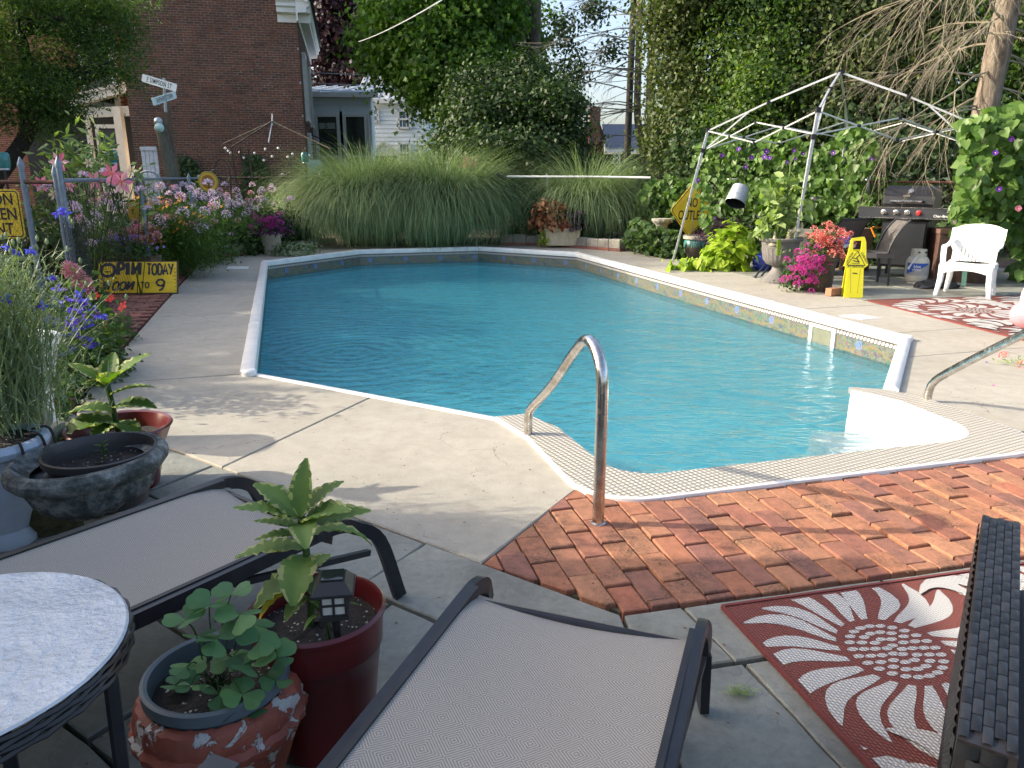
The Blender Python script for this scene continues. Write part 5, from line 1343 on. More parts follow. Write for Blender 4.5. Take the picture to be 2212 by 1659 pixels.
# ------------------------------------------------------------------ big ornamental grasses
def big_grass(label, u, y, n, L0, rc, mat=M['blade'], spread=1.0, w=.014):
    c = dp(u, 380, y); t = thing('ornamental_grass', label, 'ornamental grass', (c.x, c.y, 0), 'arching ornamental grasses along the far fence')
    az = rng.uniform(0, 2 * np.pi, n); rr = rc * np.sqrt(rng.uniform(0, 1, n))
    base = np.stack([c.x + np.cos(az) * rr, c.y + np.sin(az) * rr, np.zeros(n)], 1)
    az2 = az + rng.normal(size=n) * .5
    q = rng.uniform(0, 1, n)
    e0 = 1.6 - .34 * (rr / rc) * spread - rng.uniform(0, .25, n) * (q + .2); k = (1.1 + 3.0 * q) * spread; L = L0 * rng.uniform(.7, 1.05, n)
    blades('blades', base, az2, e0, k, L, w, mat, t, segs=9, pw=2.0)
    return t
big_grass('big round ornamental grass clump, the left one of the joined pair', 792, 17.9, 12500, 3.0, .58, w=.015)
big_grass('big round ornamental grass clump, the right one of the joined pair', 945, 17.9, 12500, 3.0, .58, w=.015)
big_grass('smaller arching grass clump behind the white pole', 1265, 18.3, 5500, 2.95, .35)
pk = thing('pink_plume', 'small dusty pink flower plume in the top of the right grass', 'flower', dp(1005, 380, 17.4))
blooms(pk, 'plume', 'plume', [simple('dusty_pink', (.55, .32, .28), .8)], [dp(1000 + i * 7, 366 - 3 * (i % 3), 17.3) for i in range(5)], .10, jit=.3)

# white vacuum pole lying on the fence
wpz = thing('pool_pole', 'long white pool pole lying along the top of the far fence', 'pool pole', dp(1080, 381, 17.4))
MB().tube([dp(1090, 381.5, 17.3), dp(1290, 382, 16.9), dp(1405, 384, 16.4)], .024, n=10).build('pole', M['white_paint'], wpz, smooth=True)
MB().tube([dp(1074, 376, 17.35), dp(1084, 382, 17.3), dp(1098, 382, 17.3)], .034, n=8).build('head', M['black_plastic'], wpz, smooth=True)

# ------------------------------------------------------------------ borders of the beds
def border(name, label, pts, y_of=None, bl=.27, bh=.17, bw=.2, base_h=.06):
    t = thing(name, label, 'garden border', (pts[0][0], pts[0][1], 0)); W = [Vector((p_[0], p_[1], 0)) for p_ in pts]
    for i in range(len(W) - 1):
        a, b_ = W[i], W[i + 1]; L = (b_ - a).length; d = (b_ - a) / L; ang = math.atan2(d.y, d.x); n = max(1, round(L / bl))
        for j in range(n):
            c = a + d * (L * (j + .5) / n); s = L / n
            if base_h:
                MB().box(c + Vector((0, -.03, base_h / 2)), (s - .008, bw, base_h - .004), rz=ang + rnd.uniform(-.02, .02)).build('brick', M['path_brick'], t)
            mb = MB(); q = [(-s / 2 + .006, -bw / 2), (s / 2 - .006, -bw / 2 + rnd.uniform(-.012, .012)), (s / 2 - .006, bw / 2), (-s / 2 + .006, bw / 2)]
            co, si = math.cos(ang), math.sin(ang)
            qq = [(c.x + x * co - y * si, c.y + .02 + x * si + y * co) for x, y in q]
            mb.prism(ccw(qq), base_h, base_h + bh + rnd.uniform(-.02, .015), bevel=.022); mb.build('stone', M['block'], t)
    return t
border('stone_border', 'low wall of grey blocks at the far left bend of the deck', [A2(-1.30, 14.9)] + [g(u, v)[:2] for u, v in ((445, 556), (500, 553), (548, 547), (570, 540))])
border('stone_border', 'short low wall of blocks left of the round grasses', [g(640, 540)[:2], g(690, 532)[:2], g(722, 530)[:2]], bh=.12)
border('stone_border', 'low wall of tan blocks on bricks right of the grasses', [g(1082, 529)[:2], g(1165, 530)[:2], g(1250, 535)[:2], g(1345, 543)[:2]])
for i in range(3):
    pass
# sand-coloured planter trough with coleus
tr = thing('planter_trough', 'cream rectangular trough of brown coleus on the tan block wall', 'planter', g(1210, 532))
c = g(1214, 534); mb = MB(); mb.box((c.x, c.y, .22), (.68, .34, .34), taper=1.12); mb.build('trough', simple('cream_stone', (.52, .44, .30), .8, var=.15, bmp=.2), tr)
mb = MB(); mb.box((c.x, c.y, .395), (.8, .42, .035)); mb.build('rim', simple('cream_stone_rim', (.55, .47, .33), .8, var=.15), tr)
cl = thing('coleus', 'bushy rust brown coleus in the cream trough', 'plant', (c.x - .2, c.y, .4)); mound('foliage', (c.x - .25, c.y, .42), .42, .3, .60, 900, .12, LEAF_OVAL, M['leaf_coleus'], cl)
mound('side_foliage', (c.x + .22, c.y, .40), .30, .25, .42, 400, .11, LEAF_OVAL, M['leaf_plum'], cl)
blooms(cl, 'flower', 'plume', [M['redfl']], [dp(u, v, c.y - .25) for u, v in ((1212, 492), (1222, 488), (1230, 495), (1216, 500))], .07)
tv = thing('trailing_plant', 'small bright green plant trailing over the left end of the trough', 'plant', (c.x - .38, c.y - .2, .3)); mound('foliage', (c.x - .40, c.y - .16, .05), .12, .10, .38, 160, .06, LEAF_OVAL, M['leaf_lime'], tv)

# ------------------------------------------------------------------ flower bed on the left
def bed_plant(name, label, u, v, y, rx, h, n, size, tmpl, mat, ry=None, base=0.0, **k):
    c = dp(u, v, y); t = thing(name, label, 'plant', (c.x, c.y, base)); mound('foliage', (c.x, c.y, base), rx, ry or rx, h, n, size, tmpl, mat, t, **k); return t, c
# low green filler, plant by plant
fill = [(50, 420, 9.0, .5, 1.15, 'leafy green plant directly behind the two domed fence posts', M['leaf_mid']), (150, 420, 11.3, .6, 1.2, 'leafy green plant behind the black garden mesh', M['leaf_mid']),
        (290, 420, 12.0, .8, 1.15, 'dark leafy plant under the pink lilies', M['leaf_mid']), (350, 420, 14.2, .9, 1.15, 'leafy plant under the white cleome', M['leaf_mid']), (470, 420, 15.6, .9, 1.1, 'leafy plant below the golden disc', M['leaf_mid']),
        (560, 430, 16.2, .8, .95, 'low dark leafy plant left of the round grasses', M['leaf_dark']), (620, 440, 16.8, .6, .9, 'leafy plant touching the left round grass', M['leaf_mid']), (410, 450, 13.4, .7, .9, 'leafy plant among the small cleome heads', M['leaf_fern']),
        (120, 560, 8.9, .4, .75, 'dark leafy plant behind the pink begonias', M['leaf_dark']), (500, 480, 15.3, .7, .6, 'low leafy plant on the grey block wall', M['leaf_mid']), (250, 480, 11.4, .6, .95, 'feathery green plant behind the celosia pot', M['leaf_fern'])]
for (u, v, y, rx, h, lab, mt) in fill:
    bed_plant('leafy_plant', lab, u, v, y, rx, h, 2600, .085, LEAF_OVAL if mt is not M['leaf_fern'] else LEAF_NARROW, mt, full=True, up=.4, jit=.8)
# feathery cosmos with orange flowers
for (u, y, rx, h, lab) in ((385, 11.6, .55, 1.12, 'tall feathery cosmos with orange flowers beside the deck'), (345, 12.4, .5, 1.2, 'feathery cosmos with orange flowers nearer the fence')):
    c = dp(u, 500, y); t = thing('cosmos', lab, 'flowers', (c.x, c.y, 0)); n = 5200
    az = rng.uniform(0, 6.28, n); P = np.stack([c.x + rng.uniform(-1, 1, n) * rx * .8, c.y + rng.uniform(-1, 1, n) * rx * .7, rng.beta(1.6, 1.3, n) * h * .9], 1)
    blades('foliage', P, az, rng.uniform(.2, 1.3, n), rng.uniform(.3, 1.2, n), rng.uniform(.10, .22, n), .008, M['leaf_fern'], t, segs=3)
    pts = [Vector((c.x + rnd.gauss(0, rx * .5), c.y - rnd.uniform(0, rx * .7), h * rnd.uniform(.6, 1.0))) for _ in range(34)]
    blooms(t, 'flower', 'five', [M['orange'], M['yellowfl']], pts, .035, face=(-.4, -.6, .8))
# cleome heads on tall stems
cle = [(303, 412, 9.8, .1), (318, 452, 10.2, .08), (345, 408, 12.5, .15), (365, 420, 12.0, .13), (398, 402, 13.8, .14), (378, 410, 13.4, .1), (450, 398, 13.3, .15), (485, 400, 14.4, .14), (350, 440, 12.6, .12), (376, 452, 13.0, .12),
       (418, 447, 13.2, .12), (432, 462, 13.0, .1), (457, 455, 14.2, .14), (430, 480, 11.8, .13), (424, 500, 11.7, .1), (476, 506, 14.5, .09), (500, 507, 14.6, .1), (626, 432, 16.0, .12), (240, 400, 9.5, .1), (225, 372, 9.6, .08), (100, 405, 8.9, .09), (180, 380, 9.3, .09), (610, 378, 16.5, .07), (440, 430, 13.6, .12)]
groups = {}
for i, (u, v, y, s) in enumerate(cle): groups.setdefault(int(u // 110), []).append((u, v, y, s))
places = {0: 'at the far left by the domed posts', 1: 'under the pink lilies', 2: 'in front of the leaning wooden post', 3: 'between the wooden post and the golden disc', 4: 'below and right of the golden disc', 5: 'beside the left round grass'}
for gi, lst in sorted(groups.items()):
    cx = sum(dp(q[0], q[1], q[2]).x for q in lst) / len(lst); cy = sum(q[2] for q in lst) / len(lst)
    t = thing('cleome', 'pink and white cleome flowers ' + places.get(gi, 'in the bed'), 'flowers', (cx, cy, 0))
    for (u, v, y, s) in lst: blooms(t, 'flower_head', 'cleome', [M['cleome'], M['whitefl']], [dp(u, v, y)], s * .68, jit=.2)
    stems(t, (cx, cy, 0), [dp(u, v, y) for (u, v, y, s) in lst], .006)
# lilies: pale leaves, buds and pink stars
lt = thing('lilies', 'pink star lilies with pale buds rising above the fence rail', 'flowers', dp(200, 500, 9.0).to_2d().to_3d())
lp = [(130, 350), (243, 376), (262, 393), (90, 398), (148, 402), (205, 390), (285, 370), (118, 420), (192, 352)]
lpts = [dp(u, v, 8.6 + .1 * i) for i, (u, v) in enumerate(lp)]
blooms(lt, 'flower', 'star', [M['lilypink'], M['orange']], lpts[:6], .13, face=(.1, -1, .2), jit=.35)
blooms(lt, 'flower', 'star', [M['cream'], M['orange']], lpts[6:], .10, face=(.1, -1, .2), jit=.4)
stems(lt, (dp(150, 500, 9).x, 9.1, 0), lpts, .005)
lb = thing('budding_lilies', 'clump of tall pale green budding lilies behind the fence', 'flowers', (dp(190, 500, 10.2).x, 10.2, 0))
tops = [dp(u, v, 10 + rnd.uniform(0, .6)) for u, v in ((155, 318), (175, 305), (200, 322), (215, 300), (228, 330), (165, 345), (190, 340), (120, 330), (140, 312), (205, 350), (235, 318), (105, 345), (85, 375), (60, 395), (300, 365))]
stems(lb, (dp(190, 500, 10.2).x, 10.2, 0), tops, .008, M['leaf_pale'])
P = np.concatenate([np.array([list(t_)]) + rng.normal(size=(34, 3)) * [.05, .05, .22] - [[0, 0, .25]] for t_ in tops]); leaves('foliage', P, .15, LEAF_NARROW, M['leaf_pale'], lb, up=.8, jit=.9)
mb = MB()
for t_ in tops:
    for k in range(5):
        d = Vector((rnd.uniform(-1, 1), rnd.uniform(-1, 1), rnd.uniform(-.1, .9))).normalized(); a = t_ + Vector((0, 0, rnd.uniform(-.15, 0)))
        mb.tube([a, a + d * .05, a + d * .10, a + d * .15], [.003, .014, .016, .002], n=5)
mb.build('buds', M['leaf_pale'], lb, smooth=True)['kind'] = 'stuff'
ph = thing('phlox', 'loose mass of small pink and white flowers along the fence at the left', 'flowers', (-6.0, 11.5, 0)); pp_ = []
for i in range(120):
    q = rnd.random(); y = 8.8 + 7.8 * q; xf = P2.x - .25 - (y - 7.8) * .19 + (rnd.uniform(.1, .9 + .6 * q) if y > 10.9 else rnd.uniform(-.3, .05)); pp_.append(Vector((xf, y, rnd.uniform(.72, 1.32))))
blooms(ph, 'flower_head', 'ball', [M['cleome'], M['whitefl']], pp_[:60], .075); blooms(ph, 'flower_head', 'ball', [M['pink'], M['whitefl']], pp_[60:95], .06); blooms(ph, 'flower_head', 'ball', [M['whitefl'], M['cleome']], pp_[95:], .06)
P = np.repeat(np.array([list(q_) for q_ in pp_]), 30, 0) + rng.normal(size=(3600, 3)) * [.10, .10, .2] - [0, 0, .28]; leaves('foliage', P, .08, LEAF_NARROW, M['leaf_fern'], ph, jit=.9)
# planter group behind the hand painted board
t, c = bed_plant('petunia', 'lilac petunias spilling over the yellow board', 268, 548, 10.35, .46, .30, 900, .045, LEAF_OVAL, M['leaf_mid'], ry=.25, base=.42)
blooms(t, 'flower', 'trumpet', [M['lilac'], M['violet']], [Vector((c.x + rnd.gauss(0, .23), c.y - rnd.uniform(-.05, .12), .60 + rnd.uniform(-.08, .14))) for _ in range(75)], .036, face=(-.1, -1, .3))
MB().box((c.x, c.y + .05, .24), (.75, .3, .42), taper=1.1).build('pot', M['wood_red'], t)
t, c = bed_plant('begonia', 'round pale pink begonia right behind the yellow board', 316, 520, 10.5, .2, .24, 500, .05, LEAF_OVAL, M['leaf_coleus'], base=.62)
blooms(t, 'flower', 'ball', [M['pink'], M['cream']], [Vector((c.x + rnd.gauss(0, .10), c.y - rnd.uniform(.05, .2), .74 + rnd.gauss(0, .09))) for _ in range(26)], .055)
t, c = bed_plant('celosia', 'dark red celosia with silvery leaves above the yellow board', 258, 520, 10.7, .22, .30, 260, .12, LEAF_OVAL, M['leaf_silver'], base=.6)
blooms(t, 'flower', 'plume', [simple('dark_red_plume', (.22, .01, .02), .8)], [dp(250, 525, 10.5)], .09, jit=.1)
# begonias, salvias and violet flowers in the near part of the bed
t, c = bed_plant('begonia', 'long bank of rose begonias left of the yellow board', 170, 620, 7.7, .26, .55, 700, .06, LEAF_OVAL, M['leaf_mid'], ry=.3)
blooms(t, 'flower', 'ball', [M['pink'], M['coral']], [dp(143 + 52 * q + rnd.uniform(-8, 8), 578 + 48 * q + rnd.uniform(-12, 16), 7.35) for q in [rnd.random() for _ in range(48)]], .05)
t, c = bed_plant('impatiens', 'small red impatiens at the brick path', 222, 680, 6.9, .26, .30, 600, .045, LEAF_OVAL, M['leaf_mid'], ry=.35)
blooms(t, 'flower', 'five', [M['redfl'], M['orange']], [dp(u, v, 6.7) for u, v in ((238, 645), (265, 662), (210, 680), (240, 690), (228, 700), (190, 745), (205, 640))], .045, face=(0, -.6, .8))
t, c = bed_plant('leafy_plant', 'low mixed leaves under the violet flowers', 150, 760, 5.6, .42, .5, 2200, .055, LEAF_OVAL, M['leaf_mid'], ry=.6, full=True)
vt = thing('violet_flowers', 'deep violet and blue flowers hanging over the brick edging', 'flowers', dp(160, 820, 5.4).to_2d().to_3d())
vp = [(160, 622), (148, 640), (172, 640), (130, 660), (145, 690), (175, 668), (195, 672), (212, 690), (165, 720), (182, 735), (170, 700), (150, 700), (128, 745), (140, 760), (190, 705), (120, 620), (180, 655), (133, 722), (155, 668), (110, 690), (200, 740), (112, 735), (185, 690), (162, 752)]
vpts = [dp(u + 2, v, 5.0 + rnd.uniform(-.2, .3)) for u, v in vp for _ in (0, 1)]
vpts = [p_ + Vector((rnd.uniform(-.03, .03), 0, rnd.uniform(-.03, .03))) for p_ in vpts]
blooms(vt, 'flower', 'spur', [M['violet'], M['blue']], vpts, .052)
stems(vt, (dp(150, 820, 5.3).x, 5.3, 0), vpts[::2], .003)
P = np.array([list(p_) for p_ in vpts]); P = np.repeat(P, 14, 0) + rng.normal(size=(len(P) * 14, 3)) * .09 - [0, 0, .06]; leaves('foliage', P, .045, LEAF_OVAL, M['leaf_mid'], vt, jit=.8)
bo = thing('brick_edging', 'row of tilted bricks edging the near flower bed', 'garden border', g(215, 745))
for a, b_ in (((205, 742), (248, 730)), ((248, 730), (262, 708)), ((262, 708), (275, 690)), ((60, 862), (125, 850)), ((125, 850), (152, 826))):
    p_, q_ = g(*a), g(*b_); MB().bar(p_ + Vector((0, 0, .045)), q_ + Vector((0, 0, .045)), .06, .09).build('brick', M['path_brick'], bo)
# silvery stemmed plant with blue flowers
st = thing('silver_cornflowers', 'tall silvery stemmed cornflowers growing from the pale blue planter', 'flowers', (-2.14, 3.1, .45))
n = 1500; az = rng.uniform(0, 6.28, n); base = np.stack([-2.20 + rng.normal(size=n) * .09, 3.12 + rng.normal(size=n) * .08, np.full(n, .42) + rng.uniform(0, .35, n)], 1)
blades('stems', base, az, rng.uniform(.9, 1.55, n), rng.uniform(-.1, .9, n), rng.uniform(.25, .58, n), .0055, M['leaf_silver'], st, segs=6)
n = 3600; P = np.stack([-2.19 + rng.normal(size=n) * .14, 3.12 + rng.normal(size=n) * .13, rng.uniform(.5, 1.18, n)], 1)
blades('leaves', P, rng.uniform(0, 6.28, n), rng.uniform(.2, 1.4, n), rng.uniform(0, 1.8, n), rng.uniform(.05, .11, n), .006, M['leaf_silver'], st, segs=3)
mb = MB()
for i in range(150): p_ = Vector((-2.12 + rnd.gauss(0, .19), 3.1 + rnd.gauss(0, .12), rnd.uniform(.85, 1.33))); mb.ball(p_, .008, n=5, m=4, sq=(1, 1, 1.7))
mb.build('buds', M['leaf_silver'], st)['kind'] = 'stuff'
blooms(st, 'flower', 'spur', [M['blue'], M['violet']], [dp(u, v, 3.05) for u, v in ((12, 532), (24, 540), (36, 545), (62, 540), (70, 545), (132, 452), (124, 460), (140, 458), (8, 640), (18, 650), (92, 660), (112, 600))], .026)
low = thing('groundcover', 'green groundcover filling the soil under the silvery flowers', 'plant', (-3.3, 4.7, 0))
n = 5200; P = np.stack([rng.uniform(-4.6, -2.75, n), rng.uniform(4.1, 6.6, n), rng.uniform(0, .28, n)], 1); keep = P[:, 0] < -2.62 - .30 * (P[:, 1] - 4.0); leaves('foliage', P[keep], .06, LEAF_OVAL, M['leaf_mid'], low, jit=.8)['kind'] = 'stuff'

# ------------------------------------------------------------------ hand painted board OPIN TODAY / NOON TO 9
ob = thing('painted_board', 'yellow hand painted board leaning at the brick path with opening hours', 'sign', g(297, 636))
bl_, br_ = g(210, 636), g(383, 635); tl = dp(214, 566, bl_.y + .12); tr_ = dp(384, 563, br_.y + .12)
right = (br_ - bl_); upv = ((tl + tr_) / 2 - (bl_ + br_) / 2); Wb = right.length; Hb = upv.length; cb = (bl_ + br_) / 2 + upv / 2 + Vector((0, 0, .004))
M4 = facing(cb, right, upv)
plate([(-Wb / 2, -Hb / 2), (Wb / 2, -Hb / 2), (Wb / 2, Hb / 2), (-Wb / 2, Hb / 2)], M4, M['wood_red'], ob, 'backboard', th=.02, z=-.001)
for k in range(3):
    y0, y1 = -Hb / 2 + .014 + k * (Hb - .028) / 3 + .001, -Hb / 2 + .014 + (k + 1) * (Hb - .028) / 3 - .001
    plate([(-Wb / 2 + .014, y0), (Wb / 2 - .016, y0), (Wb / 2 - .014, y1), (-Wb / 2 + .016, y1)], M4, M['yellow_sign'], ob, 'plank', th=.006, z=.006)
GL = {'O': [[(.5, 1), (.12, .8), (0, .45), (.15, .08), (.5, 0), (.88, .15), (1, .5), (.88, .85), (.5, 1)]], 'P': [[(.15, 0), (.2, 1)], [(.2, 1), (.8, .95), (.95, .72), (.75, .5), (.2, .45)]], 'I': [[(.5, 0), (.5, 1)]],
      'W': [[(.1, 0), (.15, 1)], [(.9, 1), (.85, 0)], [(.12, .08), (.88, .95)]], 'T': [[(0, 1), (1, .97)], [(.5, 1), (.5, 0)]], 'D': [[(.12, 0), (.15, 1)], [(.12, 1), (.7, .9), (.95, .5), (.7, .08), (.1, 0)]],
      'A': [[(0, 0), (.5, 1), (1, 0)], [(.2, .35), (.82, .35)]], 'Y': [[(0, 1), (.5, .5)], [(1, 1), (.4, 0)]], '9': [[(.9, .6), (.55, .42), (.12, .58), (.15, .88), (.55, 1), (.92, .85), (.9, .5), (.7, .15), (.35, 0)]], 'N': [[(.1, 0), (.1, 1), (.9, 0), (.9, 1)]]}
def brush(word, x0, y0, w, h, sw, gap, slant=0.0):
    x = x0
    for chh in word:
        ww = w * (.35 if chh == 'I' else 1)
        for stt in GL[chh]:
            pts = [(x + px_ * ww + slant * py_ * h, y0 + py_ * h) for px_, py_ in stt]
            if len(pts) > 2 and chh not in 'AN': sp3 = smooth_path([(a, b_, 0) for a, b_ in pts], 4); pts = [(p_.x, p_.y) for p_ in sp3]
            mb = MB(); k = len(pts); L_, R_ = [], []
            for i in range(k):
                a = Vector(pts[max(0, i - 1)]); b2 = Vector(pts[min(k - 1, i + 1)]); d = (b2 - a).normalized(); nn = Vector((-d.y, d.x)); s = sw * (.66 + .16 * math.sin(i * 1.7 + x * 40))
                L_.append((pts[i][0] + nn.x * s, pts[i][1] + nn.y * s, .0075 + .0001 * len(obl))); R_.append((pts[i][0] - nn.x * s, pts[i][1] - nn.y * s, .0075 + .0001 * len(obl)))
            base = len(obl_mb.v); obl_mb.add(L_ + R_, [(i, k + i, k + i + 1, i + 1) for i in range(k - 1)]); obl.append(1)
        x += ww + gap
obl = []; obl_mb = MB()
def flush():
    global obl_mb
    obl_mb.v = [tuple(M4 @ Vector(v)) for v in obl_mb.v]; obl_mb.build('lettering', M['sign_navy'], ob); obl_mb = MB()
h1 = Hb * .37
brush('O', -Wb * .455, Hb * .04, Wb * .17, h1, .032, .02); flush(); brush('PI', -Wb * .26, Hb * .08, Wb * .095, h1, .036, .025); brush('W', -Wb * .075, Hb * .08, Wb * .12, h1, .036, .02)
brush('TODAY', Wb * .115, Hb * .08, Wb * .058, h1 * .9, .019, .010); flush()
brush('W', -Wb * .445, -Hb * .38, Wb * .085, Hb * .26, .020, .02, .25); brush('OO', -Wb * .32, -Hb * .38, Wb * .07, Hb * .25, .020, .02, .25); brush('W', -Wb * .145, -Hb * .38, Wb * .085, Hb * .26, .020, .02, .25)
brush('TO', Wb * .04, -Hb * .32, Wb * .045, Hb * .17, .012, .012); flush(); brush('9', Wb * .23, -Hb * .40, Wb * .11, Hb * .33, .020, .02)
flush()
for i in range(14):                       # painted wood-grain nicks at the ends
    y_ = -Hb * .4 + i * Hb * .055; s = -1 if i % 2 else 1; L = rnd.uniform(.02, .06); x_ = s * (Wb / 2 - .02)
    obl_mb.add([(x_, y_ - .004, .0072), (x_, y_ + .004, .0072), (x_ - s * L, y_, .0072)], [(0, 1, 2), (2, 1, 0)])
obl_mb.v = [tuple(M4 @ Vector(v)) for v in obl_mb.v]
obl_mb.build('nicks', M['sign_navy'], ob)['kind'] = 'stuff'

# ------------------------------------------------------------------ things beyond the fence on the left
sp_t = thing('street_sign', 'leaning wooden post with two white street name blades on top', 'street sign', dp(372, 400, 16).to_2d().to_3d())
a, b_ = dp(380, 420, 13.9), dp(345, 262, 13.9); MB().tube([Vector((a.x + .05, 13.9, 0)), a, b_], [.11, .11, .10], n=12).build('round_post', M['post_wood'], sp_t, smooth=True)
a, b_ = dp(376, 400, 14.2), dp(354, 212, 14.2); MB().bar(Vector((a.x + .1, 14.2, 0)), b_, .115, .115).build('square_post', M['wood_red'], sp_t)
c0 = dp(355, 215, 13.7); MB().tube([c0 - Vector((0, 0, .2)), dp(354, 168, 13.65)], .025, n=10).build('bracket_pole', M['galv'], sp_t, smooth=True)
def blade_sign(tl, tr, bl, txt, sx, back=False):
    tl, tr, bl = Vector(tl), Vector(tr), Vector(bl); right = tr - tl; up = tl - bl; c = tl + right / 2 - up / 2; M4 = facing(c, right, up); w, h = right.length, up.length
    plate(rrect(w, h, .02), M4, M['sign_white'], sp_t, 'name_blade', th=.006)
    text_mesh(txt, h * .92, M['sign_black'], parent=sp_t, M4=M4 @ Matrix.Translation((0, -.004, .002)), sx=sx, bold=.0012, space=1.15)
blade_sign(dp(306, 159, 13.6), dp(381, 181.6, 13.5), dp(306.8, 176, 13.6), 'E SIMPSON ST', .58)
blade_sign(dp(329, 212, 13.35), dp(380, 196, 13.95), dp(330, 229, 13.35), 'SHEPHERDSTOWN', .42)
MB().ball(dp(342, 262, 13.7), .07, n=12, m=8).build('reflector', M['galv'], sp_t, smooth=True)
gl_t = thing('glass_globe', 'clear glass globe fixed on the round leaning post', 'ornament', dp(344, 277, 13.68)); MB().ball(dp(344, 276, 13.66), .08, n=14, m=10).build('globe', simple('pale_glass', (.45, .58, .52), .08), gl_t, smooth=True)
# sun catcher on a hook
hk = thing('shepherd_hook', 'curved metal hook holding the golden disc', 'garden hook', dp(497, 400, 13.7).to_2d().to_3d())
pts = [dp(500, 560, 13.7), dp(499, 400, 13.7), dp(494, 362, 13.7), dp(482, 345, 13.7), dp(468, 349, 13.7), dp(463, 365, 13.7)]; pts[0].z = 0
MB().tube(smooth_path(pts, 5), .010, n=6).build('hook', M['bark_dark'], hk, smooth=True); MB().tube([dp(463, 365, 13.7), dp(451, 372, 13.65)], .004, n=4).build('wire', M['galv'], hk)
m, nt, b = mat_new('sunflower_disc'); oc = objcoord(nt, 'Generated')
sub = nt.nodes.new('ShaderNodeVectorMath'); sub.operation = 'SUBTRACT'; sub.inputs[1].default_value = (.5, .5, .5); nt.links.new(oc, sub.inputs[0])
mul = nt.nodes.new('ShaderNodeVectorMath'); mul.operation = 'MULTIPLY'; mul.inputs[1].default_value = (1, 0, 1); nt.links.new(sub.outputs[0], mul.inputs[0])
ln = nt.nodes.new('ShaderNodeVectorMath'); ln.operation = 'LENGTH'; nt.links.new(mul.outputs[0], ln.inputs[0])
f = math_(nt, 'ADD', ln.outputs['Value'], math_(nt, 'MULTIPLY', noise(nt, 12, 3, .6, oc), .12))
nt.links.new(ramp(nt, f, [(.12, (.10, .03, .01)), (.2, (.40, .18, .02)), (.34, (.22, .10, .015)), (.44, (.65, .40, .03)), (.5, (.30, .22, .03))]), b.inputs['Base Color']); b.inputs['Roughness'].default_value = .3
M['disc'] = m
ds = thing('golden_disc', 'round golden sunflower glass disc hanging above the flowers', 'ornament', dp(450, 414, 13.6)); c = dp(450, 393, 13.6)
MB().lathe([(.172, -.008), (.180, 0), (.172, .008)], c, n=32, tilt=Matrix.Rotation(R(90), 3, 'X')).build('disc', M['disc'], ds, smooth=True)
plq = thing('name_plate', 'small white plate on a stake in front of the ivy', 'sign', dp(436, 500, 16.5).to_2d().to_3d()); c = dp(435, 382, 16.5)
MB().box(c, (.16, .01, .08)).build('plate', M['white_paint'], plq); MB().tube([(c.x, c.y + .01, 0), c + Vector((0, .01, 0))], .006).build('stake', M['galv'], plq)
# bare gazebo frame with bulbs
gz = thing('gazebo_frame', 'bare rusty gazebo frame strung with small bulbs before the brick wall', 'gazebo frame', dp(590, 400, 21.5).to_2d().to_3d())
ap = dp(588, 262, 21.6); c1 = dp(500, 318, 20.2); c2 = dp(716, 322, 20.6); c3 = dp(482, 310, 22.6); c4 = dp(668, 300, 23.2)
for c in (c1, c2, c3, c4): MB().bar(ap, c, .03).build('rafter', M['bark_dark'], gz)
MB().tube([ap - Vector((0, 0, .1)), dp(588, 245, 21.6)], [.03, .012], n=6).build('finial', M['galv'], gz)
MB().bar(ap, dp(580, 308, 21), .025).build('strut', M['galv'], gz)
for (u, vv) in ((500, 318), (518, 318), (536, 322), (716, 322), (700, 322)):
    c = dp(u, vv, 20.2); MB().bar((c.x + .12, 20.2, 0), c, .028).build('leg', M['bark_dark'], gz)
for v in (328, 345, 362): MB().bar(dp(500, v, 20.22), dp(538, v + 2, 20.22), .014).build('crossbar', M['rust'], gz)
MB().bar(dp(500, 340, 20.4), dp(716, 344, 20.6), .012).build('cable', M['black_metal'], gz)
bu = MB(); 
for (u, v) in ((487, 320), (498, 330), (518, 329), (550, 331), (588, 338), (527, 341), (601, 320), (622, 339), (632, 333), (657, 337), (573, 322), (493, 326), (668, 336), (570, 346)): bu.ball(dp(u, v, 20.3), .035, n=6, m=4)
bu.build('bulbs', M['white_paint'], gz)
sh = thing('old_shutter', 'weathered pale blue shutter door leaning at the brick corner', 'shutter', dp(322, 400, 21.5).to_2d().to_3d())
shut = simple('peeling_pale_blue', (.42, .48, .58), .7, var=.2, scale=9)
a = dp(303, 316, 21.6); c = dp(346, 380, 21.6)
for k in range(4):
    x_ = a.x + (c.x - a.x) * (k + .5) / 4; MB().box((x_, 21.6, 1.22), ((c.x - a.x) / 4 - .012, .03, 2.1)).build('board', shut, sh)
for z in (2.22, 1.5, .4): MB().box(((a.x + c.x) / 2, 21.57, z), (c.x - a.x, .03, .1)).build('rail', shut, sh)
wh = thing('iron_wheel', 'old spoked iron wheel standing behind the fence rail', 'wheel', dp(322, 430, 17).to_2d().to_3d()); c = dp(322, 402, 17)
ring = [c + Vector((.31 * math.cos(a_), 0, .31 * math.sin(a_))) for a_ in np.linspace(0, 2 * math.pi, 25)[:-1]]
MB().tube(ring, .02, n=6, closed=True).build('rim', M['galv'], wh, smooth=True)
mb = MB(); [mb.tube([c, ring[i]], .008, n=4) for i in range(0, 24, 3)]; mb.build('spokes', M['galv'], wh)
teal = simple('teal_glass', (.045, .19, .18), .12, var=.2, scale=8); M['teal'] = teal
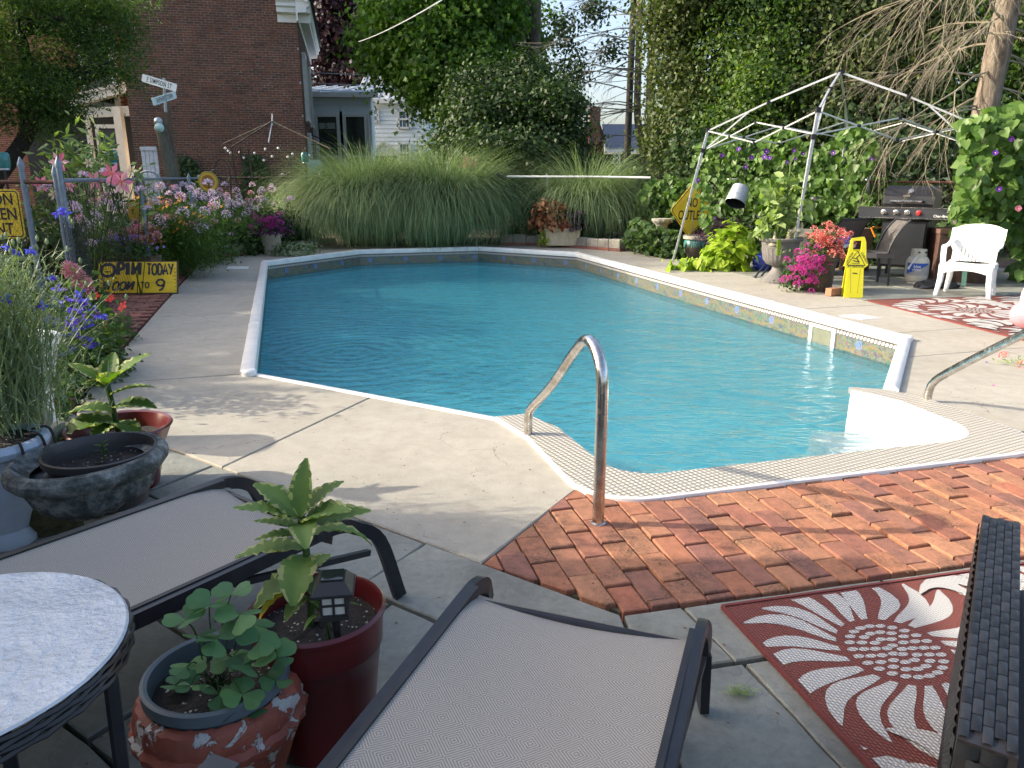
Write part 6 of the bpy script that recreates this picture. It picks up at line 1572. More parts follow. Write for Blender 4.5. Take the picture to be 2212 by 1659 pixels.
def jar(u, v, y, s, label):
    c = dp(u, v, y); t = thing('glass_jar', label, 'jar', (c.x, c.y, c.z - s))
    MB().lathe([(.30 * s, -s * .9), (.36 * s, -s * .8), (.38 * s, -s * .1), (.30 * s, .02 * s), (.02 * s, .04 * s)], c, n=16, flute=8, fa=.02).build('glass', teal, t, smooth=True)
    MB().lathe([(.28 * s, -s * 1.02), (.28 * s, -s * .9)], c, n=16).build('lid', M['galv'], t, smooth=True)
    MB().tube([(c.x, c.y, 0), (c.x, c.y, c.z - s)], .012, n=6).build('stake', M['black_metal'], t)
jar(241, 325, 10.9, .18, 'blue green upturned glass jar on a stake before the screen door')
jar(4, 330, 8.2, .17, 'blue green upturned glass jar at the very left edge')
jar(658, 330, 17.6, .22, 'pale blue glass jar on a stake beside the left grass')
ys = thing('yellow_marker', 'small yellow arrow shaped board standing among the flowers', 'sign', dp(290, 500, 11.5).to_2d().to_3d()); c = dp(290, 455, 11.5)
q = [(-.10, -.15), (.10, -.15), (.08, .12), (.05, .12), (.03, .0), (0.0, .16), (-.03, 0), (-.05, .12), (-.08, .12)]
plate(q, facing(c, (1, 0, 0), (0, 0, 1)), simple('ochre_paint', (.50, .30, .02), .6), ys, 'board', th=.015); MB().bar((c.x, c.y + .02, 0), (c.x, c.y + .02, c.z), .02).build('stake', M['wood_red'], ys)
# stair rails and blue chair by the sunroom
rl = thing('stair_railing', 'thin black iron stair railing in front of the sunroom', 'railing', dp(710, 400, 24).to_2d().to_3d()); y = 26.5
mb = MB()
for u in (665, 680, 695, 710, 722): a = dp(u, 300, y); mb.tube([(a.x, y, .2), (a.x, y, dp(u, 302 + (u - 665) * .15, y).z)], .018, n=5)
mb.build('baluster', M['black_metal'], rl); MB().tube([dp(662, 288, y), dp(690, 298, y), dp(705, 305, y), dp(735, 318, y)], .022, n=5).build('handrail', M['black_metal'], rl)
for v in (312, 330): MB().tube([dp(662, v, y), dp(722, v + 2, y)], .014, n=5).build('crossbar', M['black_metal'], rl)
bc = thing('blue_lawn_chair', 'blue slatted lawn chair seen over the left grass', 'chair', dp(676, 400, 20).to_2d().to_3d())
blu = simple('blue_paint', (.10, .22, .36), .5)
for i in range(5): a = dp(662 + i * 6, 348, 20); b2 = dp(668 + i * 6, 372, 20); MB().bar(Vector((b2.x, 20, .4)), Vector((a.x, 20.25, dp(666, 345, 20).z)), .07, .02).build('slat', blu, bc)
for s in (0, 1): a = dp(664 + s * 26, 360, 19.8); MB().bar((a.x, 19.8, 0), (a.x, 19.8, 1.0), .06).build('leg', blu, bc)
MB().box((dp(677, 360, 19.9).x, 19.8, .42), (.5, .5, .04)).build('seat', blu, bc)
# red coleus in a cream pot at the grey block wall
t, c = bed_plant('coleus', 'dark red coleus growing from the cream pot at the block wall', 585, 515, 14.9, .42, .42, 500, .08, LEAF_OVAL, M['leaf_plum'], ry=.3, base=.40)
mb_pts = [Vector((c.x + rnd.gauss(0, .22), c.y - .2, .62 + rnd.gauss(0, .1))) for _ in range(30)]; blooms(t, 'flower', 'ball', [M['magenta'], M['redfl']], mb_pts, .05)
pt = thing('cream_pot', 'cream ribbed flower pot standing beside the grey block wall', 'flower pot', g(588, 548)); c = g(588, 548)
MB().lathe([(.15, 0), (.19, .30), (.21, .36), (.21, .40), (.185, .40), (.175, .36)], c, n=28, flute=14, fa=.02).build('pot', simple('cream_glaze', (.50, .45, .36), .6), pt, smooth=True)
t, c = bed_plant('dusty_plant', 'silvery groundcover beside the cream pot', 640, 545, 14.9, .5, .28, 700, .07, LEAF_OVAL, M['leaf_silver'], ry=.25)
# ------------------------------------------------------------------ bare canopy frame
cn = thing('canopy_frame', 'bare grey pop-up canopy frame without its cover over the barbecue patio', 'canopy frame', (4.9, 12.5, 0))
CL = dp(1529, 283, 13.8); CF = dp(1767, 240, 10.9); CR = dp(2105, 268, 11.9); CB = dp(1830, 262, 14.7); CA = dp(1815, 156, 12.8)
feet = {0: g(1453, 566), 1: Vector((dp(1722, 545, 10.9).x - .1, 10.9, 0)), 2: Vector((CR.x - .05, CR.y, 0)), 3: Vector((CB.x, CB.y, 0))}
cor = [CL, CF, CR, CB]
for i, c in enumerate(cor):
    f = feet[i]; mid = f.lerp(c, .55)
    lg = MB(); lg.bar(f, mid, .032); lg.bar(mid, c, .040); lo = lg.build('leg', M['canopy_steel'], cn)
    jb = MB(); jb.bar(c - Vector((0, 0, .02)), c + Vector((0, 0, .05)), .06); jb.build('joint', M['black_plastic'], cn); jb = MB(); d = c + (f - c).normalized() * .30; jb.bar(d, d + (f - c).normalized() * .07, .06); jb.build('joint', M['black_plastic'], cn)
def truss(a, b, zd=.30):
    lo = lambda p: p - Vector((0, 0, zd)); m = a.lerp(b, .5); q1 = a.lerp(b, .25); 
    pts = [(a, lo(m)), (lo(a), m), (m, lo(b)), (lo(m), b)]
    for p_, q_ in pts: MB().bar(p_, q_, .024, .018).build('scissor_bar', M['canopy_steel'], cn)
    mb = MB()
    for p_ in (m, lo(m), a.lerp(b, .25) - Vector((0, 0, zd / 2)), a.lerp(b, .75) - Vector((0, 0, zd / 2))): mb.box(p_, (.05, .05, .04))
    mb.build('hinge', M['black_plastic'], cn)
for i in range(4): truss(cor[i], cor[(i + 1) % 4])
for c in cor:
    m1 = CA.lerp(c, .52); q = m1 + Vector((0, 0, .03))
    MB().bar(CA, q, .029).build('roof_bar', M['canopy_steel'], cn); MB().bar(q, c, .026).build('roof_bar', M['canopy_steel'], cn)
    MB().bar(q.lerp(c, .3), c - Vector((0, 0, .28)), .024).build('brace', M['canopy_steel'], cn); MB().box(q, (.06, .06, .05)).build('hinge', M['black_plastic'], cn)
MB().box(CA, (.10, .10, .05)).build('peak_hub', M['black_plastic'], cn)

# ------------------------------------------------------------------ morning glory vines
def poly_pts(poly, n, yf, yj=.12):
    us = [p_[0] for p_ in poly]; vs = [p_[1] for p_ in poly]; out = []
    while len(out) < n:
        u = rnd.uniform(min(us), max(us)); v = rnd.uniform(min(vs), max(vs))
        if inside((u, v), poly): y = yf(u, v) + rnd.gauss(0, yj); p_ = dp(u, v, y); out.append((p_.x, p_.y, max(.03, p_.z)))
    return np.array(out)
fy = lambda u, v: 17.2 - (u - 1370) * .0066
def vine(name, label, regions, size, mat, nsingle, yj, base, sun=(-.55, -.7, .35)):
    t = thing(name, label, 'climbing plant', base); P = np.concatenate([poly_pts(pl, n, yf, yj) for pl, n, yf in regions]); rng.shuffle(P)
    P = P[np.argsort(P[:, 1])] if nsingle else P
    idx = np.arange(len(P)); front = rng.permutation(idx[:int(len(P) * .6)])[:nsingle]; rest = np.setdiff1d(idx, front)
    leaf_parts('leaf', P[front], size, LEAF_HEART, mat, t, np.tile(sun, (len(front), 1)), jit=.35)
    leaves('leaves', P[rest], size, LEAF_HEART, mat, t, nrm=np.tile(sun, (len(rest), 1)), up=.1, jit=.45, down=True)
    return t
v1 = vine('morning_glory', 'morning glory vine covering the fence behind the canopy frame', [
    ([(1368, 480), (1372, 420), (1400, 388), (1450, 375), (1490, 395), (1500, 440), (1450, 475), (1400, 500)], 520, fy),
    ([(1490, 430), (1500, 300), (1560, 285), (1640, 300), (1700, 270), (1760, 330), (1800, 300), (1860, 255), (1880, 300), (1850, 380), (1960, 385), (1985, 405), (1960, 440), (1900, 470), (1830, 480), (1700, 480), (1560, 470)], 2000, fy),
    ([(1502, 395), (1540, 400), (1545, 480), (1520, 505), (1508, 470), (1515, 440)], 60, lambda u, v: 13.7),
    ([(1860, 260), (1900, 310), (1880, 370), (1830, 400), (1820, 350), (1845, 300)], 260, lambda u, v: fy(u, v) - .5),
    ([(1640, 385), (1760, 380), (1870, 400), (1890, 440), (1840, 480), (1700, 470), (1640, 430)], 700, lambda u, v: fy(u, v) - .5)], .112, M['leaf_vine'], 300, .16, (4.9, 15.6, 0))
blooms(v1, 'flower', 'trumpet', [M['purplefl'], M['cream']], [dp(u, v, fy(u, v) - .8) for u, v in ((1596, 322), (1655, 327), (1662, 341), (1716, 325), (1718, 343), (1735, 332), (1882, 344), (1508, 388), (1651, 339), (1623, 340), (1503, 396), (1520, 312), (1700, 350), (1560, 335), (1610, 360), (1800, 330), (1490, 452), (1542, 472))], .075, face=(-.5, -1, .1))
v2 = vine('morning_glory', 'tall sunlit morning glory mass at the right edge beside the white chair', [
    ([(2068, 560), (2060, 460), (2075, 330), (2080, 260), (2130, 232), (2180, 225), (2300, 240), (2320, 620), (2180, 600), (2200, 540), (2130, 480)], 1500, lambda u, v: 10.9 + (u - 2060) * .002)], .142, M['leaf_vine'], 300, .22, (7.3, 11, 0))
blooms(v2, 'flower', 'trumpet', [M['purplefl'], M['cream']], [dp(2158, 408, 10.4), dp(2185, 300, 10.4), dp(2150, 330, 10.4)], .06, face=(-.5, -1, .1)); blooms(v2, 'flower', 'trumpet', [M['pink'], M['cream']], [dp(2200, 450, 10.3)], .06, face=(-.5, -1, .1))
v3 = thing('ground_vine', 'low green leaves at the foot of the stone pedestals', 'plant', (2.9, 15.0, 0))
P = poly_pts([(1345, 520), (1370, 470), (1420, 490), (1470, 500), (1480, 560), (1420, 550), (1375, 540)], 700, lambda u, v: 15.6 - (u - 1345) * .008, .3); leaves('leaves', P, .10, LEAF_HEART, M['leaf_mid'], v3, nrm=np.tile((-.3, -.4, .6), (len(P), 1)), down=True)
v4 = thing('leafy_vine', 'green leafy vine on the fence between the big grass and the planter trough', 'climbing plant', (.1, 17.7, 0))
P = poly_pts([(1080, 525), (1085, 395), (1120, 380), (1160, 400), (1165, 525)], 1100, lambda u, v: 17.6, .15); leaves('leaves', P, .09, LEAF_HEART, M['leaf_mid'], v4, nrm=np.tile((-.3, -.7, .3), (len(P), 1)), down=True)
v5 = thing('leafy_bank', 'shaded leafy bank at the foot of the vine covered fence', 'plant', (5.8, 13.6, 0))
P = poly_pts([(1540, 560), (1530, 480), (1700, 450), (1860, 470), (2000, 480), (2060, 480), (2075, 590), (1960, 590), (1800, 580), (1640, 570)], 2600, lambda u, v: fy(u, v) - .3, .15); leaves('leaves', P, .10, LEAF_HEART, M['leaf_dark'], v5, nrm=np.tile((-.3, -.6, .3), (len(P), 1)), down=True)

# ------------------------------------------------------------------ things along the right border
dmd = thing('no_outlet_sign', 'yellow diamond road sign half covered by vines behind the canopy leg', 'sign', dp(1494, 520, 14.5).to_2d().to_3d()); c = dp(1494, 454, 14.5)
M4 = facing(c, (.86, .5, -.03), (0, -.03, 1)) @ Matrix.Rotation(R(45), 4, 'Z'); s_ = .37
dpoly = [(x_, y_) for x_, y_ in rrect(2 * s_, 2 * s_, .05)]
plate(dpoly, M4, M['yellow_sign'], dmd, 'plate'); ringplate(inset(dpoly, .015), .014, M4, M['sign_black'], dmd, 'border')
MT = M4 @ Matrix.Rotation(R(-45), 4, 'Z')
for s, y_ in (('NO', .13), ('OUTLET', -.10)): text_mesh(s, .24, M['sign_black'], parent=dmd, M4=MT @ Matrix.Translation((0, y_, .002)), sx=.72, bold=.004)
MB().bar((c.x + .02, c.y + .05, 0), (c.x + .02, c.y + .05, c.z), .05).build('post', M['galv'], dmd)
bk = thing('metal_bucket', 'dented galvanised bucket hanging tilted among the vines', 'bucket', dp(1582, 448, 14.2))
Tm = Matrix.Rotation(R(24), 3, 'Y') @ Matrix.Rotation(R(-24), 3, 'X')
c = dp(1588, 440, 14.1); MB().lathe([(.15, -.0), (.152, .02), (.17, .17), (.185, .33), (.192, .335)][::-1] if False else [(.185, 0), (.19, .012), (.175, .16), (.155, .33), (.15, .335)], c, n=24, cap0=False, tilt=Tm @ Matrix.Scale(1, 3)).build('bucket', M['galv'], bk, smooth=True)
MB().lathe([(.182, .01), (.15, .31)], c, n=24, cap0=False, tilt=Tm).build('inside', M['black_metal'], bk, smooth=True)
stone_m = simple('weathered_stone', (.34, .32, .26), .9, var=.35, scale=18, bmp=.4)
for (u, v, y, s, lab) in ((1427, 536, 15.4, 1.0, 'fluted stone pedestal holding a leafy plant left of the road sign'), (1375, 530, 16.4, .85, 'smaller weathered stone pedestal behind the fluted one')):
    b0 = dp(u, v, y); t = thing('stone_pedestal', lab, 'pedestal', (b0.x, y, 0))
    MB().lathe([(.17 * s, 0), (.17 * s, .06), (.12 * s, .10), (.105 * s, .5 * s), (.12 * s, .56 * s), (.17 * s, .60 * s), (.20 * s, .64 * s), (.20 * s, .68 * s)], (b0.x, y, 0), n=32, flute=12, fa=.05).build('column', stone_m, t, smooth=True)
gp_ = thing('glazed_pot', 'dark glazed pot with turquoise drips and a bare canopy leg before it', 'flower pot', g(1500, 562)); c = g(1501, 560)
m, nt, b = mat_new('dripped_glaze'); p = objcoord(nt); s3 = nt.nodes.new('ShaderNodeSeparateXYZ'); nt.links.new(p, s3.inputs[0])
ang = math_(nt, 'ARCTAN2', s3.outputs[1], s3.outputs[0]); f = math_(nt, 'ADD', math_(nt, 'MULTIPLY', math_(nt, 'SINE', math_(nt, 'MULTIPLY', ang, 13)), .05), s3.outputs[2])
nt.links.new(mixc(nt, math_(nt, 'GREATER_THAN', f, .27), mixc(nt, noise(nt, 9, 3, .5, p), (.03, .03, .028), (.07, .05, .035)), (.05, .20, .18)), b.inputs['Base Color']); b.inputs['Roughness'].default_value = .25
MB().lathe([(.15, 0), (.20, .10), (.23, .22), (.22, .33), (.20, .36)], c, n=32, cap1=False).build('body', m, gp_, smooth=True); MB().lathe([(.20, .36), (.24, .38), (.24, .44), (.20, .44), (.19, .38)], c, n=32, cap1=False).build('rim', stone_m, gp_, smooth=True); MB().lathe([(.19, .40), (.001, .41)], c, n=20).build('soil', M['soil'], gp_)
t, c = bed_plant('sea_lavender', 'thin dry stems with tiny purple leaves above the glazed pot', 1555, 530, 14.0, .48, .45, 1100, .07, LEAF_NARROW, M['leaf_plum'], base=.35)
blooms(t, 'flower', 'ball', [M['redfl'], M['coral']], [dp(1575 + i * 6, 506 + 3 * (i % 2), 13.5) for i in range(4)], .05)
t, c = bed_plant('leafy_plant', 'small green plant between pedestals and glazed pot', 1455, 545, 14.6, .3, .28, 350, .10, LEAF_HEART, M['leaf_mid'])
lm = thing('sweet_potato_vine', 'bright lime green sweet potato vine spilling onto the flagstones', 'plant', g(1575, 585)); c = Vector((g(1575, 585).x, 12.7, 0))
P = np.concatenate([crown_points([(c.x + .08, c.y, .30, .42, .38, .48)], 420, clump=.05, per=2)[0], np.stack([c.x - .55 + rng.normal(size=90) * .25, c.y - .15 + rng.normal(size=90) * .12, rng.uniform(.03, .18, 90)], 1)]); P = P[P[:, 2] > .02]
N_ = P - np.array([c.x, c.y, .1]); N_[:, 2] += .1; N_ /= np.linalg.norm(N_, axis=1, keepdims=True); o_ = np.argsort(P[:, 1]); P = P[o_]; N_ = N_[o_]
leaf_parts('leaf', P[:280], .14, LEAF_HEART, M['leaf_lime'], lm, N_[:280] * 1.2, up=.5, jit=.35); leaves('leaves', P[280:], .14, LEAF_HEART, M['leaf_lime'], lm, nrm=N_[280:], up=.5, jit=.4, down=True)
MB().lathe([(.16, 0), (.2, .28), (.21, .3)], (c.x + .1, c.y + .1, 0), n=20).build('pot', stone_m, lm, smooth=True)
bg = thing('blue_bag', 'crumpled deep blue bag on the ground beside the lime vine', 'bag', g(1652, 588)); mb = MB(); mb.ball(g(1655, 585) + Vector((0, .1, .14)), .20, n=14, m=9, sq=(1, .7, .8)); mb.v = [(x + rnd.uniform(-.03, .03), y, z + rnd.uniform(-.03, .03)) for x, y, z in mb.v]
mb.build('plastic', simple('blue_plastic', (.03, .06, .35), .35), bg)
# grey urn with angel's trumpet
ur = thing('fluted_urn', 'grey fluted pedestal urn standing on the deck edge', 'urn', g(1668, 612)); c = g(1681, 610) + Vector((0, .05, 0)); 
ug = simple('grey_urn_plastic', (.15, .14, .13), .6, var=.12, scale=14)
MB().lathe([(.25, 0), (.25, .03), (.235, .045), (.15, .11), (.10, .17), (.085, .215), (.10, .235)], c, n=64, flute=24, fa=.02).build('foot', ug, ur, smooth=True)
MB().lathe([(.09, .232), (.17, .26), (.225, .33), (.245, .44), (.255, .50)], c, n=72, flute=24, fa=.022).build('bowl', ug, ur, smooth=True)
MB().lathe([(.255, .50), (.262, .56), (.265, .585), (.30, .60), (.305, .63), (.29, .645), (.265, .63), (.255, .58)], c, n=48, cap1=False).build('rim', ug, ur, smooth=True); MB().lathe([(.262, .59), (.001, .60)], c, n=24).build('soil', M['soil'], ur)
an = thing('angels_trumpet', 'pale leaved angel trumpet plant with hanging cream flowers in the grey urn', 'plant', c + Vector((0, 0, .6)))
an_t = [dp(u, v, c.y) for u, v in ((1685, 470), (1700, 440), (1665, 470), (1720, 450), (1690, 420), (1655, 490), (1705, 400), (1712, 480), (1670, 440))]
stems(an, c + Vector((0, 0, .58)), an_t + [dp(1708, 352, c.y)], .010, M['leaf_pale'])
P = np.concatenate([np.array([list(q_)]) + rng.normal(size=(22, 3)) * [.08, .07, .06] for q_ in an_t]); leaves('foliage', P, .17, LEAF_OVAL, M['leaf_pale'], an, up=.6, jit=.7, kind=None)
mb = MB()
for u, v in ((1722, 495), (1702, 520), (1730, 505), (1672, 525)):
    q = dp(u, v, c.y - .15); mb.lathe([(.012, .16), (.02, .10), (.035, .04), (.07, -.02), (.075, -.03)], q, n=10, cap0=False, cap1=False)
mb.build('trumpets', M['cream'], an, smooth=True); mb = MB(); q = dp(1678, 535, c.y - .25); mb.bar(q + Vector((0, -.06, .12)), q + Vector((0, -.1, -.1)), .05, .02); mb.build('hanging_leaf', M['leaf_lime'], an)
P = np.stack([c.x + rng.normal(size=260) * .12, c.y - .05 + rng.normal(size=260) * .1, .62 + rng.uniform(0, .12, 260)], 1); leaves('underplanting', P, .05, LEAF_NARROW, M['leaf_fern'], an, jit=.8)
# brown barrel pot with magenta and coral flowers
br = thing('barrel_pot', 'large brown tapered pot at the deck edge right of the urn', 'flower pot', g(1772, 634)); c = g(1775, 631) + Vector((0, .2, 0))
bm_ = simple('brown_pot', (.075, .055, .038), .5, var=.45, scale=5)
MB().lathe([(.185, 0), (.195, .02), (.215, .30), (.235, .40), (.262, .41), (.268, .50), (.25, .51), (.235, .47)], c, n=40, cap1=False).build('pot', bm_, br, smooth=True); MB().lathe([(.24, .47), (.001, .48)], c, n=20).build('soil', M['soil'], br)
mg = thing('magenta_geranium', 'trailing magenta flowers spilling left over the brown pot', 'flowers', c + Vector((-.35, -.1, .1)))
P = crown_points([(c.x - .27, c.y - .15, .34, .26, .18, .28), (c.x - .38, c.y - .12, .18, .14, .12, .14)], 900, clump=.05, per=5)[0]; leaves('foliage', P, .05, LEAF_OVAL, M['leaf_mid'], mg, jit=.8)
blooms(mg, 'flower', 'ball', [M['magenta'], M['violet']], [Vector((c.x - .30 + rnd.gauss(0, .13), c.y - .32 + rnd.gauss(0, .05), .33 + rnd.gauss(0, .14))) for _ in range(62)], .048)
cg = thing('coral_begonia', 'dense coral red begonia crowning the brown pot', 'flowers', c + Vector((.05, 0, .5)))
mound('foliage', (c.x + .05, c.y, .46), .30, .24, .34, 900, .06, LEAF_OVAL, M['leaf_mid'], cg)
blooms(cg, 'flower', 'ball', [M['coral'], M['cream']], [Vector((c.x + .02 + rnd.gauss(0, .13), c.y - .2 + rnd.gauss(0, .06), .66 + rnd.gauss(0, .12))) for _ in range(70)], .05); blooms(cg, 'flower', 'ball', [M['yellowfl'], M['orange']], [dp(1832, 545, c.y - .1), dp(1838, 552, c.y - .1)], .035)
# wet floor sign and loose brick
wf = thing('wet_floor_sign', 'yellow folding wet floor sign standing at the deck edge', 'floor sign', g(1838, 643)); b0 = g(1842, 643)
W2 = dp(1865, 643, b0.y).x - dp(1818, 643, b0.y).x
M4 = Matrix.Translation(b0 + Vector((0, 0, 0))) @ Matrix.Rotation(R(-6), 4, 'Z') @ Matrix.Rotation(R(90 - 7), 4, 'X')
bp_ = [(-.115, 0), (.10, 0), (.115, .02), (.10, .37), (.15, .41), (.145, .45), (.12, .50), (.105, .70), (.08, .76), (-.03, .765), (-.07, .74), (-.11, .55), (-.13, .45), (-.145, .40), (-.10, .37)]
hole_ = [(-.045, .60), (.045, .60), (.055, .68), (.04, .71), (-.03, .71), (-.045, .68)]
mb = MB(); lo_ = [p_ for p_ in bp_ if p_[1] <= .56]; mb.prism([(-.115, 0), (.10, 0), (.115, .02), (.10, .37), (.15, .41), (.145, .45), (.12, .50), (.115, .585), (-.10, .585), (-.13, .45), (-.145, .40), (-.10, .37)], 0, .02)
mb.prism([(.05, .585), (.115, .585), (.105, .70), (.08, .765), (.05, .765)], 0, .02); mb.prism([(-.10, .585), (-.05, .585), (-.05, .75), (-.075, .74)], 0, .02); mb.prism([(-.05, .715), (.05, .715), (.05, .765), (-.05, .75)], 0, .02)
mb.v = [tuple(M4 @ Vector(v)) for v in mb.v]; mb.build('front_panel', M['yellow_plastic'], wf)
mb = MB(); mb.prism([(-.10, 0), (.10, 0), (.09, .60), (-.09, .60)], -.002, .016); M5 = Matrix.Translation(b0 + Vector((.03, .20, 0))) @ Matrix.Rotation(R(-6), 4, 'Z') @ Matrix.Rotation(R(97), 4, 'X'); mb.v = [tuple(M5 @ Vector(v)) for v in mb.v]; mb.build('back_panel', M['yellow_plastic'], wf)
def stroke(pts, w, M4, z=.0215, closed=False):
    mb = MB(); pts = [Vector((p_[0], p_[1], 0)) for p_ in pts]; n = len(pts)
    for i in range(n if closed else n - 1):
        a, b_ = pts[i], pts[(i + 1) % n]; d = (b_ - a).normalized(); nn = Vector((-d.y, d.x, 0)) * w / 2; a = a - d * w / 2; b_ = b_ + d * w / 2; zz = Vector((0, 0, z + .0002 * i)); mb.add([a - nn + zz, b_ - nn + zz, b_ + nn + zz, a + nn + zz], [(0, 1, 2, 3)])
    mb.v = [tuple(M4 @ Vector(v)) for v in mb.v]; return mb
stroke([(-.11, .41), (.11, .41), (.01, .585)], .008, M4, closed=True).build('triangle', M['sign_black'], wf)
stroke([(-.035, .465), (.035, .452), (.0, .50), (.03, .53)], .013, M4).build('slip_figure', M['sign_black'], wf); stroke([(-.01, .49), (-.05, .50)], .010, M4, .023).build('slip_figure', M['sign_black'], wf); stroke([(-.05, .435), (.04, .435)], .008, M4, .0235).build('slip_figure', M['sign_black'], wf)
for s, x_, y_, a_, sz in (('CAUTION', -.083, .50, 62, .034), ('CUIDADO', .098, .50, -60, .034), ('ATTENTION', 0, .392, 0, .036)): text_mesh(s, sz, M['sign_black'], parent=wf, M4=M4 @ Matrix.Translation((x_, y_, .0225)) @ Matrix.Rotation(R(a_), 4, 'Z'), bold=.0008)
stroke([(-.025, .31), (.02, .305)], .014, M4).build('emblem', M['sign_black'], wf); stroke([(-.06, .36), (-.04, .06)], .003, M4).build('groove', M['rust'], wf); stroke([(.06, .36), (.045, .06)], .003, M4, .022).build('groove', M['rust'], wf)
lb_ = g(1803, 640); tag(MB().box(lb_ + Vector((.0, .05, .055)), (.2, .09, .09), rz=.5).build('loose_brick', M['paver']), 'single orange brick lying against the wet floor sign', 'brick')

# ------------------------------------------------------------------ barbecue corner
GA = R(-40); gc = Vector((6.05, 11.75, 0)); gl_ = thing('gas_grill', 'black gas barbecue grill with closed lid and four front knobs', 'grill', gc, rz=GA); gl_.scale = (1.12, 1.12, 1.1)
bkm = simple('grill_black', (.016, .016, .018), .32, .2, var=.2); 
def gb_(name, mat, fn, smooth=False, par=None):
    mb = MB(); fn(mb); o = mb.build(name, mat, par or gl_, smooth=smooth, local=True); return o
gb_('cabinet', bkm, lambda m_: m_.box((0, .0, .46), (.56, .46, .62)))
gb_('cabinet_door', simple('grill_panel', (.02, .022, .026), .3), lambda m_: m_.box((0, -.245, .46), (.52, .02, .56)))
gb_('firebox', bkm, lambda m_: m_.box((0, .02, .86), (.62, .46, .16)))
for s in (-1, 1): gb_('side_shelf', bkm, lambda m_: m_.box((s * .46, .0, .92), (.29, .46, .035)))
gb_('control_panel', simple('charcoal_panel', (.035, .038, .045), .35, .2), lambda m_: m_.box((0, -.27, .88), (1.16, .06, .15)))
gb_('panel_edge', M['steel'], lambda m_: (m_.box((0, -.302, .81), (1.16, .006, .008)), m_.box((0, -.302, .952), (1.16, .006, .006))))
lp_ = [(-.24, .94), (-.25, 1.0), (-.235, 1.10), (-.17, 1.19), (-.05, 1.235), (.10, 1.235), (.20, 1.17), (.25, 1.05), (.25, .94)]
def lidf(m_):
    n = len(lp_); m_.grid([[(x_, y_, z_) for y_, z_ in lp_] for x_ in (-.31, -.30, .30, .31)]); m_.add([(-.31, y_, z_) for y_, z_ in lp_], [tuple(range(n))[::-1]]); m_.add([(.31, y_, z_) for y_, z_ in lp_], [tuple(range(n))])
gb_('lid', bkm, lidf)
gb_('lid_handle', M['steel'], lambda m_: m_.tube([(-.2, -.25, 1.03), (-.19, -.31, 1.035), (.19, -.31, 1.035), (.2, -.25, 1.03)], .013, n=8), True)
gb_('thermometer', M['steel'], lambda m_: m_.lathe([(.035, -.008), (.035, .008)], (.02, -.195, 1.165), n=16, tilt=Matrix.Rotation(R(50), 3, 'X')), True)
gb_('lid_badge', M['steel'], lambda m_: m_.box((-.02, -.247, 1.105), (.09, .006, .025)))
redm = simple('red_ring', (.35, .02, .02), .4)
for i, x_ in enumerate((-.26, -.11, .03, .17)):
    k = gb_('knob', M['steel'] if i < 3 else redm, lambda m_: m_.lathe([(.036, .0), (.036, .008), (.024, .012), (.022, .035)], (x_, -.30, .885), n=16, tilt=Matrix.Rotation(R(90), 3, 'X')), True)
for x_ in (-.25, .25):
    for y_ in (-.2, .2): gb_('leg', bkm, lambda m_: m_.box((x_, y_, .09), (.04, .04, .18)))
for y_ in (-.2, .2): gb_('wheel', M['black_plastic'], lambda m_: m_.lathe([(.055, -.025), (.085, -.025), (.09, 0), (.085, .025), (.055, .025)], (.30, y_, .09), n=18, tilt=Matrix.Rotation(R(90), 3, 'Y')), True); gb_('hub', M['galv'], lambda m_: m_.lathe([(.035, -.03), (.035, .03)], (.30, y_, .09), n=10, tilt=Matrix.Rotation(R(90), 3, 'Y')))
mt = text_mesh('Char-Broil', .045, M['white_paint'], parent=None, M4=facing((.44, -.3015, .85), (1, 0, 0), (0, 0, 1)), bold=.0006); mt.name = 'lettering'; mt.parent = gl_
# propane tank, cloth, wicker box, barrel, bin bag
pt = thing('propane_tank', 'cream propane tank with blue and grey label beside the grill', 'propane tank', (dp(1992, 500, 10.95).x, 10.95, 0)); c = Vector((dp(1992, 500, 10.95).x, 10.95, 0)); cr = simple('cream_enamel', (.58, .54, .44), .45, var=.08)
MB().lathe([(.11, .0), (.105, .03), (.13, .04), (.152, .10), (.155, .14), (.155, .28), (.15, .33), (.12, .38), (.05, .40)], c, n=32).build('tank', cr, pt, smooth=True)
MB().lathe([(.10, .38), (.105, .40), (.10, .49), (.095, .49), (.095, .40)], c, n=24, cap0=False, cap1=False).build('collar', cr, pt, smooth=True); MB().ball(c + Vector((0, 0, .43)), .035, n=8, m=6).build('valve', M['galv'], pt)
for x_ in (-.05, .05): MB().ball(c + Vector((x_, -.098, .45)), .016, n=8, m=6, sq=(1.4, .4, .8)).build('handle_hole', M['black_metal'], pt)
def wrapq(a0, a1, z0, z1, r_, mat, name, par, c=c, n=16, slope=0.0):
    mb = MB(); mb.grid([[c + Vector((r_ * math.cos(R(a0 + (a1 - a0) * i / n)), r_ * math.sin(R(a0 + (a1 - a0) * i / n)), zz + (slope * i / n if zz == z0 else 0))) for i in range(n + 1)] for zz in (z0, z1)]); return mb.build(name, mat, par, smooth='all')
wrapq(190, 350, .125, .30, .1565, simple('label_grey', (.35, .34, .34), .4), 'label', pt)
wrapq(190, 300, .14, .30, .1578, simple('label_blue', (.02, .09, .42), .4), 'label', pt, slope=.14)
for s, dz in (('blue', .255), ('rhino', .21)): text_mesh(s, .055, M['white_paint'], parent=pt, M4=facing((c.x - .075, c.y - .1425, c.z + dz), (.87, -.5, 0), (0, 0, 1)), bold=.001)
